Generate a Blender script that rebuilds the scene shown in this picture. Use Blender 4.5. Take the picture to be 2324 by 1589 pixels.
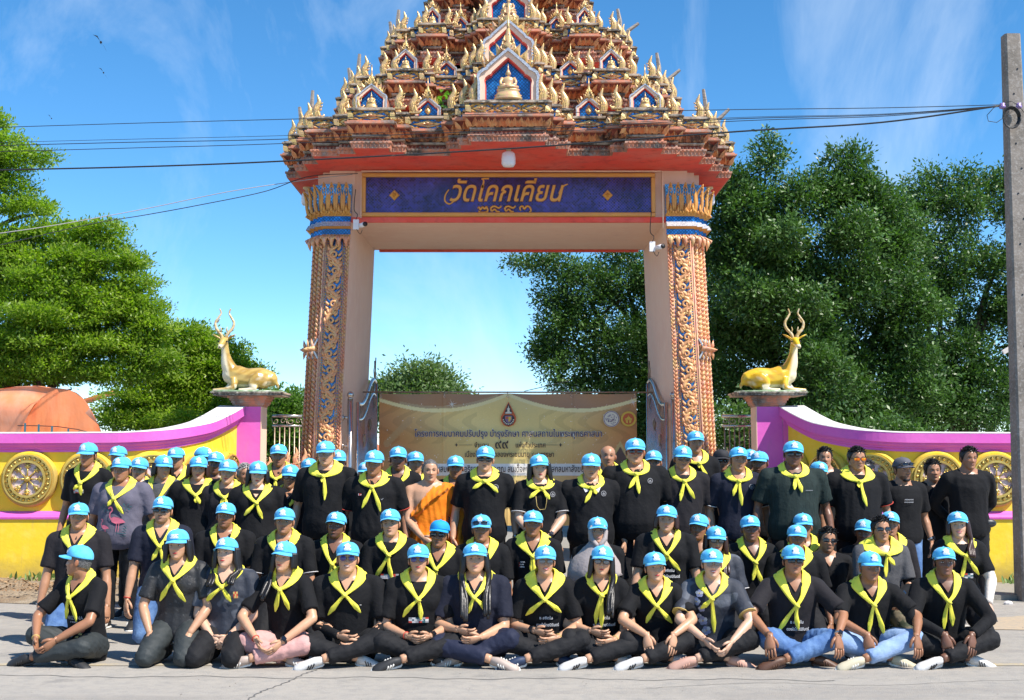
import bpy, bmesh, math, random
import numpy as np
from mathutils import Vector, Matrix, Euler
for _o in list(bpy.data.objects): bpy.data.objects.remove(_o)
R = math.radians
S = bpy.context.scene
COL = S.collection
# ---------------------------------------------------------------- camera, sky, sun, exposure
CAMZ, PITCH, FPX, CX, CY = 1.57, R(4.64), 2905.0, 1162.0, 794.5
cam_d = bpy.data.cameras.new('camera'); cam = bpy.data.objects.new('camera', cam_d); COL.objects.link(cam)
cam.location = (0, 0, CAMZ); cam.rotation_euler = (R(90) + PITCH, 0, 0)
cam_d.sensor_width = 36; cam_d.lens = 36 * FPX / 2324.0; cam_d.clip_end = 3000
S.camera = cam
SUN = Vector((0.50, -0.36, 0.79)).normalized()
sun_el = math.asin(SUN.z); sun_az = math.atan2(SUN.x, SUN.y)
W = bpy.data.worlds.new("World"); S.world = W; W.use_nodes = True
wn = W.node_tree.nodes; wl = W.node_tree.links; wn.clear()
wo = wn.new('ShaderNodeOutputWorld'); wb = wn.new('ShaderNodeBackground')
sky = wn.new('ShaderNodeTexSky'); sky.sky_type = 'NISHITA'; sky.sun_disc = False
sky.sun_elevation = sun_el; sky.sun_rotation = sun_az; sky.altitude = 1900; sky.air_density = 0.85; sky.dust_density = 0.0; sky.ozone_density = 3.2
hs = wn.new('ShaderNodeHueSaturation'); hs.inputs['Saturation'].default_value = 1.24; hs.inputs['Hue'].default_value = 0.493; hs.inputs['Value'].default_value = 1.0
tc = wn.new('ShaderNodeTexCoord')
mp = wn.new('ShaderNodeMapping'); mp.inputs['Scale'].default_value = (3.0, 1.2, 1.5); mp.inputs['Rotation'].default_value = (0.1, 0.55, 0.3)
nz = wn.new('ShaderNodeTexNoise'); nz.inputs['Scale'].default_value = 2.3; nz.inputs['Detail'].default_value = 7; nz.inputs['Roughness'].default_value = 0.62; nz.inputs['Distortion'].default_value = 0.6
cr = wn.new('ShaderNodeValToRGB'); cr.color_ramp.elements[0].position = 0.50; cr.color_ramp.elements[1].position = 0.80
cr.color_ramp.elements[1].color = (0.42, 0.42, 0.42, 1)
mx = wn.new('ShaderNodeMixRGB'); mx.inputs['Color2'].default_value = (4.4, 5.1, 5.8, 1)
wl.new(sky.outputs[0], hs.inputs['Color']); wl.new(tc.outputs['Generated'], mp.inputs['Vector']); wl.new(mp.outputs[0], nz.inputs['Vector'])
wl.new(nz.outputs['Fac'], cr.inputs['Fac']); wl.new(cr.outputs['Color'], mx.inputs['Fac']); wl.new(hs.outputs['Color'], mx.inputs['Color1'])
wl.new(mx.outputs[0], wb.inputs['Color']); wb.inputs['Strength'].default_value = 0.15; wl.new(wb.outputs[0], wo.inputs[0])
sd = bpy.data.lights.new('sun', 'SUN'); so = bpy.data.objects.new('sun', sd); COL.objects.link(so)
sd.energy = 4.9; sd.angle = R(0.5); sd.color = (1.0, 0.94, 0.85)
so.rotation_euler = SUN.to_track_quat('Z', 'Y').to_euler(); so.location = (8, -6, 14)
S.view_settings.view_transform = 'Standard'; S.view_settings.look = 'None'; S.view_settings.gamma = 1
S.view_settings.exposure = 0.60; S.view_settings.use_curve_mapping = False
S.cycles.max_bounces = 6; S.cycles.diffuse_bounces = 3; S.cycles.glossy_bounces = 2; S.cycles.transparent_max_bounces = 6
try: S.cycles.use_denoising = True
except Exception: pass

def P(px, py, d):
    """a point at distance d in front, seen in the given direction"""
    u = (px - CX) / FPX; v = (CY - py) / FPX
    t = d / (math.cos(PITCH) - v * math.sin(PITCH))
    return Vector((u * t, d, CAMZ + t * (math.sin(PITCH) + v * math.cos(PITCH))))
def Zof(py, d): return P(CX, py, d).z
def Xof(px, d): return P(px, CY, d).x * 1.0

# ---------------------------------------------------------------- materials
MATS = {}
def mat(name, col=(0.5, 0.5, 0.5), rough=0.6, metal=0.0, noise=None, bump=None, spec=0.5, attr=None, trans=0.0, coat=0.0, sheen=0.0, coord='Object', emis=None):
    """noise=(scale, colour2, lo, hi[, detail]); bump=(scale, strength, dist)"""
    if name in MATS: return MATS[name]
    m = bpy.data.materials.new(name); m.use_nodes = True; MATS[name] = m
    nt = m.node_tree; n = nt.nodes; l = nt.links
    b = n['Principled BSDF']
    b.inputs['Base Color'].default_value = (*col, 1); b.inputs['Roughness'].default_value = rough; b.inputs['Metallic'].default_value = metal
    b.inputs['Specular IOR Level'].default_value = spec
    if coat: b.inputs['Coat Weight'].default_value = coat; b.inputs['Coat Roughness'].default_value = 0.15
    if sheen: b.inputs['Sheen Weight'].default_value = sheen; b.inputs['Sheen Roughness'].default_value = 0.4
    t = n.new('ShaderNodeTexCoord'); src = None
    if attr:
        a = n.new('ShaderNodeAttribute'); a.attribute_name = attr; src = a.outputs['Color']
    if noise:
        ns = noise if isinstance(noise, list) else [noise]
        for q in ns:
            x = n.new('ShaderNodeTexNoise'); x.inputs['Scale'].default_value = q[0]; x.inputs['Detail'].default_value = q[4] if len(q) > 4 else 5; x.inputs['Roughness'].default_value = 0.65
            if len(q) > 5:
                mm = n.new('ShaderNodeMapping'); mm.inputs['Scale'].default_value = q[5]; l.new(t.outputs[coord], mm.inputs[0]); l.new(mm.outputs[0], x.inputs['Vector'])
            else: l.new(t.outputs[coord], x.inputs['Vector'])
            c = n.new('ShaderNodeMapRange'); c.inputs['From Min'].default_value = q[2]; c.inputs['From Max'].default_value = q[3]
            l.new(x.outputs['Fac'], c.inputs['Value'])
            mxx = n.new('ShaderNodeMixRGB'); l.new(c.outputs[0], mxx.inputs['Fac'])
            if src is None: mxx.inputs['Color1'].default_value = (*col, 1)
            else: l.new(src, mxx.inputs['Color1'])
            mxx.inputs['Color2'].default_value = (*q[1], 1); src = mxx.outputs[0]
    if src is not None: l.new(src, b.inputs['Base Color'])
    if bump:
        bs = bump if isinstance(bump, list) else [bump]; prev = None
        for q in bs:
            x = n.new('ShaderNodeTexNoise'); x.inputs['Scale'].default_value = q[0]; x.inputs['Detail'].default_value = 4
            if len(q) > 3:
                mm = n.new('ShaderNodeMapping'); mm.inputs['Scale'].default_value = q[3]; l.new(t.outputs[coord], mm.inputs[0]); l.new(mm.outputs[0], x.inputs['Vector'])
            else: l.new(t.outputs[coord], x.inputs['Vector'])
            u = n.new('ShaderNodeBump'); u.inputs['Strength'].default_value = q[1]; u.inputs['Distance'].default_value = q[2]
            l.new(x.outputs['Fac'], u.inputs['Height'])
            if prev is not None: l.new(prev, u.inputs['Normal'])
            prev = u.outputs[0]
        l.new(prev, b.inputs['Normal'])
    if emis: b.inputs['Emission Color'].default_value = (*emis[0], 1); b.inputs['Emission Strength'].default_value = emis[1]
    return m
def brickmix(m, c2, scale, w, h, mortar=0.03, rot=0.0, var=0.3, coord='Object', axis='XZ'):
    """turns a material's colour into little mosaic tiles"""
    nt = m.node_tree; n = nt.nodes; l = nt.links; b = n['Principled BSDF']
    t = n.new('ShaderNodeTexCoord'); se = n.new('ShaderNodeSeparateXYZ'); co = n.new('ShaderNodeCombineXYZ'); mp_ = n.new('ShaderNodeMapping')
    l.new(t.outputs[coord], se.inputs[0]); l.new(se.outputs[axis[0]], co.inputs['X']); l.new(se.outputs[axis[1]], co.inputs['Y'])
    l.new(co.outputs[0], mp_.inputs[0]); mp_.inputs['Rotation'].default_value = (0, 0, rot)
    k = n.new('ShaderNodeTexBrick'); k.offset = 0.0; k.inputs['Scale'].default_value = scale; k.inputs['Brick Width'].default_value = w; k.inputs['Row Height'].default_value = h; k.inputs['Mortar Size'].default_value = mortar
    c = b.inputs['Base Color'].default_value
    k.inputs['Color1'].default_value = tuple(x * (1 - var) for x in c[:3]) + (1,); k.inputs['Color2'].default_value = tuple(min(1, x * (1 + var)) for x in c[:3]) + (1,)
    k.inputs['Mortar'].default_value = (*c2, 1)
    l.new(mp_.outputs[0], k.inputs['Vector'])
    nn = n.new('ShaderNodeTexNoise'); nn.inputs['Scale'].default_value = 3.5; nn.inputs['Detail'].default_value = 3; l.new(t.outputs[coord], nn.inputs['Vector'])
    mr = n.new('ShaderNodeMapRange'); mr.inputs['From Min'].default_value = 0.35; mr.inputs['From Max'].default_value = 0.7; mr.inputs['To Min'].default_value = 0.6; mr.inputs['To Max'].default_value = 1.4; l.new(nn.outputs['Fac'], mr.inputs['Value'])
    vm = n.new('ShaderNodeVectorMath'); vm.operation = 'SCALE'; l.new(k.outputs['Color'], vm.inputs[0]); l.new(mr.outputs[0], vm.inputs['Scale'])
    l.new(vm.outputs[0], b.inputs['Base Color'])
    return m

m_asphalt = mat('bleached_asphalt', (0.39, 0.35, 0.30), 0.9, noise=[(0.5, (0.31, 0.285, 0.25), 0.35, 0.75), (1.7, (0.24, 0.22, 0.195), 0.60, 0.72, 4), (0.9, (0.30, 0.27, 0.235), 0.5, 0.62, 6, (.3, 1.8, 1)), (9, (0.22, 0.215, 0.205), 0.45, 0.9), (170, (0.50, 0.485, 0.46), 0.52, 0.75, 2), (240, (0.17, 0.165, 0.16), 0.56, 0.8, 2)], bump=[(120, 0.5, 0.012), (14, 0.2, 0.02)], spec=0.25)
m_yard = mat('yard_concrete', (0.34, 0.32, 0.285), 0.9, noise=[(0.3, (0.26, 0.24, 0.2), 0.35, 0.7), (30, (0.24, 0.22, 0.19), 0.45, 0.8)], bump=(40, 0.3, 0.02), spec=0.2)
m_soil = mat('dry_soil', (0.30, 0.22, 0.145), 1.0, noise=[(3, (0.40, 0.33, 0.24), 0.4, 0.65), (40, (0.16, 0.11, 0.07), 0.5, 0.75)], bump=(60, 0.8, 0.03), spec=0.1)
m_crack = mat('asphalt_crack', (0.16, 0.155, 0.15), 0.95, spec=0.1)
m_yline = mat('worn_yellow_line', (0.52, 0.41, 0.20), 0.9, noise=[(3, (0.38, 0.34, 0.28), 0.40, 0.56, 8), (40, (0.36, 0.32, 0.27), 0.42, 0.58)], spec=0.2)
m_yellow = mat('yellow_wall_paint', (0.90, 0.62, 0.035), 0.62, noise=[(4, (0.62, 0.44, 0.10), 0.58, 0.82, 6, (3, 3, .4)), (1.2, (0.85, 0.58, 0.04), 0.4, 0.7), (7, (0.92, 0.68, 0.12), 0.5, 0.85)], bump=(22, 0.25, 0.01), spec=0.3)
def dirt_base(m, col, z0, z1):
    nt = m.node_tree; n = nt.nodes; l = nt.links; b = n['Principled BSDF']; src = b.inputs['Base Color'].links[0].from_socket
    t = n.new('ShaderNodeTexCoord'); se = n.new('ShaderNodeSeparateXYZ'); l.new(t.outputs['Object'], se.inputs[0])
    mr = n.new('ShaderNodeMapRange'); mr.inputs['From Min'].default_value = z1; mr.inputs['From Max'].default_value = z0; l.new(se.outputs['Z'], mr.inputs['Value'])
    x = n.new('ShaderNodeTexNoise'); x.inputs['Scale'].default_value = 5; x.inputs['Detail'].default_value = 8; x.inputs['Roughness'].default_value = .7; l.new(t.outputs['Object'], x.inputs['Vector'])
    ad = n.new('ShaderNodeMath'); ad.operation = 'ADD'; l.new(mr.outputs[0], ad.inputs[0]); l.new(x.outputs['Fac'], ad.inputs[1])
    m2 = n.new('ShaderNodeMapRange'); m2.inputs['From Min'].default_value = .85; m2.inputs['From Max'].default_value = 1.5; m2.inputs['To Max'].default_value = .75; l.new(ad.outputs[0], m2.inputs['Value'])
    mxx = n.new('ShaderNodeMixRGB'); l.new(m2.outputs[0], mxx.inputs['Fac']); l.new(src, mxx.inputs['Color1']); mxx.inputs['Color2'].default_value = (*col, 1); l.new(mxx.outputs[0], b.inputs['Base Color'])
dirt_base(m_yellow, (.34, .24, .10), .05, .55)
m_pink = mat('magenta_wall_paint', (0.72, 0.115, 0.50), 0.55, noise=[(5, (0.50, 0.16, 0.36), 0.60, 0.80, 6, (2.5, 2.5, .5)), (1.5, (0.76, 0.18, 0.55), 0.4, 0.75), (6, (0.62, 0.10, 0.47), 0.55, 0.8)], bump=(18, 0.2, 0.01), spec=0.35)
m_white = mat('chalky_white', (0.72, 0.68, 0.66), 0.8, noise=(5, (0.45, 0.42, 0.40), 0.5, 0.75), bump=(20, 0.3, 0.01))
m_gold = mat('gold_paint', (0.62, 0.44, 0.12), 0.30, 0.55, noise=(14, (0.45, 0.29, 0.07), 0.45, 0.75), bump=(60, 0.2, 0.004))
m_goldfl = mat('weathered_gold', (0.72, 0.50, 0.18), 0.32, 0.35, noise=[(7, (0.62, 0.36, 0.22), 0.42, 0.65), (22, (0.12, 0.06, 0.03), 0.54, 0.66)], bump=(40, 0.35, 0.006))
m_coppery = mat('coppery_relief', (0.72, 0.29, 0.15), 0.42, 0.1, noise=[(5, (0.74, 0.47, 0.20), 0.42, 0.62), (12, (0.70, 0.38, 0.31), 0.48, 0.7)], bump=(50, 0.3, 0.006))
m_lotus = mat('orange_lotus_relief', (0.62, 0.18, 0.06), 0.5, 0.05, noise=[(6, (0.72, 0.36, 0.14), 0.42, 0.62), (2.6, (0.08, 0.04, 0.03), 0.52, 0.64), (15, (0.30, 0.10, 0.05), 0.55, 0.72)], bump=(40, 0.35, 0.008))
m_stain = mat('stained_cornice', (0.62, 0.24, 0.14), 0.65, noise=[(3, (0.07, 0.05, 0.04), 0.47, 0.62), (12, (0.44, 0.33, 0.27), 0.45, 0.7)], bump=(35, 0.4, 0.01))
m_slab = mat('weathered_slab', (0.46, 0.36, 0.27), 0.7, noise=[(4, (0.07, 0.06, 0.05), 0.42, 0.58), (20, (0.66, 0.58, 0.48), 0.5, 0.8)], bump=(30, 0.5, 0.01))
m_red = mat('red_soffit', (0.84, 0.085, 0.05), 0.6, noise=[(1.6, (0.74, 0.16, 0.12), 0.45, 0.72), (6, (0.50, 0.05, 0.035), 0.5, 0.8)], bump=(10, 0.2, 0.01))
m_peach = mat('peach_render', (0.86, 0.59, 0.44), 0.75, noise=[(0.8, (0.80, 0.53, 0.40), 0.4, 0.7), (3, (0.62, 0.42, 0.33), 0.60, 0.85, 7, (2, 2, .4)), (5, (0.87, 0.64, 0.50), 0.5, 0.8)], bump=(24, 0.2, 0.006), spec=0.25)
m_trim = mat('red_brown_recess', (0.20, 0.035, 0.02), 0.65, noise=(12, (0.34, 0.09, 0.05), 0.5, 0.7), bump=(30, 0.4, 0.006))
m_blue = brickmix(mat('blue_mirror_mosaic', (0.03, 0.24, 0.62), 0.18, 0.25), (0.02, 0.05, 0.12), 1.0, 0.032, 0.032, 0.003, R(45), 0.35)
m_bluex = brickmix(mat('blue_mirror_mosaic_side', (0.035, 0.21, 0.50), 0.18, 0.25), (0.02, 0.05, 0.12), 1.0, 0.032, 0.032, 0.003, R(45), 0.35, axis='YZ')
m_indigo = brickmix(mat('indigo_mirror_mosaic', (0.016, 0.020, 0.20), 0.25, 0.2), (0.13, 0.08, 0.13), 1.0, 0.030, 0.030, 0.0028, R(45), 0.6)
m_silver = mat('silver_mirror_pieces', (0.62, 0.60, 0.60), 0.3, 0.4, noise=(60, (0.35, 0.35, 0.38), 0.45, 0.6))
m_frame = mat('ochre_frame', (0.68, 0.33, 0.07), 0.45, 0.1, noise=(6, (0.62, 0.27, 0.08), 0.4, 0.7))
m_steel = mat('stainless_steel', (0.56, 0.50, 0.45), 0.24, 0.9, noise=(9, (0.40, 0.28, 0.20), 0.52, 0.75))
m_rust = mat('grimy_steel', (0.42, 0.33, 0.26), 0.4, 0.6, noise=(14, (0.28, 0.17, 0.10), 0.45, 0.7))
m_wood = mat('weathered_grey_wood', (0.34, 0.29, 0.25), 0.85, noise=(10, (0.15, 0.12, 0.10), 0.45, 0.7, 5, (1, 1, 6)), bump=(20, 0.4, 0.01))
m_concrete = mat('pole_concrete', (0.27, 0.235, 0.205), 0.9, noise=[(3, (0.17, 0.15, 0.13), 0.4, 0.7), (30, (0.44, 0.41, 0.38), 0.5, 0.8)], bump=(50, 0.5, 0.006), spec=0.2)
m_wire = mat('black_cable', (0.02, 0.02, 0.022), 0.5)
m_wire2 = mat('grey_cable', (0.35, 0.33, 0.33), 0.5)
m_bark = mat('brown_bark', (0.10, 0.065, 0.045), 0.9, bump=(14, 0.6, 0.03))
m_tarp = mat('orange_tarpaulin', (0.93, 0.27, 0.09), 0.5, noise=[(1.4, (0.90, 0.32, 0.15), 0.4, 0.7), (1.0, (0.76, 0.13, 0.04), 0.5, 0.75, 6, (3, 3, .5))], bump=[(2.2, 0.5, 0.06, (1, 1, .4)), (30, 0.15, 0.01)], spec=0.4)
m_tarp2 = mat('sheen_pale_tarpaulin', (0.93, 0.42, 0.26), 0.5, noise=(1.5, (0.92, 0.30, 0.13), 0.4, 0.65), bump=[(2.2, 0.5, 0.06, (1, 1, .4))], spec=0.4)  # paler tarpaulin copy for the upper cover: grazing sheen put into its colour
m_ceram = mat('white_plastic', (0.78, 0.76, 0.78), 0.35)
m_black = mat('black_plastic', (0.015, 0.015, 0.017), 0.35)

# ---------------------------------------------------------------- mesh helpers
class MB:
    def __init__(s): s.v = []; s.f = []; s.m = []; s.mi = 0; s.sm = []; s.smooth = False
    def add(s, vs, fs):
        b = len(s.v); s.v.extend([tuple(q) for q in vs])
        for f in fs: s.f.append(tuple(i + b for i in f)); s.m.append(s.mi); s.sm.append(s.smooth)
        return s
    def box(s, c, d, rot=None):
        x, y, z = d[0] / 2, d[1] / 2, d[2] / 2
        vs = [Vector((a, b_, c_)) for a in (-x, x) for b_ in (-y, y) for c_ in (-z, z)]
        if rot is not None: vs = [rot @ v for v in vs]
        vs = [v + Vector(c) for v in vs]
        return s.add(vs, [(0, 1, 3, 2), (4, 6, 7, 5), (0, 4, 5, 1), (2, 3, 7, 6), (0, 2, 6, 4), (1, 5, 7, 3)])
    def bb(s, a, b): return s.box([(a[i] + b[i]) / 2 for i in range(3)], [abs(b[i] - a[i]) for i in range(3)])
    def tube(s, pts, rad, n=8, cap=True, ref=None):
        """rad: scalar, list, or list of (a,b) radii"""
        pts = [Vector(p) for p in pts]; k = len(pts)
        if not isinstance(rad, (list, tuple)): rad = [rad] * k
        vs = []; fs = []; prev = None
        for i, p in enumerate(pts):
            t = (pts[min(i + 1, k - 1)] - pts[max(i - 1, 0)])
            t = t.normalized() if t.length > 1e-9 else Vector((0, 0, 1))
            if prev is None:
                u = Vector(ref) if ref is not None else (Vector((0, 0, 1)) if abs(t.z) < 0.9 else Vector((1, 0, 0)))
            else: u = prev
            u = (u - t * u.dot(t))
            u = u.normalized() if u.length > 1e-6 else t.orthogonal().normalized()
            prev = u; w = t.cross(u)
            r = rad[i]; ra, rb = (r if isinstance(r, (tuple, list)) else (r, r))
            for j in range(n):
                a = 2 * math.pi * j / n
                vs.append(p + u * (ra * math.cos(a)) + w * (rb * math.sin(a)))
        for i in range(k - 1):
            for j in range(n):
                a = i * n + j; b = i * n + (j + 1) % n
                fs.append((a, b, b + n, a + n))
        if cap:
            fs.append(tuple(range(n))[::-1]); fs.append(tuple((k - 1) * n + j for j in range(n)))
        return s.add(vs, fs)
    def lathe(s, prof, c=(0, 0, 0), n=16, ax=None, sx=1, sy=1):
        vs = []; fs = []; k = len(prof); c = Vector(c)
        for (r, z) in prof:
            for j in range(n):
                a = 2 * math.pi * j / n; v = Vector((r * math.cos(a) * sx, r * math.sin(a) * sy, z))
                vs.append((ax @ v if ax is not None else v) + c)
        for i in range(k - 1):
            for j in range(n):
                a = i * n + j; b = i * n + (j + 1) % n
                fs.append((a, b, b + n, a + n))
        fs.append(tuple(range(n))[::-1]); fs.append(tuple((k - 1) * n + j for j in range(n)))
        return s.add(vs, fs)
    def ball(s, c, r, n=10, m=7, rot=None):
        if not isinstance(r, (tuple, list)): r = (r, r, r)
        pr = [(max(0.02, math.sin(math.pi * i / m)), -math.cos(math.pi * i / m)) for i in range(m + 1)]
        vs = []; fs = []
        for (q, z) in pr:
            for j in range(n):
                a = 2 * math.pi * j / n; v = Vector((q * math.cos(a) * r[0], q * math.sin(a) * r[1], z * r[2]))
                vs.append((rot @ v if rot is not None else v) + Vector(c))
        for i in range(m):
            for j in range(n):
                a = i * n + j; b = i * n + (j + 1) % n; fs.append((a, b, b + n, a + n))
        fs.append(tuple(range(n))[::-1]); fs.append(tuple(m * n + j for j in range(n)))
        return s.add(vs, fs)
    def prism(s, poly, y0, y1, bev=0.0, plane='XZ', cc=None):
        """poly in x,z; front at y0 (towards the camera) and back at y1; bevelled front"""
        n = len(poly)
        cx = sum(p[0] for p in poly) / n if cc is None else cc[0]; cz = sum(p[1] for p in poly) / n if cc is None else cc[1]
        fr = [(x + (cx - x) * bev, y0, z + (cz - z) * bev) for x, z in poly] if bev else [(x, y0, z) for x, z in poly]
        vs = fr[:]; fs = [tuple(range(n))]
        if bev:
            ym = y0 + (y1 - y0) * 0.35
            vs += [(x, ym, z) for x, z in poly]; fs += [((i + 1) % n, i, i + n, (i + 1) % n + n) for i in range(n)]
            vs += [(x, y1, z) for x, z in poly]; fs += [((i + 1) % n + n, i + n, i + 2 * n, (i + 1) % n + 2 * n) for i in range(n)]
            fs.append(tuple(range(2 * n, 3 * n))[::-1])
        else:
            vs += [(x, y1, z) for x, z in poly]; fs += [((i + 1) % n, i, i + n, (i + 1) % n + n) for i in range(n)]
            fs.append(tuple(range(n, 2 * n))[::-1])
        return s.add(vs, fs)
    def ridge(s, poly, y0, y1, spine):
        """outline at y1 raised to a spine point (x,z) at y0: a carved leaf"""
        n = len(poly); vs = [(x, y1, z) for x, z in poly] + [(spine[0], y0, spine[1])]
        return s.add(vs, [((i + 1) % n, i, n) for i in range(n)])
    def build(s, name, mats, parent=None, loc=None, rot=None):
        me = bpy.data.meshes.new(name); me.from_pydata(s.v, [], s.f)
        if not isinstance(mats, (list, tuple)): mats = [mats]
        for m_ in mats: me.materials.append(m_)
        if len(mats) > 1: me.polygons.foreach_set('material_index', s.m)
        me.polygons.foreach_set('use_smooth', s.sm); me.update()
        return link(name, me, parent, loc, rot)
def link(name, data, parent=None, loc=None, rot=None):
    o = bpy.data.objects.new(name, data); COL.objects.link(o)
    if loc is not None: o.location = loc
    if rot is not None: o.rotation_euler = rot
    if parent is not None: o.parent = parent
    return o
def autosmooth(o, ang=40):
    me = o.data; bm = bmesh.new(); bm.from_mesh(me)
    for f in bm.faces: f.smooth = True
    for e in bm.edges:
        if len(e.link_faces) != 2 or e.calc_face_angle(0) > R(ang): e.smooth = False
    bm.to_mesh(me); bm.free(); return o
def thing(name, label, cat, loc=(0, 0, 0), rotz=0, group=None):
    o = bpy.data.objects.new(name, None); COL.objects.link(o); o.location = loc; o.rotation_euler = (0, 0, rotz); o.empty_display_size = 0.1
    return tag(o, label, cat, group)
def tag(o, label=None, cat=None, group=None, kind=None):
    if label: o['label'] = label
    if cat: o['category'] = cat
    if group: o['group'] = group
    if kind: o['kind'] = kind
    return o
def dup(root, loc=None, rotz=None, label=None, parent=None):
    c = root.copy(); COL.objects.link(c); c.parent = parent
    if loc is not None: c.location = loc
    if rotz is not None: c.rotation_euler = (0, 0, rotz)
    if label: c['label'] = label
    for ch in root.children: dup(ch, parent=c)
    return c
def cr_spline(pts, per=4):
    pts = [Vector(p) for p in pts]; out = []
    for i in range(len(pts) - 1):
        p0 = pts[max(i - 1, 0)]; p1 = pts[i]; p2 = pts[i + 1]; p3 = pts[min(i + 2, len(pts) - 1)]
        for j in range(per):
            t = j / per
            out.append(0.5 * ((2 * p1) + (p2 - p0) * t + (2 * p0 - 5 * p1 + 4 * p2 - p3) * t * t + (3 * p1 - p0 - 3 * p2 + p3) * t ** 3))
    out.append(pts[-1]); return out
def lerp_list(xs, ys, x): return float(np.interp(x, xs, ys))
rnd = random.Random(7)
# ================================================================ THE SETTING
def sheet(name, x0, x1, y0, y1, z, m, nx=1, ny=1):
    b = MB(); vs = [(x0 + (x1 - x0) * i / nx, y0 + (y1 - y0) * j / ny, z) for j in range(ny + 1) for i in range(nx + 1)]
    b.add(vs, [(j * (nx + 1) + i, j * (nx + 1) + i + 1, (j + 1) * (nx + 1) + i + 1, (j + 1) * (nx + 1) + i) for j in range(ny) for i in range(nx)])
    return tag(b.build(name, m), kind='structure')
sheet('ground', -400, 400, -60, 900, -0.03, m_soil)
sheet('road', -60, 60, -8, 13.7, 0.0, m_asphalt)
sheet('temple_yard', -40, 40, 13.7, 60, -0.004, m_yard)
def strip_on_ground(name, pts, w, z, m):
    b = MB(); vs = []
    for i, p in enumerate(pts):
        a = Vector(pts[max(i - 1, 0)]); c = Vector(pts[min(i + 1, len(pts) - 1)]); t = (c - a).normalized(); nrm = Vector((-t.y, t.x))
        ww = w[i] if isinstance(w, list) else w
        vs += [(p[0] + nrm.x * ww / 2, p[1] + nrm.y * ww / 2, z), (p[0] - nrm.x * ww / 2, p[1] - nrm.y * ww / 2, z)]
    b.add(vs, [(2 * i, 2 * i + 1, 2 * i + 3, 2 * i + 2) for i in range(len(pts) - 1)])
    return tag(b.build(name, m), kind='structure')
strip_on_ground('yellow_road_line', [(-14 + i, 9.72 + 0.01 * math.sin(i)) for i in range(29)], 0.10, 0.004, m_yline)
strip_on_ground('road_crack', [(x, 9.12 + 0.03 * math.sin(x * 5) + 0.02 * math.sin(x * 17 + 1) - 0.03 * x, ) for x in np.arange(-5.5, 2.3, 0.06)], 0.012, 0.003, m_crack)
pc = [P(752, 1478, 9.9), P(735, 1492, 9.6), P(715, 1503, 9.4), P(690, 1512, 9.3), P(668, 1520, 9.2), P(640, 1540, 8.9), P(615, 1562, 8.6), P(590, 1589, 8.2)]
def on_ground(px, py):
    a = P(px, py, 10.0); t = CAMZ / (CAMZ - a.z); return (a.x * t, 10.0 * t)
cp = [Vector((*on_ground(a, b), 0)) for a, b in ((760, 1508), (735, 1513), (715, 1522), (690, 1530), (660, 1545), (622, 1560), (590, 1572), (560, 1592), (545, 1620))]
strip_on_ground('road_crack', [(p.x + 0.012 * math.sin(i * 2.3), p.y) for i, p in enumerate(cr_spline(cp, 6))], 0.011, 0.0035, m_crack)
strip_on_ground('road_crack', [(p.x + 0.01 * math.sin(i * 1.9), p.y + 0.01 * math.cos(i * 2.9)) for i, p in enumerate(cr_spline([(0.9, 8.75, 0), (1.7, 8.95, 0), (2.5, 8.86, 0), (3.4, 9.05, 0), (4.6, 9.0, 0)], 9))], 0.006, 0.0028, m_crack)
# verge of dry soil in front of the left wall, narrow concrete ledge in front of the right one
def verge(name, x0, x1, y0, y1, z1, m, amp):
    nx, ny = int((x1 - x0) * 10), 14; b = MB(); b.smooth = True; vs = []
    for j in range(ny + 1):
        for i in range(nx + 1):
            x = x0 + (x1 - x0) * i / nx; y = y0 + (y1 - y0) * j / ny; t = j / ny
            vs.append((x, y + (0.05 * math.sin(x * 3.1) + 0.03 * math.sin(x * 7.7)) * (1 - t) + ((0.10 * math.sin(x * 2.3 + 1) + 0.05 * math.sin(x * 9.1)) * t if amp < .01 else 0), 0.005 + z1 * min(1, t * 1.5) + amp * t * (math.sin(x * 9 + y * 7) + math.sin(x * 4.3 - y * 11)) * 0.5))
    b.add(vs, [(j * (nx + 1) + i, j * (nx + 1) + i + 1, (j + 1) * (nx + 1) + i + 1, (j + 1) * (nx + 1) + i) for j in range(ny) for i in range(nx)])
    return tag(b.build(name, m), kind='structure')
verge('soil_verge', -12, -3.7, 13.62, 15.7, 0.10, m_soil, 0.02)
ledge = MB(); ledge.bb((4.1, 13.98, -0.02), (12, 15.35, 0.05)); tag(ledge.build('concrete_ledge', m_yard), kind='structure')
verge('sand_patch', 4.3, 9, 11.55, 12.5, 0.012, mat('pale_sand', (0.46, 0.36, 0.25), 1.0, noise=(20, (0.36, 0.31, 0.25), 0.4, 0.7), bump=(60, 0.5, 0.01), spec=0.1), 0.004)
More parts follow.
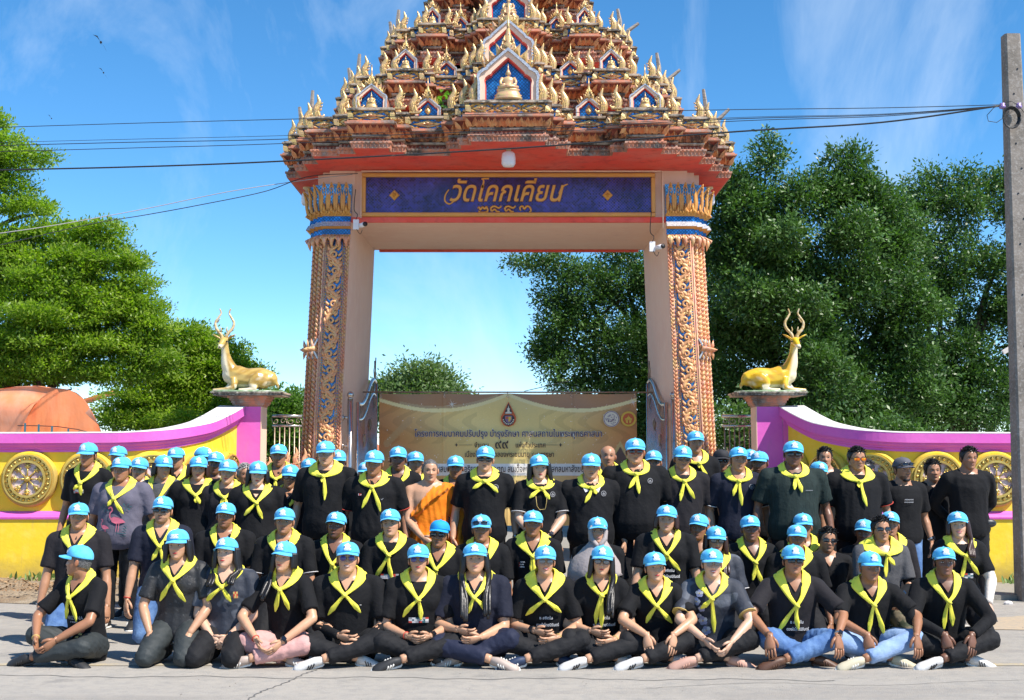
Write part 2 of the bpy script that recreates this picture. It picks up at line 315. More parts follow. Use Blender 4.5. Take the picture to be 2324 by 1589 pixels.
# litter: dead leaves and weeds on the verge
def litter(name, n, xr, yr, z, size, m, seed, upright=0.2):
    g = np.random.default_rng(seed); vs = []; fs = []
    for i in range(n):
        c = np.array([g.uniform(*xr), g.uniform(*yr), z + g.uniform(0, 0.02)]); s_ = size * g.uniform(0.5, 1.3)
        a = g.uniform(0, 6.28); d = np.array([math.cos(a), math.sin(a), g.uniform(-upright, upright)]); e = np.array([-math.sin(a), math.cos(a), g.uniform(-upright, upright)]) * 0.45
        k = len(vs); vs += [tuple(c - d * s_), tuple(c + e * s_), tuple(c + d * s_), tuple(c - e * s_)]; fs.append((k, k + 1, k + 2, k + 3))
    b = MB(); b.add(vs, fs); return tag(b.build(name, m), kind='stuff')
tag(litter('fallen_leaves', 1500, (-9, -4.4), (13.9, 15.4), 0.10, 0.030, mat('dead_leaf', (0.20, 0.11, 0.05), 0.9, noise=(8, (0.40, 0.26, 0.14), 0.4, 0.6)), 3, 0.5), 'dead brown leaves strewn over the soil below the yellow wall', 'leaf litter')
def weed(name, n, cx, cy, z, sp, h, m, seed):
    g = np.random.default_rng(seed); b = MB()
    for i in range(n):
        x, y = cx + g.normal(0, sp), cy + g.normal(0, sp * 0.4); a = g.uniform(0, 6.28); hh = h * g.uniform(0.4, 1.1); ln = g.uniform(0.2, 0.9) * hh; w = 0.012
        b.add([(x - w, y, z), (x + w, y, z), (x + math.cos(a) * ln * .5 + w * 1.3, y + math.sin(a) * ln * .5, z + hh * .6), (x + math.cos(a) * ln, y + math.sin(a) * ln, z + hh), (x + math.cos(a) * ln * .5 - w * 1.3, y + math.sin(a) * ln * .5, z + hh * .6)], [(0, 1, 2, 3, 4)])
    return b.build(name, m)
m_weed = mat('weed_green', (0.11, 0.20, 0.035), 0.6, noise=(6, (0.2, 0.24, 0.06), 0.4, 0.7))
tag(weed('weeds', 240, -7.1, 15.2, 0.09, 0.28, 0.13, m_weed, 1), 'green creeping weeds at the foot of the left yellow wall', 'weeds', kind='stuff')
tag(weed('weeds', 120, -5.35, 15.2, 0.09, 0.18, 0.11, m_weed, 4), 'small tuft of weeds further along the left wall', 'weeds', kind='stuff')
tag(weed('weeds', 90, 6.05, 15.25, 0.04, 0.10, 0.12, m_weed, 2), 'small weeds on the ledge beside the right wall', 'weeds', kind='stuff')
b = MB(); b.ball((0, 0, 0.012), (0.05, 0.035, 0.028), 8, 5); o = b.build('stone', m_white, loc=(*on_ground(2288, 1372), 0)); tag(o, 'small white stone lying on the road near the utility pole', 'stone')

# ---------------------------------------------------------------- boundary walls with wheels
def wall_side(sg):
    side = 'left' if sg < 0 else 'right'
    path = cr_spline([(9.9, 15.5, 0), (7.4, 15.5, 0), (5.2, 15.5, 0), (4.62, 15.53, 0), (4.22, 15.72, 0), (3.92, 16.1, 0), (3.76, 16.6, 0), (3.68, 17.15, 0)], 6)
    N = len(path); L = [0]
    for i in range(1, N): L.append(L[-1] + (path[i] - path[i - 1]).length)
    def top(p): # coping height along the wall
        return float(np.interp(p.y, [15.5, 15.56, 15.75, 16.2, 16.7, 17.2], [1.83, 1.845, 1.88, 1.97, 2.10, 2.22])) + (0.0 if p.y > 15.52 else -0.012 * math.sin((p.x - 5) * 1.2) * 0.4)
    nr = []
    for i in range(N):
        t = (path[min(i + 1, N - 1)] - path[max(i - 1, 0)]).normalized(); q = Vector((t.y, -t.x, 0))
        if q.y > 0: q = -q
        if q.y == 0: q = Vector((0, -1, 0))
        nr.append(q)
    # make normals consistent: they point at the viewer, then towards the gate
    for i in range(N):
        t = (path[min(i + 1, N - 1)] - path[max(i - 1, 0)]).normalized(); nr[i] = Vector((-abs(t.y), -abs(t.x), 0)).normalized()
    def sweep(prof):
        """prof(p) -> list of (outward, z) closed section"""
        b = MB(); vs = []; k = None
        for i in range(N):
            pr = prof(top(path[i])); k = len(pr)
            for (o_, z) in pr: q = path[i] + nr[i] * o_; vs.append((q.x * sg, q.y, z))
        fs = [(i * k + j, i * k + (j + 1) % k, (i + 1) * k + (j + 1) % k, (i + 1) * k + j) for i in range(N - 1) for j in range(k)]
        fs += [tuple(range(k)), tuple((N - 1) * k + j for j in range(k))[::-1]]
        b.add(vs, fs); return b
    root = thing('boundary_wall', f'yellow and magenta painted wall with gold wheels, {side} of the gate', 'wall', (0, 0, 0), 0, 'painted boundary walls either side of the gate')
    sweep(lambda T: [(-.20, -.05), (0, -.05), (0, T - .18), (-.20, T - .18)]).build('wall_panel', m_yellow, root)
    sweep(lambda T: [(.003, -.05), (.075, -.05), (.075, .79), (.003, .79)]).build('wall_base', m_yellow, root)
    sweep(lambda T: [(.002, .792), (.095, .792), (.10, .815), (.085, .845), (.045, .86), (.03, .875), (.002, .885)]).build('lower_moulding', m_pink, root)
    sweep(lambda T: [(.003, T - .235), (.025, T - .235), (.025, T - .205), (.045, T - .195), (.045, T - .178), (.06, T - .172), (.075, T - .15), (.075, T - .132), (.105, T - .128), (.105, T - .012), (.003, T - .012)]).build('upper_moulding', m_pink, root)
    sweep(lambda T: [(-.25, T - .05), (.108, T - .010), (.10, T), (-.24, T + .012)]).build('coping', m_white, root)
    # wheels
    rim = MB(); rim.smooth = True
    prof = [(.300, .0), (.300, .055), (.285, .068), (.270, .062)]
    def ring(b, r0, r1, y0, y1, n=48):
        pr = [(r0, y1), (r0, y0), (r1, y0), (r1, y1)]
        vs = []; 
        for j in range(n):
            a = 2 * math.pi * j / n
            for (r, y) in pr: vs.append((r * math.cos(a), y, r * math.sin(a)))
        b.add(vs, [(j * 4 + q, j * 4 + (q + 1) % 4, ((j + 1) % n) * 4 + (q + 1) % 4, ((j + 1) % n) * 4 + q) for j in range(n) for q in range(4)])
    wp = []
    i0 = 0
    for (wx, wy) in ((6.55, None), (5.82, None), (5.10, None), (4.39, None), (3.96, None), (3.735, None), (8.0, None), (7.27, None)):
        # nearest path spot
        best = min(range(N * 4), key=lambda q: abs(np.interp(q / 4, range(N), [p.x for p in path]) - wx))
        q = best / 4; px_ = float(np.interp(q, range(N), [p.x for p in path])); py_ = float(np.interp(q, range(N), [p.y for p in path]))
        nx_ = float(np.interp(q, range(N), [n_.x for n_ in nr])); ny_ = float(np.interp(q, range(N), [n_.y for n_ in nr]))
        wp.append((px_, py_, nx_, ny_))
    proto = None
    for (x, y, nx_, ny_) in wp:
        ang = math.atan2(nx_ * sg, -ny_)
        if proto is None:
            w = MB(); w.lathe([(.335, 0), (.335, .05), (.315, .075), (.02, .075)], n=48, ax=Matrix.Rotation(R(90), 3, 'X')); o = w.build('wheel', m_yellow, root); autosmooth(o); proto = o
            b = MB(); ring(b, .292, .275, -.115, -.06); ring(b, .222, .196, -.125, -.06); ring(b, .276, .222, -.088, -.06); autosmooth(b.build('wheel_rim', m_gold, o))
            b = MB(); b.lathe([(.20, 0), (.20, .012), (.01, .012)], c=(0, -.074, 0), n=32, ax=Matrix.Rotation(R(90), 3, 'X')); b.build('wheel_disc', mat('pale_pink_disc', (.62, .50, .50), .7, noise=(12, (.5, .22, .2), .5, .7)), o)
            b = MB(); b.smooth = True; b.ball((0, -.115, 0), (.036, .03, .036), 12, 8); b.ball((0, -.135, 0), (.018, .02, .018), 8, 6); b.build('wheel_hub', m_gold, o)
            bd = MB(); bd.smooth = True; bd.ball((0, 0, 0), (.021, .02, .021), 8, 6); bdo = bd.build('bead', m_gold, o, (.249, -.092, 0))
            for k in range(1, 25): q = bdo.copy(); COL.objects.link(q); q.parent = o; q.location = (.249 * math.cos(k * math.pi / 12.5), -.092, .249 * math.sin(k * math.pi / 12.5))
            sp = MB(); sp.smooth = True
            sp.tube([(.03, -.10, 0), (.09, -.103, 0), (.125, -.10, 0)], [.012, .008, .010], 6)
            for s2 in (-1, 1):
                sp.tube([(.12, -.10, 0), (.145, -.10, .018 * s2), (.152, -.098, .034 * s2), (.14, -.098, .040 * s2)], [.010, .009, .007, .003], 5)
                sp.tube([(.14, -.10, 0), (.17, -.10, .014 * s2), (.188, -.098, .022 * s2)], [.010, .008, .004], 5)
                sp.tube([(.155, -.10, .004 * s2), (.178, -.10, .03 * s2), (.172, -.098, .044 * s2)], [.008, .006, .003], 5)
            sp.tube([(.12, -.10, 0), (.16, -.102, 0), (.198, -.10, 0)], [.010, .013, .005], 6)
            spo = sp.build('spoke', m_gold, o)
            for k in range(1, 8): q = spo.copy(); COL.objects.link(q); q.parent = o; q.rotation_euler = (0, k * math.pi / 4, 0)
        else:
            o = dup(proto, parent=root)
        o.location = (x * sg + nx_ * sg * 0.0, y, 1.27); o.rotation_euler = (0, 0, ang)
        o.location = Vector(o.location) + Vector((nx_ * sg, ny_, 0)) * 0.001
    # pier with capital at the gate end
    pr = thing('wall_pier', f'magenta pier with weathered capital, carrying the {"pale" if sg < 0 else "yellow"} deer', 'pier', ((3.535 if sg < 0 else 3.45) * sg, 17.35, 0), 0, 'piers at the ends of the walls')
    b = MB(); b.bb((-.17, -.20, 0), (.17, .20, 2.20)); b.bb((-.19 * sg - .02, -.23, 0), (-.19 * sg + .02, .21, 2.18)) if False else None
    o = b.build('pier_shaft', m_pink, pr)
    b = MB(); b.bb((-.171 * sg, -.203, 0), (-.176 * sg - .004 * sg, .19, 2.2)); b.build('side_face', m_peach, pr)
    b = MB(); b.bb((.174 * sg, -.24, 0), (.24 * sg, -.19, 2.12)); b.build('pilaster_edge', m_pink, pr)
    b = MB()
    for (hw, z0, z1) in ((.19, 2.202, 2.225), (.21, 2.225, 2.25), (.225, 2.25, 2.285), (.245, 2.285, 2.315), (.265, 2.315, 2.345)): b.bb((-hw, -hw, z0), (hw, hw, z1 - .001))
    b.build('capital', m_stain, pr)
    b = MB(); b.bb((-.44, -.36, 2.347), (.46, .36, 2.395)); b.bb((-.46, -.375, 2.375), (.475, .375, 2.397)); b.build('top_slab', m_slab, pr)
    return root
wall_side(-1); wall_side(1)

# ---------------------------------------------------------------- steel railings between pier and gate
def railing(sg):
    side = 'left' if sg < 0 else 'right'
    x0, x1 = 2.9 * sg, 3.31 * sg; y = 17.7
    r = thing('steel_railing', f'grimy steel railing filling the gap between pier and column, {side} side', 'railing', (0, 0, 0), 0, 'steel railings beside the gate')
    for z, rr in ((2.09, .022), (1.955, .016), (.25, .018)):
        b = MB(); b.smooth = True; b.tube([(x0, y, z), (x1, y, z)], rr, 8); b.build('rail', m_steel, r)
    n = 6; b = MB(); b.smooth = True; b.tube([(0, 0, .25), (0, 0, 1.95)], .009, 6); bo = b.build('bar', m_rust, r, (x0 + (x1 - x0) * .5 / n, y, 0))
    for i in range(1, n): q = bo.copy(); COL.objects.link(q); q.parent = r; q.location = (x0 + (x1 - x0) * (i + .5) / n, y, 0)
    b = MB(); b.smooth = True
    pts = [(.045 * math.cos(a) * (1 - a / 9), 0, .045 * math.sin(a) * (1 - a / 9)) for a in np.arange(0, 7, .5)]
    b.tube(pts, .006, 5); b.tube([(.04, 0, 0), (.06, 0, -.05)], .006, 5); so_ = b.build('scroll', m_rust, r, (x0 + .05 * sg, y, 2.02))
    for i in range(1, 4): q = so_.copy(); COL.objects.link(q); q.parent = r; q.location = (x0 + (.05 + .105 * i) * sg, y, 2.02); q.rotation_euler = (0, i * math.pi, 0)
railing(-1); railing(1)

# ---------------------------------------------------------------- vegetation
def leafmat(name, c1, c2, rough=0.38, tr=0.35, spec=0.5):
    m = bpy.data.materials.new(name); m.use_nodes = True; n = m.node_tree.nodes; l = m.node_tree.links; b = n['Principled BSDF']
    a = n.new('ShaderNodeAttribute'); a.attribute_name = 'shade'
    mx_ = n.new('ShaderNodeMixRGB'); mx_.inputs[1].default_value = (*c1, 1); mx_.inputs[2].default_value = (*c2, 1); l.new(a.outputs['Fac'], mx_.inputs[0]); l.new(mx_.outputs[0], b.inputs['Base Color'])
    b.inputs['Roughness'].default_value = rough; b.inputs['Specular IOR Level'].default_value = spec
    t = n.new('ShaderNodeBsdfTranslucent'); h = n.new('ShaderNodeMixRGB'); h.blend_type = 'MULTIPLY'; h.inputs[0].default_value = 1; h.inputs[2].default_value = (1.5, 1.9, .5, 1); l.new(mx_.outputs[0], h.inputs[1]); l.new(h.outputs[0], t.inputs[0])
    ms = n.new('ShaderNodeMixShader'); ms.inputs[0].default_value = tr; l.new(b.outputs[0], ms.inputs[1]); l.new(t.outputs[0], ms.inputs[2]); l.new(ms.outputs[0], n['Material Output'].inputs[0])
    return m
def leaves(name, cent, rad, ntw, per, lsz, twig, m, parent, seed, flat=1.0, up=0.5, shell=0.45, aspect=0.42):
    """cent,rad: ellipsoid clumps; ntw twigs each with per leaves"""
    g = np.random.default_rng(seed); cent = np.array(cent, float); rad = np.array(rad, float)
    w = (rad[:, 0] * rad[:, 2] + rad[:, 0] * rad[:, 1]); w = w / w.sum()
    k = g.choice(len(cent), ntw, p=w)
    d = g.normal(size=(ntw, 3)); d /= np.linalg.norm(d, axis=1)[:, None]
    rr = (shell + (1 - shell) * g.random(ntw) ** 0.6)[:, None]
    rr = rr * (1 + 0.16 * np.sin(d[:, :1] * 7 + k[:, None]) * np.cos(d[:, 2:3] * 9 + 2 * k[:, None]))
    tw = cent[k] + d * rad[k] * rr
    out = d.copy(); out[:, 2] = out[:, 2] * 0.5 + up * 0.5; out /= np.linalg.norm(out, axis=1)[:, None]
    tsh = .5 * g.random(len(cent))[k] + .5 * g.random(ntw)
    n = ntw * per; ti = np.repeat(np.arange(ntw), per)
    off = g.normal(size=(n, 3)) * np.array([twig, twig, twig * flat]); along = g.random(n)[:, None] * twig * 1.8
    c = tw[ti] + off * 0.6 + out[ti] * along
    ax = out[ti] + g.normal(size=(n, 3)) * 0.75; ax /= np.linalg.norm(ax, axis=1)[:, None]
    nm = g.normal(size=(n, 3)) * 0.7 + np.array([0.1, -0.25, up * 1.5]); sd_ = np.cross(ax, nm); sd_ /= np.linalg.norm(sd_, axis=1)[:, None]
    sz = (lsz * g.uniform(0.6, 1.25, n))[:, None]
    v = np.empty((n, 4, 3)); v[:, 0] = c; v[:, 1] = c + ax * sz * .55 + sd_ * sz * aspect * .5; v[:, 2] = c + ax * sz; v[:, 3] = c + ax * sz * .55 - sd_ * sz * aspect * .5
    me = bpy.data.meshes.new(name); me.vertices.add(n * 4); me.vertices.foreach_set('co', v.reshape(-1)); me.loops.add(n * 4); me.loops.foreach_set('vertex_index', np.arange(n * 4, dtype=np.int32))
    me.polygons.add(n); me.polygons.foreach_set('loop_start', np.arange(0, n * 4, 4, dtype=np.int32)); me.polygons.foreach_set('loop_total', np.full(n, 4, np.int32)); me.update(); me.validate()
    at = me.attributes.new('shade', 'FLOAT', 'FACE'); at.data.foreach_set('value', np.clip(tsh[ti] * 0.75 + g.random(n) * 0.35 - .05, 0, 1))
    me.materials.append(m); return link(name, me, parent)
def limbs(root, base, tips, r0, m, seed, wob=0.25):
    g = random.Random(seed); b = MB(); b.smooth = True; base = Vector(base)
    fork = base + Vector((0, 0, max(1.2, (max(t[2] for t in tips) - base.z) * 0.22)))
    b.tube(cr_spline([base, base.lerp(fork, .5) + Vector((.06, 0, 0)), fork], 4), [r0 * (1.25 - .5 * i / 8) for i in range(9)], 10)
    b.build('trunk', m, root); b = MB(); b.smooth = True
    for t in tips:
        t = Vector(t); L = (t - fork).length; mid = fork.lerp(t, .5) + Vector((g.uniform(-1, 1), g.uniform(-1, 1), g.uniform(.1, 1))) * wob * L * .3
        b.tube(cr_spline([fork - Vector((0, 0, .1)), mid, t], 5), [r0 * (.5 - .43 * i / 10) for i in range(11)], 6)
        for k in range(3):
            q = fork.lerp(t, .45 + .18 * k); e = q + Vector((g.uniform(-1, 1), g.uniform(-.6, .6), g.uniform(0, .7))) * L * .28
            b.tube(cr_spline([q, q.lerp(e, .5) + Vector((0, 0, .1)), e], 3), [r0 * .16 * (1 - .12 * i) for i in range(7)], 5)
    b.build('branches', m, root)
def tree_px(name, label, specs, d, base_px, mleaf, ntw, per, lsz, twig, seed, flat=1.0, up=.5, r0=.2, shell=.45, group=None, dr=None, asp=.42, sub=1.0):
    """specs: clumps (px, py, rx_px, rz_px[, ddepth]) seen from the road, at distance d"""
    cent = []; rad = []
    for s_ in specs:
        dd = d + (s_[4] if len(s_) > 4 else 0); c = P(s_[0], s_[1], dd); k = dd / FPX; rx = s_[2] * k; rz = s_[3] * k
        cent.append(tuple(c)); rad.append((rx, (dr or max(.6, min(rx, 1.6))), rz))
    bx = P(base_px, 1000, d).x; root = thing(name, label, 'tree', (bx, d, 0), 0, group)
    ce = [tuple(Vector(c) - Vector((bx, d, 0))) for c in cent]
    big = sorted(range(len(ce)), key=lambda i: -rad[i][0] * rad[i][2])[:9]
    limbs(root, (0, 0, -.05), [ce[i] for i in big], r0, m_bark, seed)
    g = np.random.default_rng(seed); c2 = []; r2 = []
    for c, r_ in zip(ce, rad):
        c2.append(c); r2.append(tuple(q * (.50 if sub > .3 else .68) for q in r_)); m = 24 if sub > .3 else 12
        for k in range(m):
            d_ = g.normal(size=3); d_ /= np.linalg.norm(d_); d_[1] = -abs(d_[1]) if g.random() < .75 else d_[1]; q = g.uniform(.55, .92)
            c2.append(tuple(np.array(c) + d_ * np.array(r_) * q)); f_ = g.uniform(.16, .34) * (1 if sub > .3 else .9); mr = (r_[0] * r_[2]) ** .5
            r2.append((mr * f_ * (1.0 if sub > .3 else 1.9), mr * f_, mr * f_ * (.85 if sub > .3 else .42)))
    w = np.array([r_[0] * r_[2] for r_ in r2]); 
    leaves('crown', c2, r2, ntw, per, lsz, twig, mleaf, root, seed, flat, up, shell, asp)
    return root
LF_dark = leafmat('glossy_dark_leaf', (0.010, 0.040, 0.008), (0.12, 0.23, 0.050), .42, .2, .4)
LF_left = leafmat('bright_feathery_leaf', (0.065, 0.15, 0.012), (0.33, 0.43, 0.045), .45, .45)
LF_mid = leafmat('mid_green_leaf', (0.05, 0.13, 0.018), (0.16, 0.26, 0.045), .45, .4)
LF_far = leafmat('hazy_green_leaf', (0.07, 0.13, 0.04), (0.17, 0.24, 0.085), .5, .3)
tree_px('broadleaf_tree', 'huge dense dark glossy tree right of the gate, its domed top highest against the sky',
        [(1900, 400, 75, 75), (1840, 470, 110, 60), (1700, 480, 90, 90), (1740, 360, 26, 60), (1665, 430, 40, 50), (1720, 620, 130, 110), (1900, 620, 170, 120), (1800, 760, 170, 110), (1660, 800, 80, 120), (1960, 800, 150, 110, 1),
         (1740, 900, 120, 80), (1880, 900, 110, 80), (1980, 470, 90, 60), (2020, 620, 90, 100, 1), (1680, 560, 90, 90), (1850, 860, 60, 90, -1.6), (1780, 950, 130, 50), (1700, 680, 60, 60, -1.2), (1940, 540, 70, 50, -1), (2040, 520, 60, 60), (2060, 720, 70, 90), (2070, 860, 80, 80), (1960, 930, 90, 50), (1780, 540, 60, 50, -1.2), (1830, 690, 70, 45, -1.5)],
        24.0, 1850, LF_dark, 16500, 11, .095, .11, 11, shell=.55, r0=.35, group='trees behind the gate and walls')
tree_px('broadleaf_tree', 'dark tree at the right edge behind the utility pole, bare branches showing against the sky',
        [(2110, 440, 60, 55), (2060, 490, 60, 60), (2180, 470, 70, 70), (2100, 660, 80, 70), (2190, 820, 90, 70), (2290, 720, 60, 70), (2270, 450, 60, 70), (2330, 480, 60, 90), (2150, 590, 110, 80), (2290, 620, 80, 90), (2210, 720, 70, 50, .5), (2080, 880, 130, 60), (2230, 890, 130, 70), (2330, 780, 60, 130), (2150, 950, 200, 45), (2030, 960, 120, 40), (2190, 405, 14, 34), (2120, 800, 60, 40, .6)],
        26.0, 2200, LF_dark, 8500, 11, .09, .12, 12, shell=.6, r0=.22, group='trees behind the gate and walls')
tree_px('broadleaf_tree', 'dark tree seen through the arch opening, hanging over the right half of the banner',
        [(1330, 660, 100, 65), (1240, 610, 60, 30), (1190, 600, 40, 14), (1300, 760, 90, 70), (1420, 640, 90, 80), (1420, 800, 110, 100), (1300, 850, 80, 50), (1240, 790, 35, 40), (1520, 700, 90, 120), (1560, 860, 110, 100), (1620, 640, 80, 120), (1440, 930, 150, 70), (1260, 690, 40, 30)],
        27.0, 1450, LF_dark, 8000, 11, .09, .12, 13, shell=.6, r0=.3, group='trees behind the gate and walls')
tree_px('layered_tree', 'tall bright green tree with layered boughs at the left edge above the orange tarpaulin',
        [(10, 330, 60, 22), (30, 365, 105, 18), (-30, 280, 60, 20), (20, 430, 80, 30), (60, 480, 85, 20), (0, 560, 110, 40), (150, 540, 110, 26), (230, 530, 75, 18), (120, 600, 150, 30), (240, 600, 110, 20), (60, 680, 160, 36), (220, 670, 130, 22), (310, 645, 50, 14), (140, 740, 190, 34), (300, 720, 75, 18), (40, 800, 180, 40), (230, 790, 130, 28), (330, 770, 60, 18), (100, 850, 180, 30), (260, 850, 110, 28), (330, 700, 60, 18), (345, 745, 55, 16), (300, 600, 45, 14), (255, 560, 40, 12), (120, 640, 150, 26), (180, 700, 150, 26), (150, 790, 180, 26), (350, 820, 70, 18), (-40, 400, 80, 60), (-30, 620, 80, 80), (-20, 850, 100, 60)],
        21.0, 40, LF_left, 19000, 10, .075, .10, 21, flat=.35, up=.8, shell=.35, r0=.3, group='trees behind the gate and walls', asp=.38, sub=.2)
tree_px('layered_tree', 'smaller feathery light green tree between the tall left tree and the left deer',
        [(400, 790, 60, 22), (430, 760, 60, 16), (470, 790, 70, 22), (410, 850, 110, 34), (500, 850, 60, 30), (360, 900, 120, 40), (470, 920, 100, 36), (540, 890, 40, 30), (400, 960, 160, 34), (300, 950, 90, 40), (530, 800, 40, 14), (480, 830, 80, 20), (440, 810, 70, 20), (560, 850, 50, 20), (420, 880, 110, 26), (560, 960, 60, 30)],
        23.0, 440, LF_left, 7000, 10, .075, .11, 22, flat=.4, up=.8, shell=.3, r0=.16, group='trees behind the gate and walls', sub=.2)
tree_px('bushy_tree', 'pale green bushes behind the left railing beside the deer pier',
        [(630, 950, 60, 40), (660, 920, 40, 20), (600, 930, 40, 24), (640, 1010, 70, 50), (700, 1000, 60, 50)], 25.0, 640, LF_mid, 1600, 10, .1, .15, 23, up=.6, r0=.1, group='trees behind the gate and walls')
tree_px('bushy_tree', 'distant hazy tree seen through the arch above the left half of the banner',
        [(955, 855, 60, 26), (925, 880, 60, 24), (990, 880, 50, 26), (890, 900, 50, 20), (950, 920, 110, 40), (1020, 920, 60, 30), (860, 930, 60, 40)], 42.0, 950, LF_far, 2800, 10, .15, .25, 24, up=.5, r0=.25, group='trees behind the gate and walls')
tree_px('bushy_tree', 'low dark bushes behind the right railing beside the yellow deer pier', [(1660, 980, 60, 60), (1720, 1010, 60, 50), (1850, 1000, 120, 40), (2000, 1010, 120, 40)], 21.5, 1700, LF_dark, 1500, 10, .1, .16, 25, r0=.1, group='trees behind the gate and walls')
def palm(px, py, d, R_, label, seed):
    g = random.Random(seed); c = P(px, py, d); root = thing('coconut_palm', label, 'palm tree', (c.x, c.y, 0), 0, 'distant coconut palms')
    b = MB(); b.smooth = True; b.tube([(0, 0, -.1), (.1, 0, c.z * .5), (0, 0, c.z)], [.16, .13, .11], 8); b.build('trunk', m_bark, root)
    b = MB()
    for k in range(15):
        a = k * 2.4; e = g.uniform(-.2, .9); pts = []
        for i in range(9):
            t = i / 8; rr = R_ * t; pts.append(Vector((math.cos(a) * rr * (.9 - .25 * e * t), math.sin(a) * rr * (.9 - .25 * e * t), c.z + R_ * (e * t - .9 * t * t))))
        for i in range(8):
            p, q = pts[i], pts[i + 1]; sd_ = (q - p).cross(Vector((0, 0, 1))).normalized()
            for s2 in (-1, 1):
                for h in (0, .5):
                    r_ = p.lerp(q, h); L = R_ * .30 * math.sin(math.pi * (i + h + 1) / 10.5)
                    b.add([r_, r_.lerp(q, .35), r_ + sd_ * s2 * L + (q - p) * .8 + Vector((0, 0, -L * .6))], [(0, 1, 2)])
    b.build('frond', LF_far, root)
palm(541, 815, 55, 2.6, 'distant coconut palm peeping out behind the left deer neck', 1); palm(648, 900, 50, 1.7, 'distant coconut palm above the rump of the left deer', 2)

# ---------------------------------------------------------------- orange tarpaulin shelter and roofs behind the left wall
r = thing('tarpaulin_tunnel', 'orange tarpaulin stretched over hoops behind the left wall', 'tarpaulin', (0, 0, 0))
b = MB(); b.smooth = True; vs = []; n = 26; L_ = 12
cX = P(138, 1000, 18.3).x; rx = 122 * 18.3 / FPX + .04; zt = Zof(882, 18.3)
for j in range(L_ + 1):
    t = j / L_
    for i in range(n + 1):
        a = math.pi * i / n
        x = -math.cos(a) * rx * (1 + .015 * math.sin(i * 3 + j)); z = max(0.0, math.sin(a)) ** 0.8 * zt
        vs.append((cX + x * (1 - .25 * t) - t * 4.6, 18.3 + t * 0.9 + 0.05 * math.sin(i * 1.3) + (1 - abs(math.cos(a))) * .6 * t, z * (1 + .02 * math.sin(j * 1.1))))
b.add(vs, [(j * (n + 1) + i, j * (n + 1) + i + 1, (j + 1) * (n + 1) + i + 1, (j + 1) * (n + 1) + i) for j in range(L_) for i in range(n)])
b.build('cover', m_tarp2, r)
b = MB(); b.smooth = True; vs = []; nn = 14
for k in range(nn + 1):
    for i in range(n + 1):
        a = math.pi * i / n; s_ = k / nn; zz = max(0.0, math.sin(a)) ** 0.8 * zt
        vs.append((cX - math.cos(a) * rx, 18.28 - .07 * math.sin(i * 1.1 + 1) * (1 - s_) - .05 * math.sin(i * 2.7) * (1 - s_) ** 2 * min(1, 3 * (s_ + .05)), zz * s_))
b.add(vs, [(j * (n + 1) + i, (j + 1) * (n + 1) + i, (j + 1) * (n + 1) + i + 1, j * (n + 1) + i + 1) for j in range(nn) for i in range(n)])
b.build('end_flap', m_tarp, r)
b = MB(); b.smooth = True; b.tube([P(x, y + 3 * math.sin(x), 18.14) for x, y in ((40, 964), (85, 967), (130, 971), (175, 977), (215, 982))], .006, 5); b.build('rope', m_wire, r)
for k, (x, y) in enumerate(((57, 965), (88, 968), (118, 972), (155, 978), (179, 984))):
    b = MB(); q = P(x, y, 18.12); b.box((q.x, q.y, q.z - .04), (.025, .01, .14)); b.build('tie_strap', mat('teal_strap', (.03, .16, .22), .6), r)
r = thing('house_roof', 'jumble of orange and white tin roof edges showing under the tall left tree', 'roof', (0, 0, 0))
q = P(215, 915, 27)
b = MB(); b.box((q.x, 27, q.z + .1), (.9, .6, .04), Matrix.Rotation(R(-18), 3, 'Y')); b.build('roof_sheet', mat('orange_tin', (.65, .2, .06), .6), r)
b = MB(); b.box((q.x + .25, 26.8, q.z - .12), (1.0, .5, .03), Matrix.Rotation(R(-8), 3, 'Y')); b.build('roof_sheet', m_white, r)
b = MB(); b.box((q.x + .1, 26.6, q.z - .32), (.9, .4, .03), Matrix.Rotation(R(12), 3, 'Y')); b.build('roof_sheet', m_white, r)
for xx in (-.3, .4):
    b = MB(); b.bb((q.x + xx, 26.9, 0), (q.x + xx + .08, 26.98, q.z - .3)); b.build('post', m_wood, r)
r = thing('temple_hall', 'orange tiled temple roof glimpsed behind the left column and gate leaf', 'building', (0, 0, 0))
q = P(690, 1010, 30); b = MB(); b.add([(q.x - 1.3, 30, q.z - .55), (q.x + 2.2, 30, q.z - .55), (q.x + 1.2, 33, q.z + .15), (q.x - .3, 33, q.z + .15)], [(0, 1, 2, 3)]); b.add([(q.x + 2.2, 30, q.z - .55), (q.x + 1.2, 33, q.z + .15), (q.x + 2.2, 36, q.z - .55)], [(0, 2, 1)]); b.build('roof', mat('orange_tiles', (.62, .18, .05), .5, noise=(12, (.4, .1, .04), .4, .7)), r)
b = MB(); b.bb((q.x - 1.0, 30.4, 0), (q.x + 1.9, 35, q.z - .56)); b.build('wall', m_white, r)

# ---------------------------------------------------------------- utility pole, cables, birds
r = thing('utility_pole', 'weathered concrete utility pole at the right edge with a coil of cable', 'utility pole', (0, 0, 0))
a = P(2338, 1358, 13.95); tp = P(2288, 80, 13.95); b = MB(); dx = tp.x - a.x
w0, w1 = .155, .088
def polev(z, s=1):
    t = z / tp.z; w = w0 + (w1 - w0) * t; x = a.x + .03 + dx * t; dd = w * .75; c = .02
    return [(x - w + c, 13.95 - dd), (x + w - c, 13.95 - dd), (x + w, 13.95 - dd + c), (x + w, 13.95 + dd), (x - w, 13.95 + dd), (x - w, 13.95 - dd + c)]
vs = [(x, y, z) for z in (-.1, tp.z) for x, y in polev(max(0, z))]
b.add(vs, [(i, (i + 1) % 6, (i + 1) % 6 + 6, i + 6) for i in range(6)] + [tuple(range(6))[::-1], tuple(range(6, 12))]); b.build('shaft', m_concrete, r)
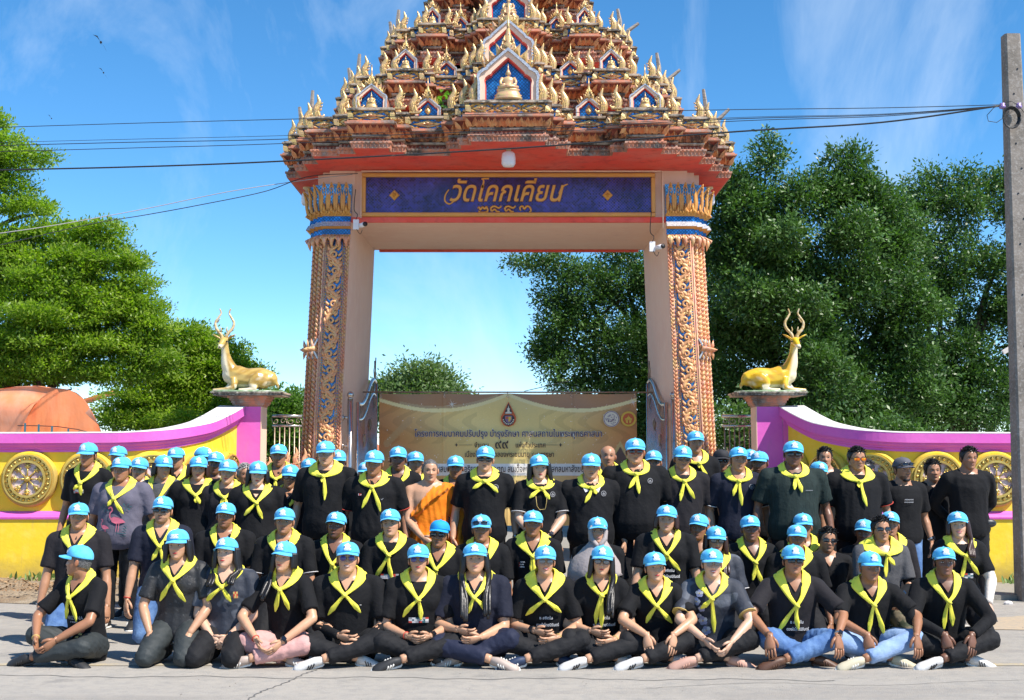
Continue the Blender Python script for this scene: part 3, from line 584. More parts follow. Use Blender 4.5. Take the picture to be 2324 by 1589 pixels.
hb = MB(); hb.lathe([(.011, 0), (.011, .003)], n=8, ax=Matrix.Rotation(R(90), 3, 'X'))
ho = None
for i in range(20):
    z = .5 + i * .28; x = a.x + .03 + dx * z / tp.z + (.03 if i % 2 else -.02); y = 13.95 - (w0 + (w1 - w0) * z / tp.z) * .75 - .001
    if ho is None: ho = hb.build('bolt_hole', m_black, r, (x, y, z))
    else: q = ho.copy(); COL.objects.link(q); q.parent = r; q.location = (x, y, z)
q = P(2298, 265, 13.75); b = MB(); b.smooth = True
for k in range(4): b.tube([(q.x + (.10 + .008 * k) * math.cos(t) * .8, 13.8 - .01 * k, q.z + (.10 + .008 * k) * math.sin(t)) for t in np.arange(0, 6.5, .4)], .007, 5)
b.build('cable_coil', m_wire, r)
b = MB(); b.smooth = True; b.tube([P(x, y, 13.7) for x, y in ((2272, 238), (2255, 245), (2240, 262), (2243, 275), (2262, 278), (2285, 262), (2300, 250))], .004, 5); b.tube([P(x, y, 13.7) for x, y in ((2285, 232), (2296, 230), (2310, 238), (2320, 250), (2330, 262))], .004, 5); b.build('loose_wire', m_wire, r)
b = MB(); b.smooth = True
for xx in (2275, 2312): q = P(xx, 241, 13.8); b.lathe([(.02, -.03), (.035, -.02), (.035, 0), (.025, .01), (.03, .03)], c=q, n=10)
b.build('insulator', mat('violet_insulator', (.3, .2, .45), .3), r)
b = MB(); b.box(P(2303, 760, 14.3), (.12, .04, .12)); b.box(P(2290, 792, 14.3), (.16, .03, .05), Matrix.Rotation(R(-30), 3, 'Y'))
b.build('sign_plate', m_white, r)
def cable(name, label, pts, rr, m):
    b = MB(); b.smooth = True; b.tube(cr_spline(pts, 8), rr, 5); return tag(b.build(name, m), label, 'cable', 'overhead cables')
yc = 14.6
cable('overhead_cable', 'thick black cable, the lowest crossing in front of the red soffit', [P(-60, 387, 15.6), P(300, 379, 15.4), P(640, 366, 15.2), P(1162, 337, 14.9), P(1670, 299, 14.5), P(2000, 278, 14.2), P(2270, 240, 13.9)], .010, m_wire)
cable('overhead_cable', 'thin cable second above the thick one, ending at the pole', [P(-60, 346, 15.6), P(300, 336, 15.4), P(640, 326, 15.2), P(1162, 304, 14.9), P(1670, 275, 14.5), P(2000, 264, 14.2), P(2270, 242, 13.9)], .0045, m_wire)
cable('overhead_cable', 'thin cable running third above the thick black one', [P(-60, 332, 15.6), P(300, 323, 15.4), P(640, 316, 15.2), P(1162, 295, 14.9), P(1670, 270, 14.5), P(2000, 261, 14.2), P(2270, 241, 13.9)], .005, m_wire)
cable('overhead_cable', 'thinnest cable just above the pair meeting the tier edge', [P(-60, 325, 15.6), P(300, 316, 15.4), P(640, 308, 15.2), P(1162, 290, 14.9), P(1670, 267, 14.5), P(2000, 259, 14.2), P(2270, 240, 13.9)], .003, m_wire)
cable('overhead_cable', 'topmost cable of all, crossing in front of the gilded antefixes', [P(-60, 291, 15.6), P(300, 280, 15.4), P(640, 271, 15.2), P(1162, 258, 14.9), P(1670, 249, 14.5), P(2000, 245, 14.2), P(2270, 238, 13.9)], .0045, m_wire)
cable('service_cable', 'pale service cable rising from the left tree to the roof corner', [P(-40, 535, 16.5), P(120, 512, 16.8), P(330, 474, 17.2), P(520, 435, 17.4), P(700, 408, 17.7), P(800, 396, 17.86)], .006, m_wire2)
cable('service_cable', 'dark wavy service cable just under the pale one', [P(-40, 566, 16.5), P(200, 510, 16.9), P(330, 488, 17.2), P(450, 466, 17.3), P(600, 435, 17.5), P(700, 401, 17.7), P(812, 394, 17.86)], .006, m_wire)
cable('service_cable', 'thin far wire rising from the left column to the gate leaf finial', [P(620, 905, 26), P(700, 887, 26.5)], .01, m_wire)
cable('service_cable', 'thin far wire descending towards the top of the banner', [P(1190, 888, 26), P(1290, 865, 26)], .008, m_wire)
for (x, y, k, lb) in ((229, 96, .8, 'tiny dark bird gliding highest in the left sky'), (235, 165, .5, 'tiny dark bird, second highest in the left sky'), (117, 269, .4, 'tiny dark bird lowest in the sky above the left tree')):
    b = MB(); b.smooth = True; b.ball((0, 0, 0), (.10, .25, .08), 8, 5); b.add([(-.08, 0, .02), (-.5, -.1, .22), (-.85, .1, .12), (-.5, .15, .18)], [(0, 1, 2, 3)]); b.add([(.08, 0, .02), (.5, -.1, -.18), (.8, .1, -.3), (.5, .15, -.15)], [(0, 1, 2, 3)]); b.add([(0, .2, 0), (-.1, .42, 0), (.1, .42, 0)], [(0, 1, 2)])
    o = b.build('bird', mat('dark_feather', (.02, .02, .022), .8), None, P(x, y, 80)); o.rotation_euler = (0, R(35), R(20)); o.scale = (k, k, k); tag(o, lb, 'bird', 'birds in the sky')

tag(litter('road_grit', 900, (-9, 9), (6.5, 13.5), 0.004, 0.007, mat('grit', (0.16, 0.14, 0.12), 0.95), 8, 0.6), 'scattered grit and tiny leaf crumbs on the road surface', 'grit')
# ================================================================ THE TEMPLE GATE
GY = 19.25
gate = thing('temple_gate', 'ornate Thai temple gate with tiered gilded roof, red soffit and carved columns', 'gate', (-.05, GY, 0))
QP = [(.50, -2.95), (.50, -2.75), (.64, -2.75), (.64, -2.55), (.80, -2.55), (.80, -2.15), (1.39, -2.15), (1.39, -2.36), (1.57, -2.36), (1.57, -2.58), (2.07, -2.58), (2.07, -2.25), (2.30, -2.25), (2.30, -2.12),
      (2.67, -2.12), (2.67, -1.65), (2.87, -1.65), (2.87, -1.20), (3.05, -1.20), (3.05, -.75), (3.25, -.75)]
def full_poly(q):
    a = q; b = [(x, -y) for x, y in reversed(q)]; c = [(-x, -y) for x, y in q]; d = [(-x, y) for x, y in reversed(q)]
    return a + b + c + d
def offset(poly, d):
    n = len(poly); out = []
    for i in range(n):
        p0, p1, p2 = poly[i - 1], poly[i], poly[(i + 1) % n]; r = [p1[0], p1[1]]
        for a, b in ((p0, p1), (p1, p2)):
            dx, dy = b[0] - a[0], b[1] - a[1]; L = math.hypot(dx, dy) or 1
            r[0] += dy / L * d; r[1] += -dx / L * d
        out.append(tuple(r))
    return out
def band(poly, prof, name, m, parent, loc=(0, 0, 0)):
    b = MB(); n = len(poly); vs = []
    for (o_, z) in prof: vs += [(x, y, z) for x, y in offset(poly, o_)]
    k = len(prof); fs = [(j * n + i, j * n + (i + 1) % n, (j + 1) * n + (i + 1) % n, (j + 1) * n + i) for j in range(k - 1) for i in range(n)]
    fs += [tuple(range(n))[::-1], tuple((k - 1) * n + i for i in range(n))]
    b.add(vs, fs); return b.build(name, m, parent, loc)
def edges_front(poly):
    n = len(poly); out = []
    for i in range(n):
        a, b = poly[i], poly[(i + 1) % n]; dx, dy = b[0] - a[0], b[1] - a[1]; L = math.hypot(dx, dy)
        if L < 1e-4: continue
        nx, ny = dy / L, -dx / L
        if ny > .5: continue            # faces away
        if max(a[1], b[1]) > .9: continue
        out.append((Vector((*a, 0)), Vector((dx / L, dy / L, 0)), Vector((nx, ny, 0)), L))
    return out
# --- repeated reliefs (shared meshes)
def carved_petal(b, o, u, n, w, h, o1, lift, inner=True):
    """upright pointed petal at o; u along the edge, n outward; leans outward by o1 over its height"""
    def pt(a, z, e=0): return o + u * a + Vector((0, 0, z)) + n * (o1 * z / h + e)
    k = [pt(-w / 2, 0), pt(-w * .52, h * .45), pt(-w * .2, h * .82), pt(0, h), pt(w * .2, h * .82), pt(w * .52, h * .45), pt(w / 2, 0), pt(0, h * .12, lift), pt(0, h * .6, lift)]
    b.add(k, [(1, 0, 7), (2, 1, 7, 8), (3, 2, 8), (4, 3, 8), (5, 4, 8, 7), (6, 5, 7)][::1])
def tooth(b, o, u, n, w, h, lift):
    k = [o - u * w / 2, o + u * w / 2, o + Vector((0, 0, -h)), o + n * lift + Vector((0, 0, -h * .35))]
    b.add(k, [(0, 2, 3), (2, 1, 3), (1, 0, 3)])
def leaf_blob(b, o, u, n, w, h, lift, tilt=0.0):
    """small carved leaf lying on the face"""
    c, s = math.cos(tilt), math.sin(tilt); A = u * c + Vector((0, 0, s)); B = -u * s + Vector((0, 0, c))
    pts = [(-.5, 0), (-.35, .22), (0, .32), (.3, .2), (.6, .02), (.25, -.12), (0, -.3), (-.35, -.2)]
    vs = [o + A * (x * w) + B * (z * h) for x, z in pts] + [o + n * lift + A * (-.1 * w)]
    b.add(vs, [(i, (i + 1) % 8, 8) for i in range(8)])
def rosette_mesh(w=.30, h=.13):
    b = MB(); b.smooth = False; n = Vector((0, -1, 0)); u = Vector((1, 0, 0)); z = Vector((0, 0, 1)); o = Vector((0, 0, 0))
    dia = [(-.5 * w, 0), (0, .5 * h), (.5 * w, 0), (0, -.5 * h)]
    b.add([(x, -.004, q) for x, q in dia] + [(x * .8, -.018, q * .8) for x, q in dia], [(0, 1, 5, 4), (1, 2, 6, 5), (2, 3, 7, 6), (3, 0, 4, 7), (4, 5, 6, 7)])
    for k in range(8):
        a = k * math.pi / 4; r = .5 * (w if k % 4 == 0 else (h if k % 4 == 2 else (w + h) * .33)); r *= .72
        d = Vector((math.cos(a), 0, math.sin(a))); s = Vector((-math.sin(a), 0, math.cos(a))) * r * .26; c = Vector((0, -.016, 0))
        b.add([c + d * r * .1 + s, c + d * r, c + d * r * .1 - s, c + d * r * .35 + Vector((0, -.022, 0)), c + d * r * .0], [(0, 1, 3), (1, 2, 3), (2, 4, 3), (4, 0, 3)])
    b.smooth = True; b.ball((0, -.035, 0), (h * .16, .025, h * .16), 8, 5)
    me = bpy.data.meshes.new('rosette'); me.from_pydata(b.v, [], b.f); me.polygons.foreach_set('use_smooth', b.sm); me.materials.append(m_goldfl); return me
def flame_mesh(sgn=1, m=m_goldfl):
    """antefix with an S-curved flame tip, 1 unit tall"""
    b = MB(); b.smooth = True
    sp = cr_spline([(-.02, 0, 0), (-.07, 0, .15), (-.12, 0, .32), (-.02, 0, .50), (.05, 0, .66), (.0, 0, .82), (-.06, 0, 1.0)], 3); n = len(sp)
    rad = [(float(np.interp(i / (n - 1), [0, .2, .45, .7, .9, 1], [.20, .20, .16, .11, .05, .006])), float(np.interp(i / (n - 1), [0, .3, .8, 1], [.12, .11, .05, .006]))) for i in range(n)]
    b.tube([(p.x * sgn, p.y, p.z) for p in sp], [(r[0], r[1]) for r in rad], 8, ref=(1, 0, 0))
    for (x, z, s) in ((.06, .30, 1), (.10, .44, .8), (.13, .58, .6)):     # flicks on the inner edge
        b.tube([(x * sgn * .3, -.02, z), ((x + .10) * sgn, -.02, z + .03), ((x + .13) * sgn, -.01, z + .14 * s)], [(.06 * s, .04), (.045 * s, .035), .004], 5)
    b.tube([(.08 * sgn, -.04, .05), (.24 * sgn, -.05, .03), (.32 * sgn, -.04, .11), (.25 * sgn, -.03, .17)], [.06, .06, .045, .01], 6)   # curl at the foot
    for k in range(3): # carved grooves: raised strands down the body
        x = -.13 + .08 * k; b.tube([((x + .05) * sgn, -.10, .02), ((x - .0) * sgn, -.115, .18), ((x - .03) * sgn, -.10, .34), ((x + .05) * sgn, -.07, .50)], [.018, .02, .018, .005], 4)
    b.smooth = False; b.box((0, 0, .01), (.52, .26, .05))
    me = bpy.data.meshes.new('flame_antefix'); me.from_pydata(b.v, [], b.f); me.polygons.foreach_set('use_smooth', b.sm); me.materials.append(m); return me
FL_R, FL_L, ROS = flame_mesh(1), flame_mesh(-1), rosette_mesh()
def bud_mesh():
    b = MB(); b.smooth = True; b.lathe([(.10, 0), (.14, .12), (.12, .22), (.18, .30), (.20, .45), (.12, .62), (.05, .78), (.01, 1.0)], n=8)
    for k in range(8):
        a = k * math.pi / 4; b.tube([(.12 * math.cos(a), .12 * math.sin(a), .28), (.22 * math.cos(a), .22 * math.sin(a), .42), (.16 * math.cos(a), .16 * math.sin(a), .58)], [.05, .05, .008], 4)
    me = bpy.data.meshes.new('bud_finial'); me.from_pydata(b.v, [], b.f); me.polygons.foreach_set('use_smooth', b.sm); me.materials.append(m_goldfl); return me
BUD = bud_mesh()
def put(name, me, parent, loc, scale=1.0, rz=0.0):
    o = bpy.data.objects.new(name, me); COL.objects.link(o); o.parent = parent; o.location = loc; o.scale = scale if isinstance(scale, tuple) else (scale,) * 3; o.rotation_euler = (0, 0, rz); return o
def statue_mesh(m):
    """seated figure on a two-stage plinth, 1 unit tall overall"""
    b = MB(); b.smooth = True
    b.lathe([(.36, 0), (.37, .05), (.33, .08), (.36, .12), (.30, .14), (.31, .19), (.27, .22), (.30, .25), (.31, .28)], n=14, sx=1.05, sy=.55)
    b.tube([(-.27, -.05, .325), (-.12, -.13, .335), (.05, -.15, .34), (.24, -.06, .33)], [.05, .055, .05, .035], 8)
    b.tube([(.27, -.05, .325), (.12, -.12, .34), (-.05, -.16, .36), (-.18, -.1, .35)], [.05, .055, .045, .03], 8)
    b.tube([(0, 0, .30), (0, .01, .40), (0, .02, .52), (0, .02, .60), (0, .02, .65)], [(.14, .17), (.08, .12), (.10, .16), (.08, .17), (.05, .05)], 10, ref=(0, 1, 0))
    for s in (-1, 1): b.tube([(s * .15, .02, .61), (s * .21, 0, .50), (s * .20, -.07, .40), (s * .08, -.13, .385)], [.05, .045, .04, .03], 7)
    b.ball((0, 0, .74), (.062, .07, .085), 10, 8); b.ball((0, .01, .80), (.045, .05, .05), 8, 6); b.tube([(0, .01, .82), (0, .01, .88), (0, .01, 1.0)], [.03, .02, .004], 6)
    for s in (-1, 1): b.ball((s * .065, .01, .72), (.012, .02, .045), 5, 4)
    me = bpy.data.meshes.new('seated_statue'); me.from_pydata(b.v, [], b.f); me.polygons.foreach_set('use_smooth', b.sm); me.materials.append(m); return me
STAT = statue_mesh(m_goldfl); STAT2 = statue_mesh(mat('pink_gold_statue', (.66, .36, .22), .35, .2, noise=(8, (.6, .45, .2), .4, .6)))
def arch_outline(a, h):
    half = [(a, 0), (a, h * .36), (a * 1.04, h * .46), (a * .98, h * .54), (a * .84, h * .595), (a * .74, h * .615), (a * .70, h * .66), (a * .60, h * .71), (a * .36, h * .83), (a * .14, h * .94), (0, h * 1.0)]
    return half + [(-x, z) for x, z in reversed(half[:-1])]
def ring_frame(b, o1, o2, y0, y1):
    n = len(o1); vs = [(x, y0, z) for x, z in o1] + [(x, y0, z) for x, z in o2] + [(x, y1, z) for x, z in o1] + [(x, y1, z) for x, z in o2]; fs = []
    for i in range(n - 1): fs += [(i, i + 1, n + i + 1, n + i), (i, i + 2 * n, i + 1 + 2 * n, i + 1), (n + i, n + i + 1, 3 * n + i + 1, 3 * n + i)]
    fs += [(0, n, 3 * n, 2 * n), (n - 1, 3 * n - 1, 4 * n - 1, 2 * n - 1)]
    b.add(vs, fs)
def niche(parent, loc, a, h, d, content='statue', spire=.5, leaves_n=8, sc=1.0):
    r = put('niche', None, parent, loc)
    b = MB(); b.prism(arch_outline(a, h), -.001, d, 0); o = b.build('niche_body', m_stain, parent, loc); bpy.data.objects.remove(r); r = o
    b = MB(); ring_frame(b, arch_outline(a * .95, h * .955), arch_outline(a * .78, h * .84), -.10 * sc - .03, 0.0); b.build('frame', m_peach, r)
    b = MB(); ring_frame(b, arch_outline(a * 1.03, h * 1.02), arch_outline(a * .945, h * .955), -.13 * sc - .03, -.02); b.build('mirror_edge', m_silver, r)
    b = MB(); ring_frame(b, arch_outline(a * .79, h * .85), arch_outline(a * .745, h * .81), -.075 * sc - .03, 0.0); b.build('red_reveal', m_red, r)
    b = MB(); b.prism(arch_outline(a * .80, h * .86), -.010, -.002); b.build('mosaic_panel', m_blue, r)
    ol = arch_outline(a * 1.05, h * 1.04); b = MB(); u0 = Vector((0, 0, 0))
    segs = []
    for i in range(5, len(ol) - 6):
        p = Vector((ol[i][0], 0, ol[i][1])); q = Vector((ol[i + 1][0], 0, ol[i + 1][1])); L = (q - p).length; k = max(1, round(L / (.075 * sc + .02)))
        for j in range(k):
            t = (j + .5) / k; c = p.lerp(q, t); dr = (q - p).normalized(); nn = Vector((dr.z, 0, -dr.x)); 
            if nn.dot(c - Vector((0, 0, h * .4))) < 0: nn = -nn
            up = (nn + Vector((0, 0, .9))).normalized(); w = L / k * .6; hh = (.13 * sc + .035)
            b.add([c + dr * w + Vector((0, -.05, 0)), c - dr * w + Vector((0, -.05, 0)), c + up * hh + Vector((0, -.06, 0)), c + up * hh * .35 + Vector((0, -.10 * sc - .03, 0)), c + Vector((0, .02, 0))], [(0, 2, 3), (2, 1, 3), (1, 0, 3), (0, 4, 2), (4, 1, 2)])
    b.build('leaf_crest', m_goldfl, r)
    if spire:
        b = MB(); b.smooth = True; z0 = h * .98
        b.lathe([(.10 * spire, z0 - .10 * spire), (.22 * spire, z0), (.20 * spire, z0 + .08 * spire), (.26 * spire, z0 + .16 * spire), (.15 * spire, z0 + .30 * spire), (.15 * spire, z0 + .42 * spire), (.09 * spire, z0 + .55 * spire), (.04 * spire, z0 + .8 * spire), (.006, z0 + 1.25 * spire)], c=(0, -.06, 0), n=10, sy=.6)
        for s_ in (-1, 1):
            for k in range(3): b.tube([(s_ * .10 * spire, -.09, z0 + (.02 + .14 * k) * spire), (s_ * (.24 - .05 * k) * spire, -.09, z0 + (.08 + .14 * k) * spire), (s_ * (.20 - .05 * k) * spire, -.09, z0 + (.22 + .14 * k) * spire)], [.05 * spire, .045 * spire, .004], 5)
        b.build('spire', m_goldfl, r)
    if content == 'statue': put('seated_statue', STAT if sc < .8 else STAT2, r, (0, -.09 * sc - .04, .005), (h * .66 if sc < .8 else h * .70))
    elif content == 'leaf':
        b = MB(); 
        for k in range(5):
            s_ = 1 - k * .18; z0 = h * .18; ol2 = [(0, z0), (-.2 * a * 2 * s_ * .6, z0 + .12 * h * s_), (-.26 * a * s_, z0 + .28 * h * s_), (0, z0 + .52 * h * s_), (.26 * a * s_, z0 + .28 * h * s_), (.2 * a * 2 * s_ * .6, z0 + .12 * h * s_)]
            b.ridge(ol2, -.03 - .012 * k, -.012 - .010 * k, (0, z0 + .2 * h * s_))
        b.build('leaf_ornament', m_goldfl, r)
    return r
def tier(z0, fx, fy, cx_, sc, hh, part_parent, first=False, detail=True):
    """one redented storey: fx maps plan x, fy scales plan y, hh scales the mouldings' height"""
    q = [(fx(x), y * fy) for x, y in QP]; poly = full_poly(q); h = hh
    Z = lambda t: z0 + t * h
    if first:
        band(poly, [(-.02, Z(0) - .002), (-.02, Z(.02))], 'soffit', m_red, part_parent)
    else: band(poly, [(-.02, Z(-.02)), (-.02, Z(.02))], 'soffit', m_red, part_parent)
    band(poly, [(0, Z(0.005)), (0.0, Z(.06)), (.025, Z(.075)), (.025, Z(.10)), (.0, Z(.105))], 'lower_cornice', m_stain, part_parent)
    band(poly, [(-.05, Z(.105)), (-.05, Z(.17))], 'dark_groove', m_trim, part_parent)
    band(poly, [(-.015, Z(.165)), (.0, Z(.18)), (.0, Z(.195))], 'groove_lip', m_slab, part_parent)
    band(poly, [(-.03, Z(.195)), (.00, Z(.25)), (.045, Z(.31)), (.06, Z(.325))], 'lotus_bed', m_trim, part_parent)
    band(poly, [(.065, Z(.325)), (.09, Z(.335)), (.09, Z(.36)), (.06, Z(.365)), (.06, Z(.385)), (.03, Z(.39))], 'middle_slab', m_stain, part_parent)
    band(poly, [(.01, Z(.388)), (.01, Z(.525))], 'frieze', m_blue, part_parent)
    band(poly, [(.03, Z(.525)), (.07, Z(.53)), (.07, Z(.55)), (.045, Z(.553)), (.045, Z(.57)), (-.1, Z(.575))], 'top_slab', m_slab, part_parent)
    if not detail: return poly
    pet = MB(); tee = MB(); lf = MB()
    for (a, u, n, L) in edges_front(offset(poly, -.03)):
        w = .075 * sc + .012; k = max(1, round(L / w)); w = L / k
        for i in range(k):
            o = a + u * (w * (i + .5)) + Vector((0, 0, Z(.198))) + n * .004
            carved_petal(pet, o, u, n, w * .96, .128 * h, .088, .034)
            o2 = a + u * (w * (i + 1)) + Vector((0, 0, Z(.198))) + n * .003
            carved_petal(pet, o2, u, n, w * .6, .10 * h, .065, .012)
    for (a, u, n, L) in edges_front(poly):
        w = .05 * sc + .006; k = max(1, round(L / w)); w = L / k
        for i in range(k):
            o = a + u * (w * (i + .5)) + n * .003 + Vector((0, 0, Z(.065))); tooth(tee, o, u, n, w * .9, .055 * h, .015)
            o = a + u * (w * (i + .5)) + n * .028 + Vector((0, 0, Z(.095))); tooth(tee, o, u, n, w * .6, .02 * h, .01)
            o = a - n * .046 + u * (w * (i + .5)) + Vector((0, 0, Z(.108))); carved_petal(tee, o, u, n, w * .7, .05 * h, .0, .015)
    for (a, u, n, L) in edges_front(offset(poly, .012)):
        mid = Z(.457); rz = math.atan2(n.x, -n.y)
        k = 1 if L < .75 else 3
        if L < .16:
            leaf_blob(lf, a + u * L / 2 + Vector((0, 0, mid)), u, n, L * .8, .10 * h, .03, .4); continue
        for i in range(k):
            c = a + u * (L * (i + .5) / k) + Vector((0, 0, mid)) + n * .004; wd = min(L / k * .80, .38 * sc + .05)
            put('rosette', ROS, part_parent, c, (wd / .30, 1.3, .115 * h / .13), rz)
        for i in range(k + 1):      # scrolling leaves between the lozenges
            for sy in (-1, 1):
                for sx_ in (-1, 1):
                    xx = L * i / k + sx_ * .055 * sc
                    leaf_blob(lf, a + u * min(L - .02, max(.02, L * i / k + sx_ * .02)) + Vector((0, 0, mid + sy * .018 * h)), u * sx_, n, .07 * sc, .045, .03, sy * .9)
                    if xx < .01 or xx > L - .01: continue
                    leaf_blob(lf, a + u * xx + Vector((0, 0, mid + sy * .040 * h)), u * sx_, n, .13 * sc, .085, .045, sy * .3)
                    xx2 = xx + sx_ * .08 * sc
                    if .02 < xx2 < L - .02: leaf_blob(lf, a + u * xx2 + Vector((0, 0, mid + sy * .052 * h)), u * sx_, n, .11 * sc, .06, .035, -sy * .2)
    # corner leaves on every salient corner, and antefixes above
    pp = offset(poly, .03); n_ = len(pp)
    for i in range(n_):
        p0, p1, p2 = pp[i - 1], pp[i], pp[(i + 1) % n_]
        crs = (p1[0] - p0[0]) * (p2[1] - p1[1]) - (p1[1] - p0[1]) * (p2[0] - p1[0])
        if crs <= 0 or p1[1] > .9 * fy: continue
        dg = Vector(((1 if p1[0] > 0 else -1), -1, 0)).normalized()
        c = Vector((p1[0], p1[1], Z(.445)))
        tip = c + dg * .05 * sc
        uu = Vector((-dg.y, dg.x, 0))
        carved_petal(lf, c + Vector((0, 0, -.05 * h)) - dg * .02, uu, dg, .11 * sc, .15 * h, .02, .045)
        carved_petal(pet, Vector((p1[0], p1[1], Z(.20))) - dg * .05, uu, dg, .10 * sc, .125 * h, .085, .02)
    [tag(o_, kind='stuff') for o_ in (pet.build('lotus_petals', m_lotus, part_parent), tee.build('cornice_teeth', m_stain, part_parent), lf.build('frieze_leaves', m_goldfl, part_parent))]
    for i in range(n_):
        p0, p1, p2 = pp[i - 1], pp[i], pp[(i + 1) % n_]
        crs = (p1[0] - p0[0]) * (p2[1] - p1[1]) - (p1[1] - p0[1]) * (p2[0] - p1[0])
        if crs <= 0 or p1[1] > .9 * fy: continue
        s_ = 1 if p1[0] > 0 else -1
        x = p1[0] - s_ * .10 * sc; y = p1[1] + .07 * sc
        g = random.Random(int(abs(p1[0]) * 100 + p1[1] * 37)); ht = (.30 + .06 * g.random()) * sc
        if abs(p1[0]) < fx(.6): ht *= 1.12
        put('flame_antefix', FL_L if s_ > 0 else FL_R, part_parent, (x, y, Z(.575)), (ht * .88, ht * .8, ht * 1.08), s_ * (0 if abs(y) > 1.2 * fy else .35))
    for s_ in (-1, 1):      # small flames and buds on the set-backs
        for (x, y, t) in ((.72, -2.05, 'f'), (1.48, -2.2, 'f'), (2.19, -2.12, 'b'), (2.78, -1.55, 'f'), (2.97, -1.1, 'f')):
            ht = .26 * sc
            if t == 'f': put('flame_antefix', FL_L if s_ > 0 else FL_R, part_parent, (fx(x) * s_, y * fy, Z(.575)), ht)
            else: put('bud_finial', BUD, part_parent, (fx(x) * s_, y * fy, Z(.575)), ht * 1.0)
        # side bulge niche with flanking flames
        xb = (fx(1.57) + fx(2.07)) / 2 * s_; wb_ = fx(2.07) - fx(1.57)
        yb = -2.58 * fy + .10
        niche(part_parent, (xb, yb, Z(.575)), min(.20, wb_ * .42) * (1 if sc > .9 else .95), .33 * sc, .5, 'statue', .22 * sc, sc=.45)
        xr = (fx(.80) + fx(1.39)) / 2 * s_
        niche(part_parent, (xr, -2.15 * fy + .04, Z(.575) - .02), min(.17, (fx(1.39) - fx(.8)) * .32), .28 * sc, .4, 'leaf', .22 * sc, sc=.35)
        # broken grey stakes at the corner
        for (dx, hgt, ln) in ((2.93, .80 * sc, .03), (3.06, .55 * sc, -.06)) if s_ < 0 else ((2.93, .82 * sc, -.03), (3.06, .52 * sc, .16)):
            b = MB(); x = fx(dx) * s_; y = -.62 * fy; b.tube([(x, y, Z(.5)), (x + ln * .3, y, Z(.575) + hgt * .7), (x + ln * s_ * .3 + ln, y, Z(.575) + hgt)], [.042, .036, .024], 5); b.build('bare_stake', m_wood, part_parent)
    return poly
def lin(c, e): return lambda x: x * c / .5 if x <= .5 else c + (x - .5) * (e - c) / 2.75
t1 = put('roof_tier', None, gate, (0, 0, 0)); 
def tier_obj(z0, fx, fy, sc, hh, first=False, detail=True):
    # the tier's body is the mesh that holds its carvings as sub-parts
    q = full_poly([(fx(x), y * fy) for x, y in QP])
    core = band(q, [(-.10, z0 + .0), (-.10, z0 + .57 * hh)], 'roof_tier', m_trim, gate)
    tier(z0, fx, fy, 0, sc, hh, core, first, detail); return core
bpy.data.objects.remove(t1)
HT = .95
tiers = [(5.60, lin(.50, 3.25), 1.0, 1.0, .95), (6.34, lin(.42, 2.50), .77, .86, .90), (7.17, lin(.37, 1.86), .57, .74, .88), (7.95, lin(.28, 1.22), .40, .6, .80)]
cores = []
for i, (z0, fx, fy, sc, hh) in enumerate(tiers):
    cores.append(tier_obj(z0, fx, fy, sc, hh, first=(i == 0)))
    if i + 1 < len(tiers):
        nz0, nfx, nfy, _, _ = tiers[i + 1]; ztop = z0 + .575 * hh
        q = full_poly([(nfx(x), y * nfy) for x, y in QP]); band(q, [(-.22, ztop - .02), (-.22, nz0 - .03)], 'drum', m_peach, gate)
        band(q, [(-.16, ztop + .001), (-.16, ztop + .05), (-.20, ztop + .06)], 'drum_base', m_stain, gate)
q = full_poly([(tiers[3][1](x), y * .42) for x, y in QP])
band(q, [(-.2, 8.40), (-.2, 8.75), (-.45, 9.1), (-.55, 9.6)], 'unseen_spire_body', m_coppery, gate)  # spire above the view, added for the shadow it casts
b = MB(); b.smooth = True; b.lathe([(.5, 9.5), (.55, 9.7), (.35, 10.0), (.38, 10.2), (.2, 10.6), (.1, 11.4), (.02, 12.4)], n=16); b.build('unseen_spire_finial', m_goldfl, gate)  # tip of the same unseen spire, also there for shadow
# central niches
niche(cores[0], (0, -2.95 + .13, 5.60 + .575 * .95), .385, .68, .9, 'statue', .42, sc=1.0)
niche(cores[1], (0, -2.95 * .76 + .13, 6.34 + .575 * .90), .33, .60, .7, 'leaf', .38, sc=.85)
niche(cores[2], (0, -2.95 * .56 + .13, 7.17 + .575 * .88), .30, .52, .6, 'statue', .3, sc=.85)
# a sapling rooted between the tiers
o = leaves('sapling', [(-.86, -1.95, 6.42)], [(.07, .05, .10)], 14, 3, .09, .03, leafmat('fig_leaf', (.12, .30, .05), (.2, .4, .08), .35, .3), gate, 5, aspect=.8)

# --- lintel, ceiling, sign
b = MB(); b.bb((-2.42, -1.22, 4.87), (2.42, 1.35, 5.595)); b.build('lintel', m_peach, gate)
b = MB(); b.bb((-2.30, -1.262, 4.855), (2.30, -1.19, 4.925)); b.build('lintel_edge', m_red, gate)
b = MB(); b.bb((-2.10, 1.28, 4.835), (2.10, 1.36, 4.868)); b.build('lintel_edge', m_red, gate)
sg_ = MB(); sg_.bb((-2.03, -1.255, 4.99), (2.03, -1.235, 5.50)); sign = sg_.build('sign_board', m_indigo, gate)
fr = MB(); x0, x1, z0, z1 = -2.09, 2.09, 4.93, 5.56
for (a_, b_) in (((x0, z0), (x1, z0 + .06)), ((x0, z1 - .06), (x1, z1)), ((x0, z0 + .06), (x0 + .06, z1 - .06)), ((x1 - .06, z0 + .06), (x1, z1 - .06))):
    fr.bb((a_[0], -1.30, a_[1]), (b_[0], -1.20, b_[1]))
o = fr.build('sign_frame', m_frame, sign); bv = o.modifiers.new('bevel', 'BEVEL'); bv.width = .015; bv.segments = 2
m_letter = mat('ochre_letter', (.72, .36, .07), .42, .15); m_letrim = mat('dark_red_letter', (.22, .04, .02), .5)
FONT = None
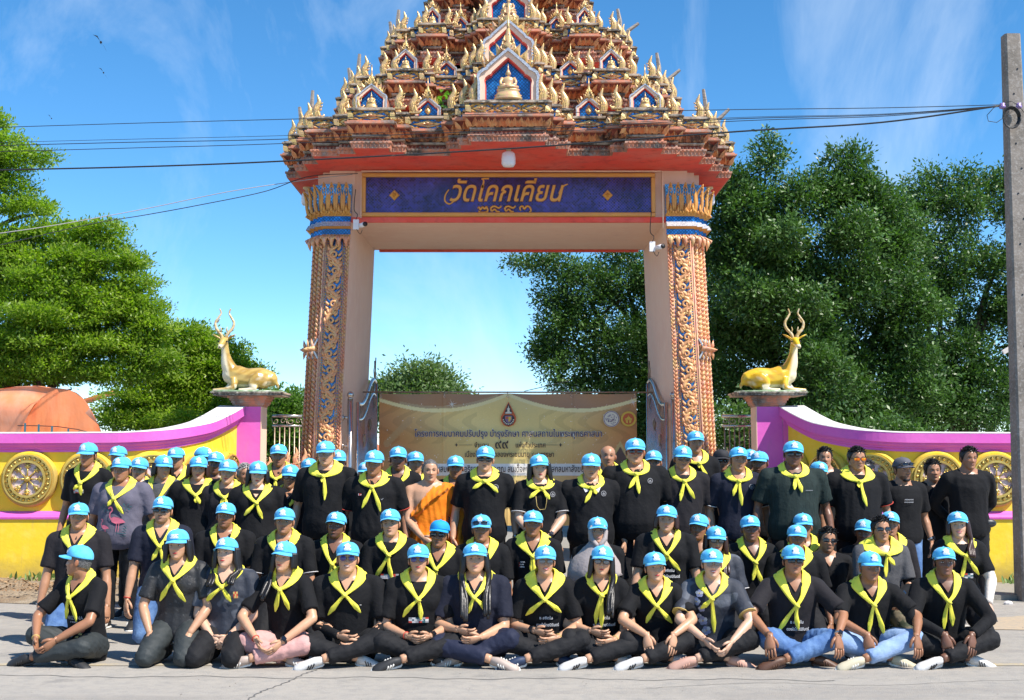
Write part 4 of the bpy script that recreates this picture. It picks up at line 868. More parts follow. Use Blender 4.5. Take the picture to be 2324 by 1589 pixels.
def text(name, s, size, m, parent, loc, ext=.004, align='CENTER', rot=(R(90), 0, 0), shear=0.0, bev=0.0, off=0.0, sx=1.0):
    c = bpy.data.curves.new(name, 'FONT'); c.body = s; c.size = size; c.align_x = align; c.align_y = 'CENTER'; c.extrude = ext; c.shear = shear; c.bevel_depth = bev; c.offset = off; c.resolution_u = 3
    o = link(name, c); me = bpy.data.meshes.new_from_object(o.evaluated_get(bpy.context.evaluated_depsgraph_get())); bpy.data.objects.remove(o); me.materials.clear(); me.materials.append(m)
    return link(name, me, parent, loc, rot)
# lettering drawn as carved strokes
def stroke_letters(strokes, w, y0, m, name, parent, flat=.5):
    b = MB(); b.smooth = True
    for st in strokes:
        pts = cr_spline([(x, y0, z) for x, z in st], 5); k = len(pts)
        b.tube(pts, [(w * flat, w * (0.45 + .55 * math.sin(math.pi * min(1, (i + 1.2) / (k + .5) * 1.0)) ** .5)) for i in range(k)], 8, ref=(0, -1, 0))
    return b.build(name, m, parent)
def SX(px, py):   # pixel of the second close view of the sign to sign coordinates
    q = P(px, py, GY - 1.27); return (q.x, q.z)
raw = [ # temple name, traced as pen strokes (coordinates in the full view)
    [(1037, 411), (1042, 405), (1050, 404), (1051, 411), (1062, 412), (1073, 407), (1081, 402)],
    [(1041, 428), (1047, 433), (1044, 440), (1037, 438), (1036, 430), (1042, 420), (1052, 420), (1050, 434), (1043, 448), (1036, 458), (1026, 462), (1018, 454), (1020, 440), (1026, 430)],
    [(1066, 440), (1072, 436), (1070, 446), (1063, 450), (1061, 440), (1066, 426), (1076, 420), (1084, 428), (1082, 444), (1076, 460)],
    [(1064, 450), (1060, 458)],
    [(1083, 416), (1086, 408), (1100, 412), (1108, 410), (1120, 406)], [(1094, 412), (1101, 424), (1098, 440), (1094, 455), (1088, 459), (1090, 452)],
    [(1110, 441), (1116, 437), (1114, 447), (1107, 451), (1106, 440), (1111, 426), (1122, 420), (1130, 428), (1128, 444), (1124, 460)],
    [(1136, 459), (1140, 440), (1145, 428), (1138, 426), (1146, 419), (1158, 420), (1163, 430), (1160, 446), (1157, 460), (1150, 465), (1142, 464)],
    [(1178, 420), (1173, 436), (1170, 452), (1175, 458), (1180, 452), (1174, 448)],
    [(1188, 441), (1194, 437), (1192, 447), (1185, 451), (1184, 440), (1189, 426), (1200, 420), (1208, 428), (1206, 444), (1202, 460)],
    [(1183, 411), (1190, 406), (1202, 407), (1212, 412), (1217, 404)], [(1188, 413), (1200, 412), (1210, 413)],
    [(1219, 424), (1224, 420), (1228, 425), (1222, 432), (1217, 436), (1221, 444), (1216, 454), (1224, 460), (1236, 458), (1243, 444), (1248, 428), (1252, 420)],
    [(1254, 426), (1260, 421), (1264, 427), (1258, 441), (1254, 458), (1266, 448), (1278, 456), (1284, 449), (1279, 442), (1275, 450)], [(1277, 444), (1282, 430), (1288, 421), (1295, 419)]]
raw2 = [ [(1092, 473), (1096, 470), (1098, 476), (1103, 470), (1108, 474), (1112, 469), (1114, 480), (1098, 482), (1094, 478)],
         [(1124, 480), (1122, 472), (1130, 468), (1140, 472), (1146, 467)], [(1124, 480), (1130, 475), (1136, 480), (1142, 480)],
         [(1156, 480), (1154, 472), (1162, 468), (1172, 472), (1178, 467)], [(1156, 480), (1162, 475), (1168, 480), (1174, 480)],
         [(1190, 478), (1188, 471), (1194, 468), (1198, 474), (1203, 468), (1210, 470), (1213, 478), (1209, 481)] ]
def name_text(nm, m_, y, off, ext):
    o = text(nm, 'วัดโคกเคียน', .40, m_, sign, (SX(1155, 444)[0], y, SX(1155, 437)[1]), ext=ext, shear=.30, off=off); w_ = o.dimensions.x
    o.scale = (1.62 / NW[0], 1.02, 1) if NW else (1, 1, 1); return o
NW = []; o = name_text('t', m_letter, 0, 0, 0); NW.append(max(v.co.x for v in o.data.vertices) - min(v.co.x for v in o.data.vertices)); bpy.data.objects.remove(o)
name_text('name_lettering', m_letter, -1.266, .004, .012); name_text('name_lettering_edge', m_letrim, -1.258, .011, .003)
stroke_letters([[SX(*p) for p in s] for s in [[(1040, 455), (1028, 463), (1018, 456), (1019, 442), (1027, 430)], [(1276, 440), (1282, 428), (1289, 421), (1297, 418)]]], .012, -1.266, m_letter, 'swash', sign)
stroke_letters([[SX(*p) for p in s] for s in raw2], .014, -1.263, m_letter, 'year_lettering', sign)
stroke_letters([[SX(*p) for p in s] for s in raw2], .020, -1.257, m_letrim, 'year_lettering_edge', sign, .25)
for px in (903, 1387):
    x, z = SX(px, 443); rz_ = put('diamond_ornament', bpy.data.meshes.new_from_object(bpy.data.objects[[o.name for o in bpy.data.objects if o.data == ROS][0]]), sign, (x, -1.262, z), (.50, 1.2, 1.2)); rz_.data.materials[0] = m_letter

# --- columns
LEAN = .0155
def lx(x, z): return x * (1 - LEAN * (z - 1.9))
def column(s):
    nm = 'left' if s < 0 else 'right'
    H = 4.72; b = MB()
    plan = [(2.345, -1.25), (2.735, -1.25), (2.735, -1.18), (2.81, -1.18), (2.81, -1.05), (2.885, -1.05), (2.885, -.90), (2.955, -.90), (2.955, 1.0), (2.29, 1.35)]
    vs = [(lx(x, z) * s, y, z) for z in (0, H + .15) for x, y in plan]; n = len(plan)
    b.add(vs, [(i, (i + 1) % n, (i + 1) % n + n, i + n) for i in range(n)]); col = b.build('column', m_peach, gate)
    # mosaic field behind the scrolls
    def strip(x0, x1, y, name, m, z0=.3, z1=H, th=.006):
        b = MB(); b.add([(lx(x0, z0) * s, y - th, z0), (lx(x1, z0) * s, y - th, z0), (lx(x1, z1) * s, y - th, z1), (lx(x0, z1) * s, y - th, z1)], [(0, 1, 2, 3)]); return b.build(name, m, col)
    strip(2.40, 2.70, -1.25, 'mosaic_field', m_blue)
    # braided leaf mouldings
    def braid(x, y, w, name, m, side=0, pitch=.066, rad=.032):
        b = MB(); b.smooth = True; z = .35; k = 0
        c0 = [(lx(x, zz) * s, y, zz) for zz in (.3, H)]; b.tube(c0, [(w * .42, .012)] * 2, 6, ref=(1, 0, 0))
        while z < H - .05:
            X = lx(x, z) * s
            for q in (-1, 1):
                dx, dy = (q * w * .22, 0) if side == 0 else (0, q * w * .22)
                z_ = z + (0 if q < 0 else pitch * .5)
                b.tube([(X + dx * .3, y - .006, z_ - pitch * .55), (X + dx, y - .022, z_), (X + dx * 1.9, y - .016, z_ + pitch * .42), (X + dx * 1.3, y - .004, z_ + pitch * .62)], [(w * .10, .010), (w * .24, .016), (w * .14, .012), .002], 5, ref=(1, 0, 0))
            z += pitch
        return b.build(name, m, col)
    braid(2.375, -1.252, .055, 'leaf_moulding', m_coppery, pitch=.055)
    braid(2.755, -1.20, .085, 'leaf_moulding', m_coppery); braid(2.835, -1.07, .085, 'leaf_moulding', m_coppery); braid(2.905, -.93, .085, 'leaf_moulding', m_coppery)
    def rods(x, y, w, name, m, z0=.3):
        b = MB(); b.smooth = True; b.tube([(lx(x, z0) * s, y, z0), (lx(x, H) * s, y, H)], w, 6); return b.build(name, m, col)
    m_rod = mat('pink_rod', (.62, .26, .19), .5, 0, noise=(20, (.66, .42, .2), .45, .6))
    for x, y in ((2.412, -1.258), (2.445, -1.258), (2.655, -1.258), (2.69, -1.258), (2.718, -1.255), (2.795, -1.185), (2.80, -1.12), (2.872, -1.06), (2.878, -.99)): rods(x, y, .0095, 'rod', m_rod)
    def beads(x, y):
        b = MB(); b.smooth = True; z = .35
        while z < H - .06: b.ball((lx(x, z) * s, y, z), (.0085, .008, .013), 5, 4); z += .036
        b.build('bead_string', m_gold, col)
    beads(2.429, -1.262); beads(2.672, -1.262); beads(2.80, -1.195); beads(2.875, -1.075)
    # kranok scrolls
    b = MB(); b.smooth = True
    def curl(c, r, turns, a0, sg, w, lift=.03):
        pts = []; 
        for i in range(int(turns * 9) + 1):
            t = i / (turns * 9); a = a0 + sg * t * turns * 2 * math.pi; rr = r * (1 - .82 * t); pts.append((c[0] + rr * math.cos(a), -lift - .01 * t, c[1] + rr * math.sin(a)))
        b.tube(pts, [(.018, w * 1.25 * (1 - .6 * i / len(pts))) for i in range(len(pts))], 6, ref=(0, -1, 0))
    def lf(p0, p1, bend, w):
        p0 = Vector((p0[0], -.018, p0[1])); p1 = Vector((p1[0], -.012, p1[1])); d = p1 - p0; nn = Vector((-d.z, 0, d.x)).normalized()
        m_ = p0.lerp(p1, .5) + nn * bend - Vector((0, .018, 0)); b.tube(cr_spline([p0, m_, p1], 3), [(.008, w * .9), (.018, w * 1.5), (.020, w * 1.6), (.018, w * 1.4), (.015, w * 1.1), (.010, w * .6), .002], 5, ref=(0, -1, 0))
    b.tube(cr_spline([(-.07, -.02, -.02), (-.02, -.03, .05), (.06, -.03, .12), (.055, -.03, .20), (0, -.025, .24)], 4), [(.018, .032)] * 17, 6, ref=(0, -1, 0))
    curl((.012, .135), .055, 1.3, -.4, 1, .019, .035); curl((-.045, .27), .035, 1.1, 2.6, -1, .014, .03)
    for (p0, p1, bd, w) in (((.05, .05), (.095, .14), -.012, .014), ((.075, .10), (.10, .20), -.015, .014), ((.06, .19), (.09, .29), -.02, .015), ((.03, .23), (.05, .33), -.02, .014), ((0, .22), (-.01, .36), .02, .015), ((-.03, .20), (-.075, .30), .02, .013), ((-.045, .12), (-.095, .20), .015, .013), ((-.05, .06), (-.10, .12), .012, .013), ((-.03, .03), (-.09, .045), .012, .012), ((.0, .02), (.06, .01), -.01, .012)):
        lf(p0, p1, bd, w)
    me = bpy.data.meshes.new('scroll_ornament'); me.from_pydata(b.v, [], b.f); me.polygons.foreach_set('use_smooth', b.sm); me.materials.append(mat('golden_scroll', (.74, .38, .16), .38, .12, noise=[(6, (.70, .28, .17), .42, .62), (14, (.80, .60, .22), .5, .7)]))
    z = .72; k = 0
    while z < H - .42:
        o = put('scroll_ornament', me, col, (lx(2.553, z) * s, -1.25, z), ((1 if k % 2 == 0 else -1) * 1.0, 1.1, 1.02)); o.rotation_euler = (0, -LEAN * s, 0); z += .235; k += 1
    # capital: hanging pendants, bands and tall flaring petals
    def seg_list(grow=0.0, z=4.6):
        g = grow; pts = [(2.345, -1.25 - g), (2.735 + g * .6, -1.25 - g), (2.735 + g * .6, -1.18 - g), (2.81 + g * .8, -1.18 - g), (2.81 + g * .8, -1.05 - g), (2.885 + g, -1.05 - g), (2.885 + g, -.90 - g), (2.955 + g, -.90 - g), (2.955 + g, .5)]
        return [(lx(x, z) * s, y) for x, y in pts]
    def capband(g0, z0, g1, z1, name, m):
        b = MB(); A = seg_list(g0, z0) + [(lx(2.345, z0) * s, .5)]; B = seg_list(g1, z1) + [(lx(2.345, z1) * s, .5)]; n = len(A)
        b.add([(x, y, z0) for x, y in A] + [(x, y, z1) for x, y in B], [(i, (i + 1) % n, (i + 1) % n + n, i + n) for i in range(n)] + [tuple(range(n)), tuple(range(n, 2 * n))]); return b.build(name, m, col)
    zb = 4.60
    capband(.03, zb + .02, .05, zb + .07, 'capital_ring', m_frame); capband(.035, zb + .072, .035, zb + .15, 'capital_mosaic_band', m_blue)
    capband(.05, zb + .152, .10, zb + .18, 'capital_ring', m_frame); capband(.105, zb + .182, .075, zb + .25, 'capital_mirror_band', m_silver); capband(.06, zb + .252, .05, zb + .33, 'capital_mosaic_band', m_blue)
    capband(.06, zb + .332, .10, zb + .37, 'capital_ring', m_frame); capband(.06, zb + .372, .11, zb + .78, 'capital_core', m_bluex if False else m_blue)
    # pendants below, tall petals above
    pd = MB(); tp_ = MB(); pd.smooth = tp_.smooth = True; sl = seg_list(.055, zb)
    def tall_petal(o, u, n, w, h, flare):
        for q in (-1, 1):
            tp_.tube(cr_spline([o + u * q * w * .30, o + u * q * w * .42 + n * .03 + Vector((0, 0, h * .35)), o + u * q * w * .34 + n * flare * .35 + Vector((0, 0, h * .7)), o + n * flare + Vector((0, 0, h))], 4), [(w * .29, .02)] * 9 + [(w * .22, .016), (w * .16, .012), (w * .10, .01), .003], 5, ref=tuple(u))
            tp_.tube([o + u * q * w * .2 + n * .02, o + u * q * w * .38 + n * .05 + Vector((0, 0, h * .06)), o + u * q * w * .2 + n * .05 + Vector((0, 0, h * .14))], [.02, .02, .004], 5)
        tp_.tube([o + n * .015, o + n * .05 + Vector((0, 0, h * .12)), o + n * .045 + Vector((0, 0, h * .34))], [w * .20, w * .24, .004], 5)
        for k_ in range(3): tp_.ball(o + n * (.02 + flare * (.3 + .2 * k_)) + Vector((0, 0, h * (.62 + .12 * k_))), (w * .12, .02, h * .05), 5, 4)
    for i in range(len(sl) - 2):
        a = Vector((*sl[i], 0)); c = Vector((*sl[i + 1], 0)); L = (c - a).length; u = (c - a).normalized(); n = Vector((0, -1, 0)) if abs(u.x) > .5 else Vector((s, 0, 0))
        dg = Vector((s * .25 * min(1, i / 2), -1, 0)).normalized() if abs(u.x) > .5 else Vector((s, -.4, 0)).normalized()
        k = 4 if i == 0 else 1
        if abs(u.x) < .5: continue
        for j in range(k):
            o = a + u * (L * (j + .5) / k); w = max(.098, L / k)
            out = .06 + (.10 if i >= 2 else (.03 if j == 0 else .03))
            if i == 0: nn = Vector((s * .08 * j, -1, 0)).normalized(); fl = .07
            else: nn = Vector((s * .9, -1, 0)).normalized(); fl = .09 + .012 * i
            tall_petal(o + Vector((0, 0, zb + .36)), u, nn, w * .95, .45 - .012 * i, fl)
            pz = zb + .05; hp = .17
            pd.tube([o + Vector((0, -.01, pz)), o + nn * .03 + Vector((0, 0, pz - .05)), o + nn * .028 + Vector((0, 0, pz - .10)), o + nn * .01 + Vector((0, 0, pz - hp))], [(w * .36, .02), (w * .42, .035), (w * .26, .03), .003], 6, ref=tuple(u))
            for q in (-1, 1): pd.tube([o + u * q * w * .2 + Vector((0, -.02, pz)), o + u * q * w * .44 + nn * .045 + Vector((0, 0, pz - .03)), o + u * q * w * .2 + nn * .055 + Vector((0, 0, pz - .07))], [.018, .018, .005], 5)
    pd.build('pendant_row', m_coppery, col); tp_.build('tall_petals', m_frame, col)
    b = MB(); b.add([(x, y, z) for z in (zb + .42, 5.598) for x, y in [(lx(xx, 5.0) * s, yy) for xx, yy in ((2.30, -1.24), (2.68, -1.24), (2.68, -1.12), (2.80, -1.12), (2.80, -.95), (2.90, -.95), (2.90, 1.0), (2.30, 1.0))]], [(i, (i + 1) % 8, (i + 1) % 8 + 8, i + 8) for i in range(8)]); b.build('column_head', m_peach, col)
    # silver spiked clasp at mid height
    b = MB(); b2 = []; b.smooth = True; zc = 3.05
    for k, (x, y) in enumerate(((2.80, -1.22), (2.875, -1.10), (2.95, -.96))):
        X = lx(x, zc) * s; o = Vector((X, y - .02, zc)); d = Vector((s * .8, -.6, 0)).normalized()
        b.lathe([(.045, 0), (.05, .02), (.03, .04), (.028, .06), (.012, .085), (.002, .11)], c=o, n=8, ax=d.to_track_quat('Z', 'Y').to_matrix())
        for q in (-1, 1):
            b.tube([o, o + d * .03 + Vector((0, 0, q * .07)), o + d * .04 + Vector((0, 0, q * .14))], [.03, .025, .003], 5)
            b2.append((o + Vector((-s * .02, -.01, q * .065)), Matrix.Rotation(-q * s * R(28), 3, 'Y')))
    o = b.build('clasp_ornament', m_coppery, col)
    for c_, r_ in b2: q_ = MB(); q_.box(c_, (.022, .03, .17), r_); q_.build('clasp_mirror', m_silver, o)
    return col
column(-1); column(1)

# conduit, lamps, cameras: things fixed on the gate
b = MB(); b.smooth = True; y = -1.33
b.tube([(-2.14, y, 4.90), (-2.14, y, 5.575), (2.10, y, 5.575), (2.14, y, 5.575), (2.14, y, 4.75)], .010, 6, cap=True)
o = b.build('conduit', m_peach, None, (0, GY, 0)); tag(o, 'thin peach conduit pipe running round the sign board', 'pipe')
def lamp(px, py, d, lb):
    top = P(px, py, d); h = .30
    r = thing('hanging_lamp', lb, 'lamp', tuple(top), 0, 'white lamps under the roof')
    b = MB(); b.smooth = True; b.lathe([(.075, 0), (.07, -.03), (.035, -.05), (.03, -.09)], n=14); b.build('lamp_holder', mat('cream_plastic', (.62, .50, .30), .5), r)
    b = MB(); b.smooth = True; b.lathe([(.05, -.085), (.085, -.11), (.093, -.17), (.092, -.25), (.07, -.285), (.01, -.29)], n=18); b.build('lamp_shade', m_ceram, r)
lamp(1154, 330, 16.68, 'white lamp hanging under the middle of the red soffit above the sign')
lamp(698, 424, 19.15, 'white lamp hanging under the left corner of the red soffit')
lamp(1608, 424, 19.15, 'white lamp hanging under the right corner of the red soffit')
def cctv(px, py, d, s, lb):
    c = P(px, py, d); r = thing('security_camera', lb, 'security camera', tuple(c), 0, 'security cameras on the columns')
    b = MB(); b.box((-.06 * s, 0, -.0), (.08, .05, .14)); b.build('mount_box', m_ceram, r)
    b = MB(); b.smooth = True; b.tube([(.0, -.02, -.02), (.07 * s, -.10, -.01)], .035, 10); b.build('camera_body', m_ceram, r)
    b = MB(); b.smooth = True; b.tube([(.072 * s, -.102, -.01), (.085 * s, -.12, -.01)], .034, 10); b.build('lens', m_black, r)
    b = MB(); b.smooth = True; b.tube(cr_spline([(-.06 * s, -.03, .07), (-.04 * s, -.03, .14), (-.09 * s, -.02, .22), (-.07 * s, -.02, .5)], 4), .006, 5); b.tube(cr_spline([(-.05 * s, -.03, -.07), (0, -.03, -.14), (.03 * s, -.03, -.08)], 4), .004, 4); b.build('wiring', m_wire, r)
cctv(818, 510, 17.85, 1, 'small black and white security camera at the top of the left column')
cctv(1490, 560, 17.85, 1, 'small white security camera at the top of the right column, lower than its wiring box')

# --- gate leaves of stainless steel, opened inwards
def gate_leaf(s):
    nm = 'left' if s < 0 else 'right'
    r = thing('gate_leaf', f'open stainless steel gate leaf with curved top, hinged at the {nm} column', 'gate leaf', (2.20 * s, 18.25, 0), 0, 'stainless gate leaves')
    L = 2.45; tops = cr_spline([(0, 0, 2.28), (0, L * .22, 2.30), (0, L * .42, 2.42), (0, L * .62, 2.62), (0, L * .82, 2.74), (0, L * .97, 2.72)], 6)
    tz = lambda y: float(np.interp(y, [p.y for p in tops], [p.z for p in tops]))
    for nm_, pts, rr in (('stile', [(0, 0, .1), (0, 0, 2.30)], .028), ('stile', [(0, L, .1), (0, L, 2.70)], .028), ('top_rail', tops, .028), ('top_rail', [p + Vector((0, 0, -.22)) for p in tops], .018), ('rail', [(0, 0, .15), (0, L, .15)], .025), ('rail', [(0, 0, .95), (0, L, .95)], .018)):
        b = MB(); b.smooth = True; b.tube(pts, rr, 8); b.build(nm_, m_steel, r)
    n = 22
    for i in range(1, n):
        y = L * i / n; b = MB(); b.smooth = True; b.tube([(0, y, .15), (0, y, tz(y) - .21)], .013, 6); b.build('bar', m_steel, r)
    for (y, z) in ((L * .55, 2.0), (L * .55, 1.5), (L * .25, 1.75), (L * .8, 2.35)):
        b = MB(); b.smooth = True
        for q in (-1, 1):
            b.tube([(q * .002 - .03 * s, y + q * (.05 + .06 * math.cos(a)) * (1 - a / 10), z + .12 * math.sin(a) * (1 - a / 10)) for a in np.arange(0, 6.5, .5)], .009, 5)
        b.build('scroll', m_rust, r)
    b = MB(); b.smooth = True
    for k in range(12): b.tube([(0, L * (k + .3) / 12, tz(L * (k + .3) / 12) - .2), (0, L * (k + .8) / 12, tz(L * (k + .8) / 12) - .03)], .008, 5)
    b.tube([(0, L * .9, 2.72), (0, L * .86, 2.9), (0, L * .90, 3.05), (0, L * .95, 2.9), (0, L * .92, 2.8)], .010, 5); b.tube([(0, L * .97, 2.72), (0, L * .95, 2.95), (0, L * .97, 3.12)], .010, 5); b.build('crest_scroll', m_rust, r)
    p = thing('gate_post', f'tall round steel post with wall brackets beside the {nm} gate leaf', 'post', (2.28 * s, 18.05, 0), 0, 'steel gate posts')
    b = MB(); b.smooth = True; b.tube([(0, 0, 0), (0, 0, 2.34)], .04, 12); b.build('post_shaft', m_steel, p)
    b = MB(); b.smooth = True; b.ball((0, 0, 2.40), .05, 12, 8); b.lathe([(.045, 2.34), (.03, 2.36)], n=12); b.build('ball_cap', m_steel, p)
    for z in (2.08, 1.68): b = MB(); b.smooth = True; b.tube([(0, 0, z), (.10 * s, .0, z)], .022, 8); b.lathe([(.04, 0), (.04, .02)], c=(.09 * s, 0, z), n=10, ax=Matrix.Rotation(R(90) * s, 3, 'Y')); b.build('bracket', m_steel, p)
gate_leaf(-1); gate_leaf(1)
# --- small gilded naga balustrades at the column feet
def balustrade(s):
    r = thing('naga_balustrade', f'low gilded balustrade with flame crest at the foot of the {"left" if s < 0 else "right"} column', 'balustrade', (3.08 * s, 17.55, 0), 0, 'gilded balustrades')
    b = MB(); b.bb((-.30, -.06, 0), (.22, .10, 1.38)); b.build('panel', m_coppery, r)
    for k in range(5):
        put('flame', flame_c, r, (-.26 * s + .12 * k * s, -.04, 1.38 + .03 * (2 - abs(k - 1))), (.17, .17, .24 - .015 * k))
    b = MB(); b.smooth = True
    for k in range(4): b.tube([(-.2 + .11 * k, -.09, .9), (-.2 + .11 * k + .03, -.10, 1.1), (-.22 + .11 * k, -.09, 1.3)], [.03, .035, .02], 6)
    b.build('scrollwork', m_goldfl, r)
flame_c = flame_mesh(1, m_coppery)
balustrade(-1); balustrade(1)

# ================================================================ THE BANNER
def banner():
    d = 19.3; a = P(861, 893, d); c = P(1447, 1193, d); x0, x1, z1, z0 = a.x, c.x, a.z, c.z
    root = thing('banner', 'large brown and gold printed vinyl banner hung across the gate opening', 'banner', (0, d, 0))
    m = bpy.data.materials.new('banner_print'); m.use_nodes = True; n = m.node_tree.nodes; l = m.node_tree.links; bs = n['Principled BSDF']; bs.inputs['Roughness'].default_value = .42
    at = n.new('ShaderNodeAttribute'); at.attribute_name = 'print'; l.new(at.outputs['Color'], bs.inputs['Base Color'])
    NX, NY = 360, 190; xs = np.linspace(0, 1, NX + 1); ys = np.linspace(0, 1, NY + 1); U, V = np.meshgrid(xs, ys)
    Y = -.006 * np.sin(U * 19) - .010 * np.exp(-((U - .25) / .004) ** 2) - .008 * np.exp(-((U - .5) / .004) ** 2) - .008 * np.exp(-((U - .75) / .004) ** 2) + .012 * np.sin(U * 31 + V * 9) * V ** 4 + .006 * np.sin(V * 23 + U * 6)
    verts = np.stack([x0 + (x1 - x0) * U, Y, z0 + (z1 - z0) * V - .012 * np.abs(np.sin(U * math.pi * 4)) * V ** 8 * 1.0], -1).reshape(-1, 3)
    idx = np.arange((NX + 1) * (NY + 1)).reshape(NY + 1, NX + 1)
    f = np.stack([idx[:-1, :-1], idx[:-1, 1:], idx[1:, 1:], idx[1:, :-1]], -1).reshape(-1, 4)
    me = bpy.data.meshes.new('banner_sheet'); me.from_pydata(verts.tolist(), [], f.tolist())
    # printed colours
    g = np.random.default_rng(3); cen = np.array([.74, .58, .22]); edge = np.array([.52, .19, .045])
    t = np.clip(np.abs(U - .5) * 2.1 + .15 * np.sin(V * 5) - .12, 0, 1)[..., None]; t = t * t * (3 - 2 * t)
    C = cen * (1 - t) + edge * t
    low = np.clip((.5 - V) * 1.3, 0, 1)[..., None]; C = C * (1 - low) + np.array([.50, .26, .07]) * low
    # faint flame pattern of the print
    fl = (np.sin(U * 70 + 3 * np.sin(V * 26)) > .35) & (V > .62) & (V < .93) & ((U < .38) | (U > .62)); C = np.where(fl[..., None], C * .86, C)
    # swag along the top
    sw = .965 - .10 * np.sin(np.clip(U * 2, 0, 1) * math.pi) * (U < .5) - .10 * np.sin(np.clip(U * 2 - 1, 0, 1) * math.pi) * (U >= .5) + .04 * (1 - np.abs(2 * U - 1))
    dv = V - sw
    C = np.where((dv > 0)[..., None], np.array([.36, .19, .09]), C); C = np.where(((dv > -.028) & (dv < .0))[..., None], np.array([.78, .68, .34]), C); C = np.where(((dv > .0) & (dv < .02) & (U > .08) & (U < .46))[..., None], np.array([.42, .30, .16]), C)
    # serene golden face and spire-like crown, printed at the left (generic statue)
    def ell(cx_, cy_, rx_, ry_, col, a=1.0, cond=True):
        nonlocal C
        k = (((U - cx_) / rx_) ** 2 + ((V - cy_) / ry_) ** 2 < 1) & cond; C = np.where(k[..., None], C * (1 - a) + np.array(col) * a, C)
    ell(.075, .42, .062, .20, (.52, .28, .10), .8); ell(.075, .50, .072, .10, (.40, .20, .06), .7, V > .50)
    for k in range(9): ell(.03 + .011 * k, .62 + .022 * k, .012, .03, (.50, .30, .12), .7)
    ell(.055, .455, .016, .012, (.12, .06, .03), .8); ell(.10, .445, .016, .012, (.12, .06, .03), .8); ell(.055, .482, .022, .006, (.2, .08, .03), .8); ell(.10, .475, .02, .006, (.2, .08, .03), .8)
    # gabled chapel at the right
    k = (np.abs(U - .935) < (.62 - V) * .28) & (V > .30) & (V < .62); C = np.where(k[..., None], np.array([.10, .045, .025]), C)
    k = (np.abs(np.abs(U - .935) - (.62 - V) * .28) < .006) & (V > .28) & (V < .66); C = np.where(k[..., None], np.array([.52, .36, .12]), C)
    # pale text strip
    k = (V > .375) & (V < .465) & (U > .10) & (U < .90); C = np.where(k[..., None], np.array([.76, .74, .70]), C)
    k = (V > .378) & (V < .40) & (U > .10) & (U < .90); C = np.where(k[..., None], np.array([.68, .64, .60]), C)
    C = C * (.93 + .07 * g.random(C.shape[:2]))[..., None] * (1 + .09 * np.sin(U * 8 + V * 11) * np.sin(V * 7 - U * 3))[..., None]
    ca = me.color_attributes.new('print', 'FLOAT_COLOR', 'POINT'); ca.data.foreach_set('color', np.concatenate([C, np.ones(C.shape[:2] + (1,))], -1).reshape(-1).astype(np.float32)); me.materials.append(m)
    me.polygons.foreach_set('use_smooth', [True] * len(me.polygons)); sheet_ = link('banner_sheet', me, root)
    sx_, sz_ = (x1 - x0) / 587.0, (z1 - z0) / 300.0
    m_st = mat('print_white', (.8, .78, .7), .5); m_tx = mat('print_navy', (.035, .025, .09), .5); m_tb = mat('print_black', (.04, .025, .02), .5); m_or = mat('print_orange', (.55, .10, .02), .5); m_pu = mat('print_purple', (.20, .12, .22), .5); m_cr = mat('print_cream', (.66, .60, .48), .5); m_ye = mat('print_yellow', (.66, .44, .05), .5)
    # sparkles
    b = MB()
    for i in range(150):
        u = g.uniform(.02, .98); u = u if abs(u - .5) > .12 or i % 4 == 0 else .5 + (u - .5) * 3; v = g.uniform(.45, .92); s_ = g.uniform(.003, .008)
        X, Z = x0 + (x1 - x0) * u, z0 + (z1 - z0) * v; b.add([(X - s_, -.032, Z), (X, -.032, Z - s_), (X + s_, -.032, Z), (X, -.032, Z + s_)], [(0, 1, 2, 3)])
    def P2(px, py): q = P(px, py, d); return q.x, q.z
    for (px, py) in ((1026, 918), (1436, 913)):
        X, Z = P2(px, py)
        for k in range(4):
            a = k * math.pi / 4 + .3; L = .09 if k % 2 == 0 else .06; dx, dz = math.cos(a) * L, math.sin(a) * L; ex, ez = -math.sin(a) * .005, math.cos(a) * .005
            b.add([(X - dx, -.034, Z - dz), (X + ex, -.034, Z + ez), (X + dx, -.034, Z + dz), (X - ex, -.034, Z - ez)], [(0, 1, 2, 3)])
    tag(b.build('sparkles', m_st, root), kind='stuff')
    # project crest in the middle
    X, Z = P2(1154, 944)
    def pl(b, pts, y): b.add([(X + x * sx_, y, Z + z * sz_) for x, z in pts], [tuple(range(len(pts)))])
    b = MB(); b.mi = 0; pl(b, [(0, 32), (-5, 22), (-9, 14), (-12, 8), (-17, -2), (-17, -12), (-11, -21), (0, -25), (11, -21), (17, -12), (17, -2), (12, 8), (9, 14), (5, 22)], -.034)
    b.mi = 1; pl(b, [(0, 29), (-4, 20), (-8, 10), (-9, 4), (9, 4), (8, 10), (4, 20)], -.036); b.mi = 1; pl(b, [(-14, -4), (-13, -14), (-8, -20), (0, -23), (8, -20), (13, -14), (14, -4), (9, 2), (-9, 2)], -.036)
    b.mi = 2; pl(b, [(-7, 5), (7, 5), (7, 8), (3, 9), (2, 14), (4, 15), (1, 18), (0, 24), (-1, 18), (-4, 15), (-2, 14), (-3, 9), (-7, 8)], -.038)
    b.mi = 3; pl(b, [(-8, 0), (8, 0), (8, -8), (5, -14), (0, -17), (-5, -14), (-8, -8)], -.038); b.mi = 4; pl(b, [(0, -2), (6, -2), (6, -8), (3, -12), (0, -14)], -.040); b.mi = 0; pl(b, [(-6, -2), (-1, -2), (-1, -7), (-6, -7)], -.040)
    b.mi = 2
    for k in range(9):
        a = math.pi * (1.08 + .84 * k / 8); pl(b, [(12 * math.cos(a) + 1.6 * math.cos(q), -6 + 13 * math.sin(a) * .98 + 1.6 * math.sin(q)) for q in np.arange(0, 6.2, 1.05)], -.040)
    b.build('crest', [m_or, m_tb, m_cr, m_pu, m_ye], root)
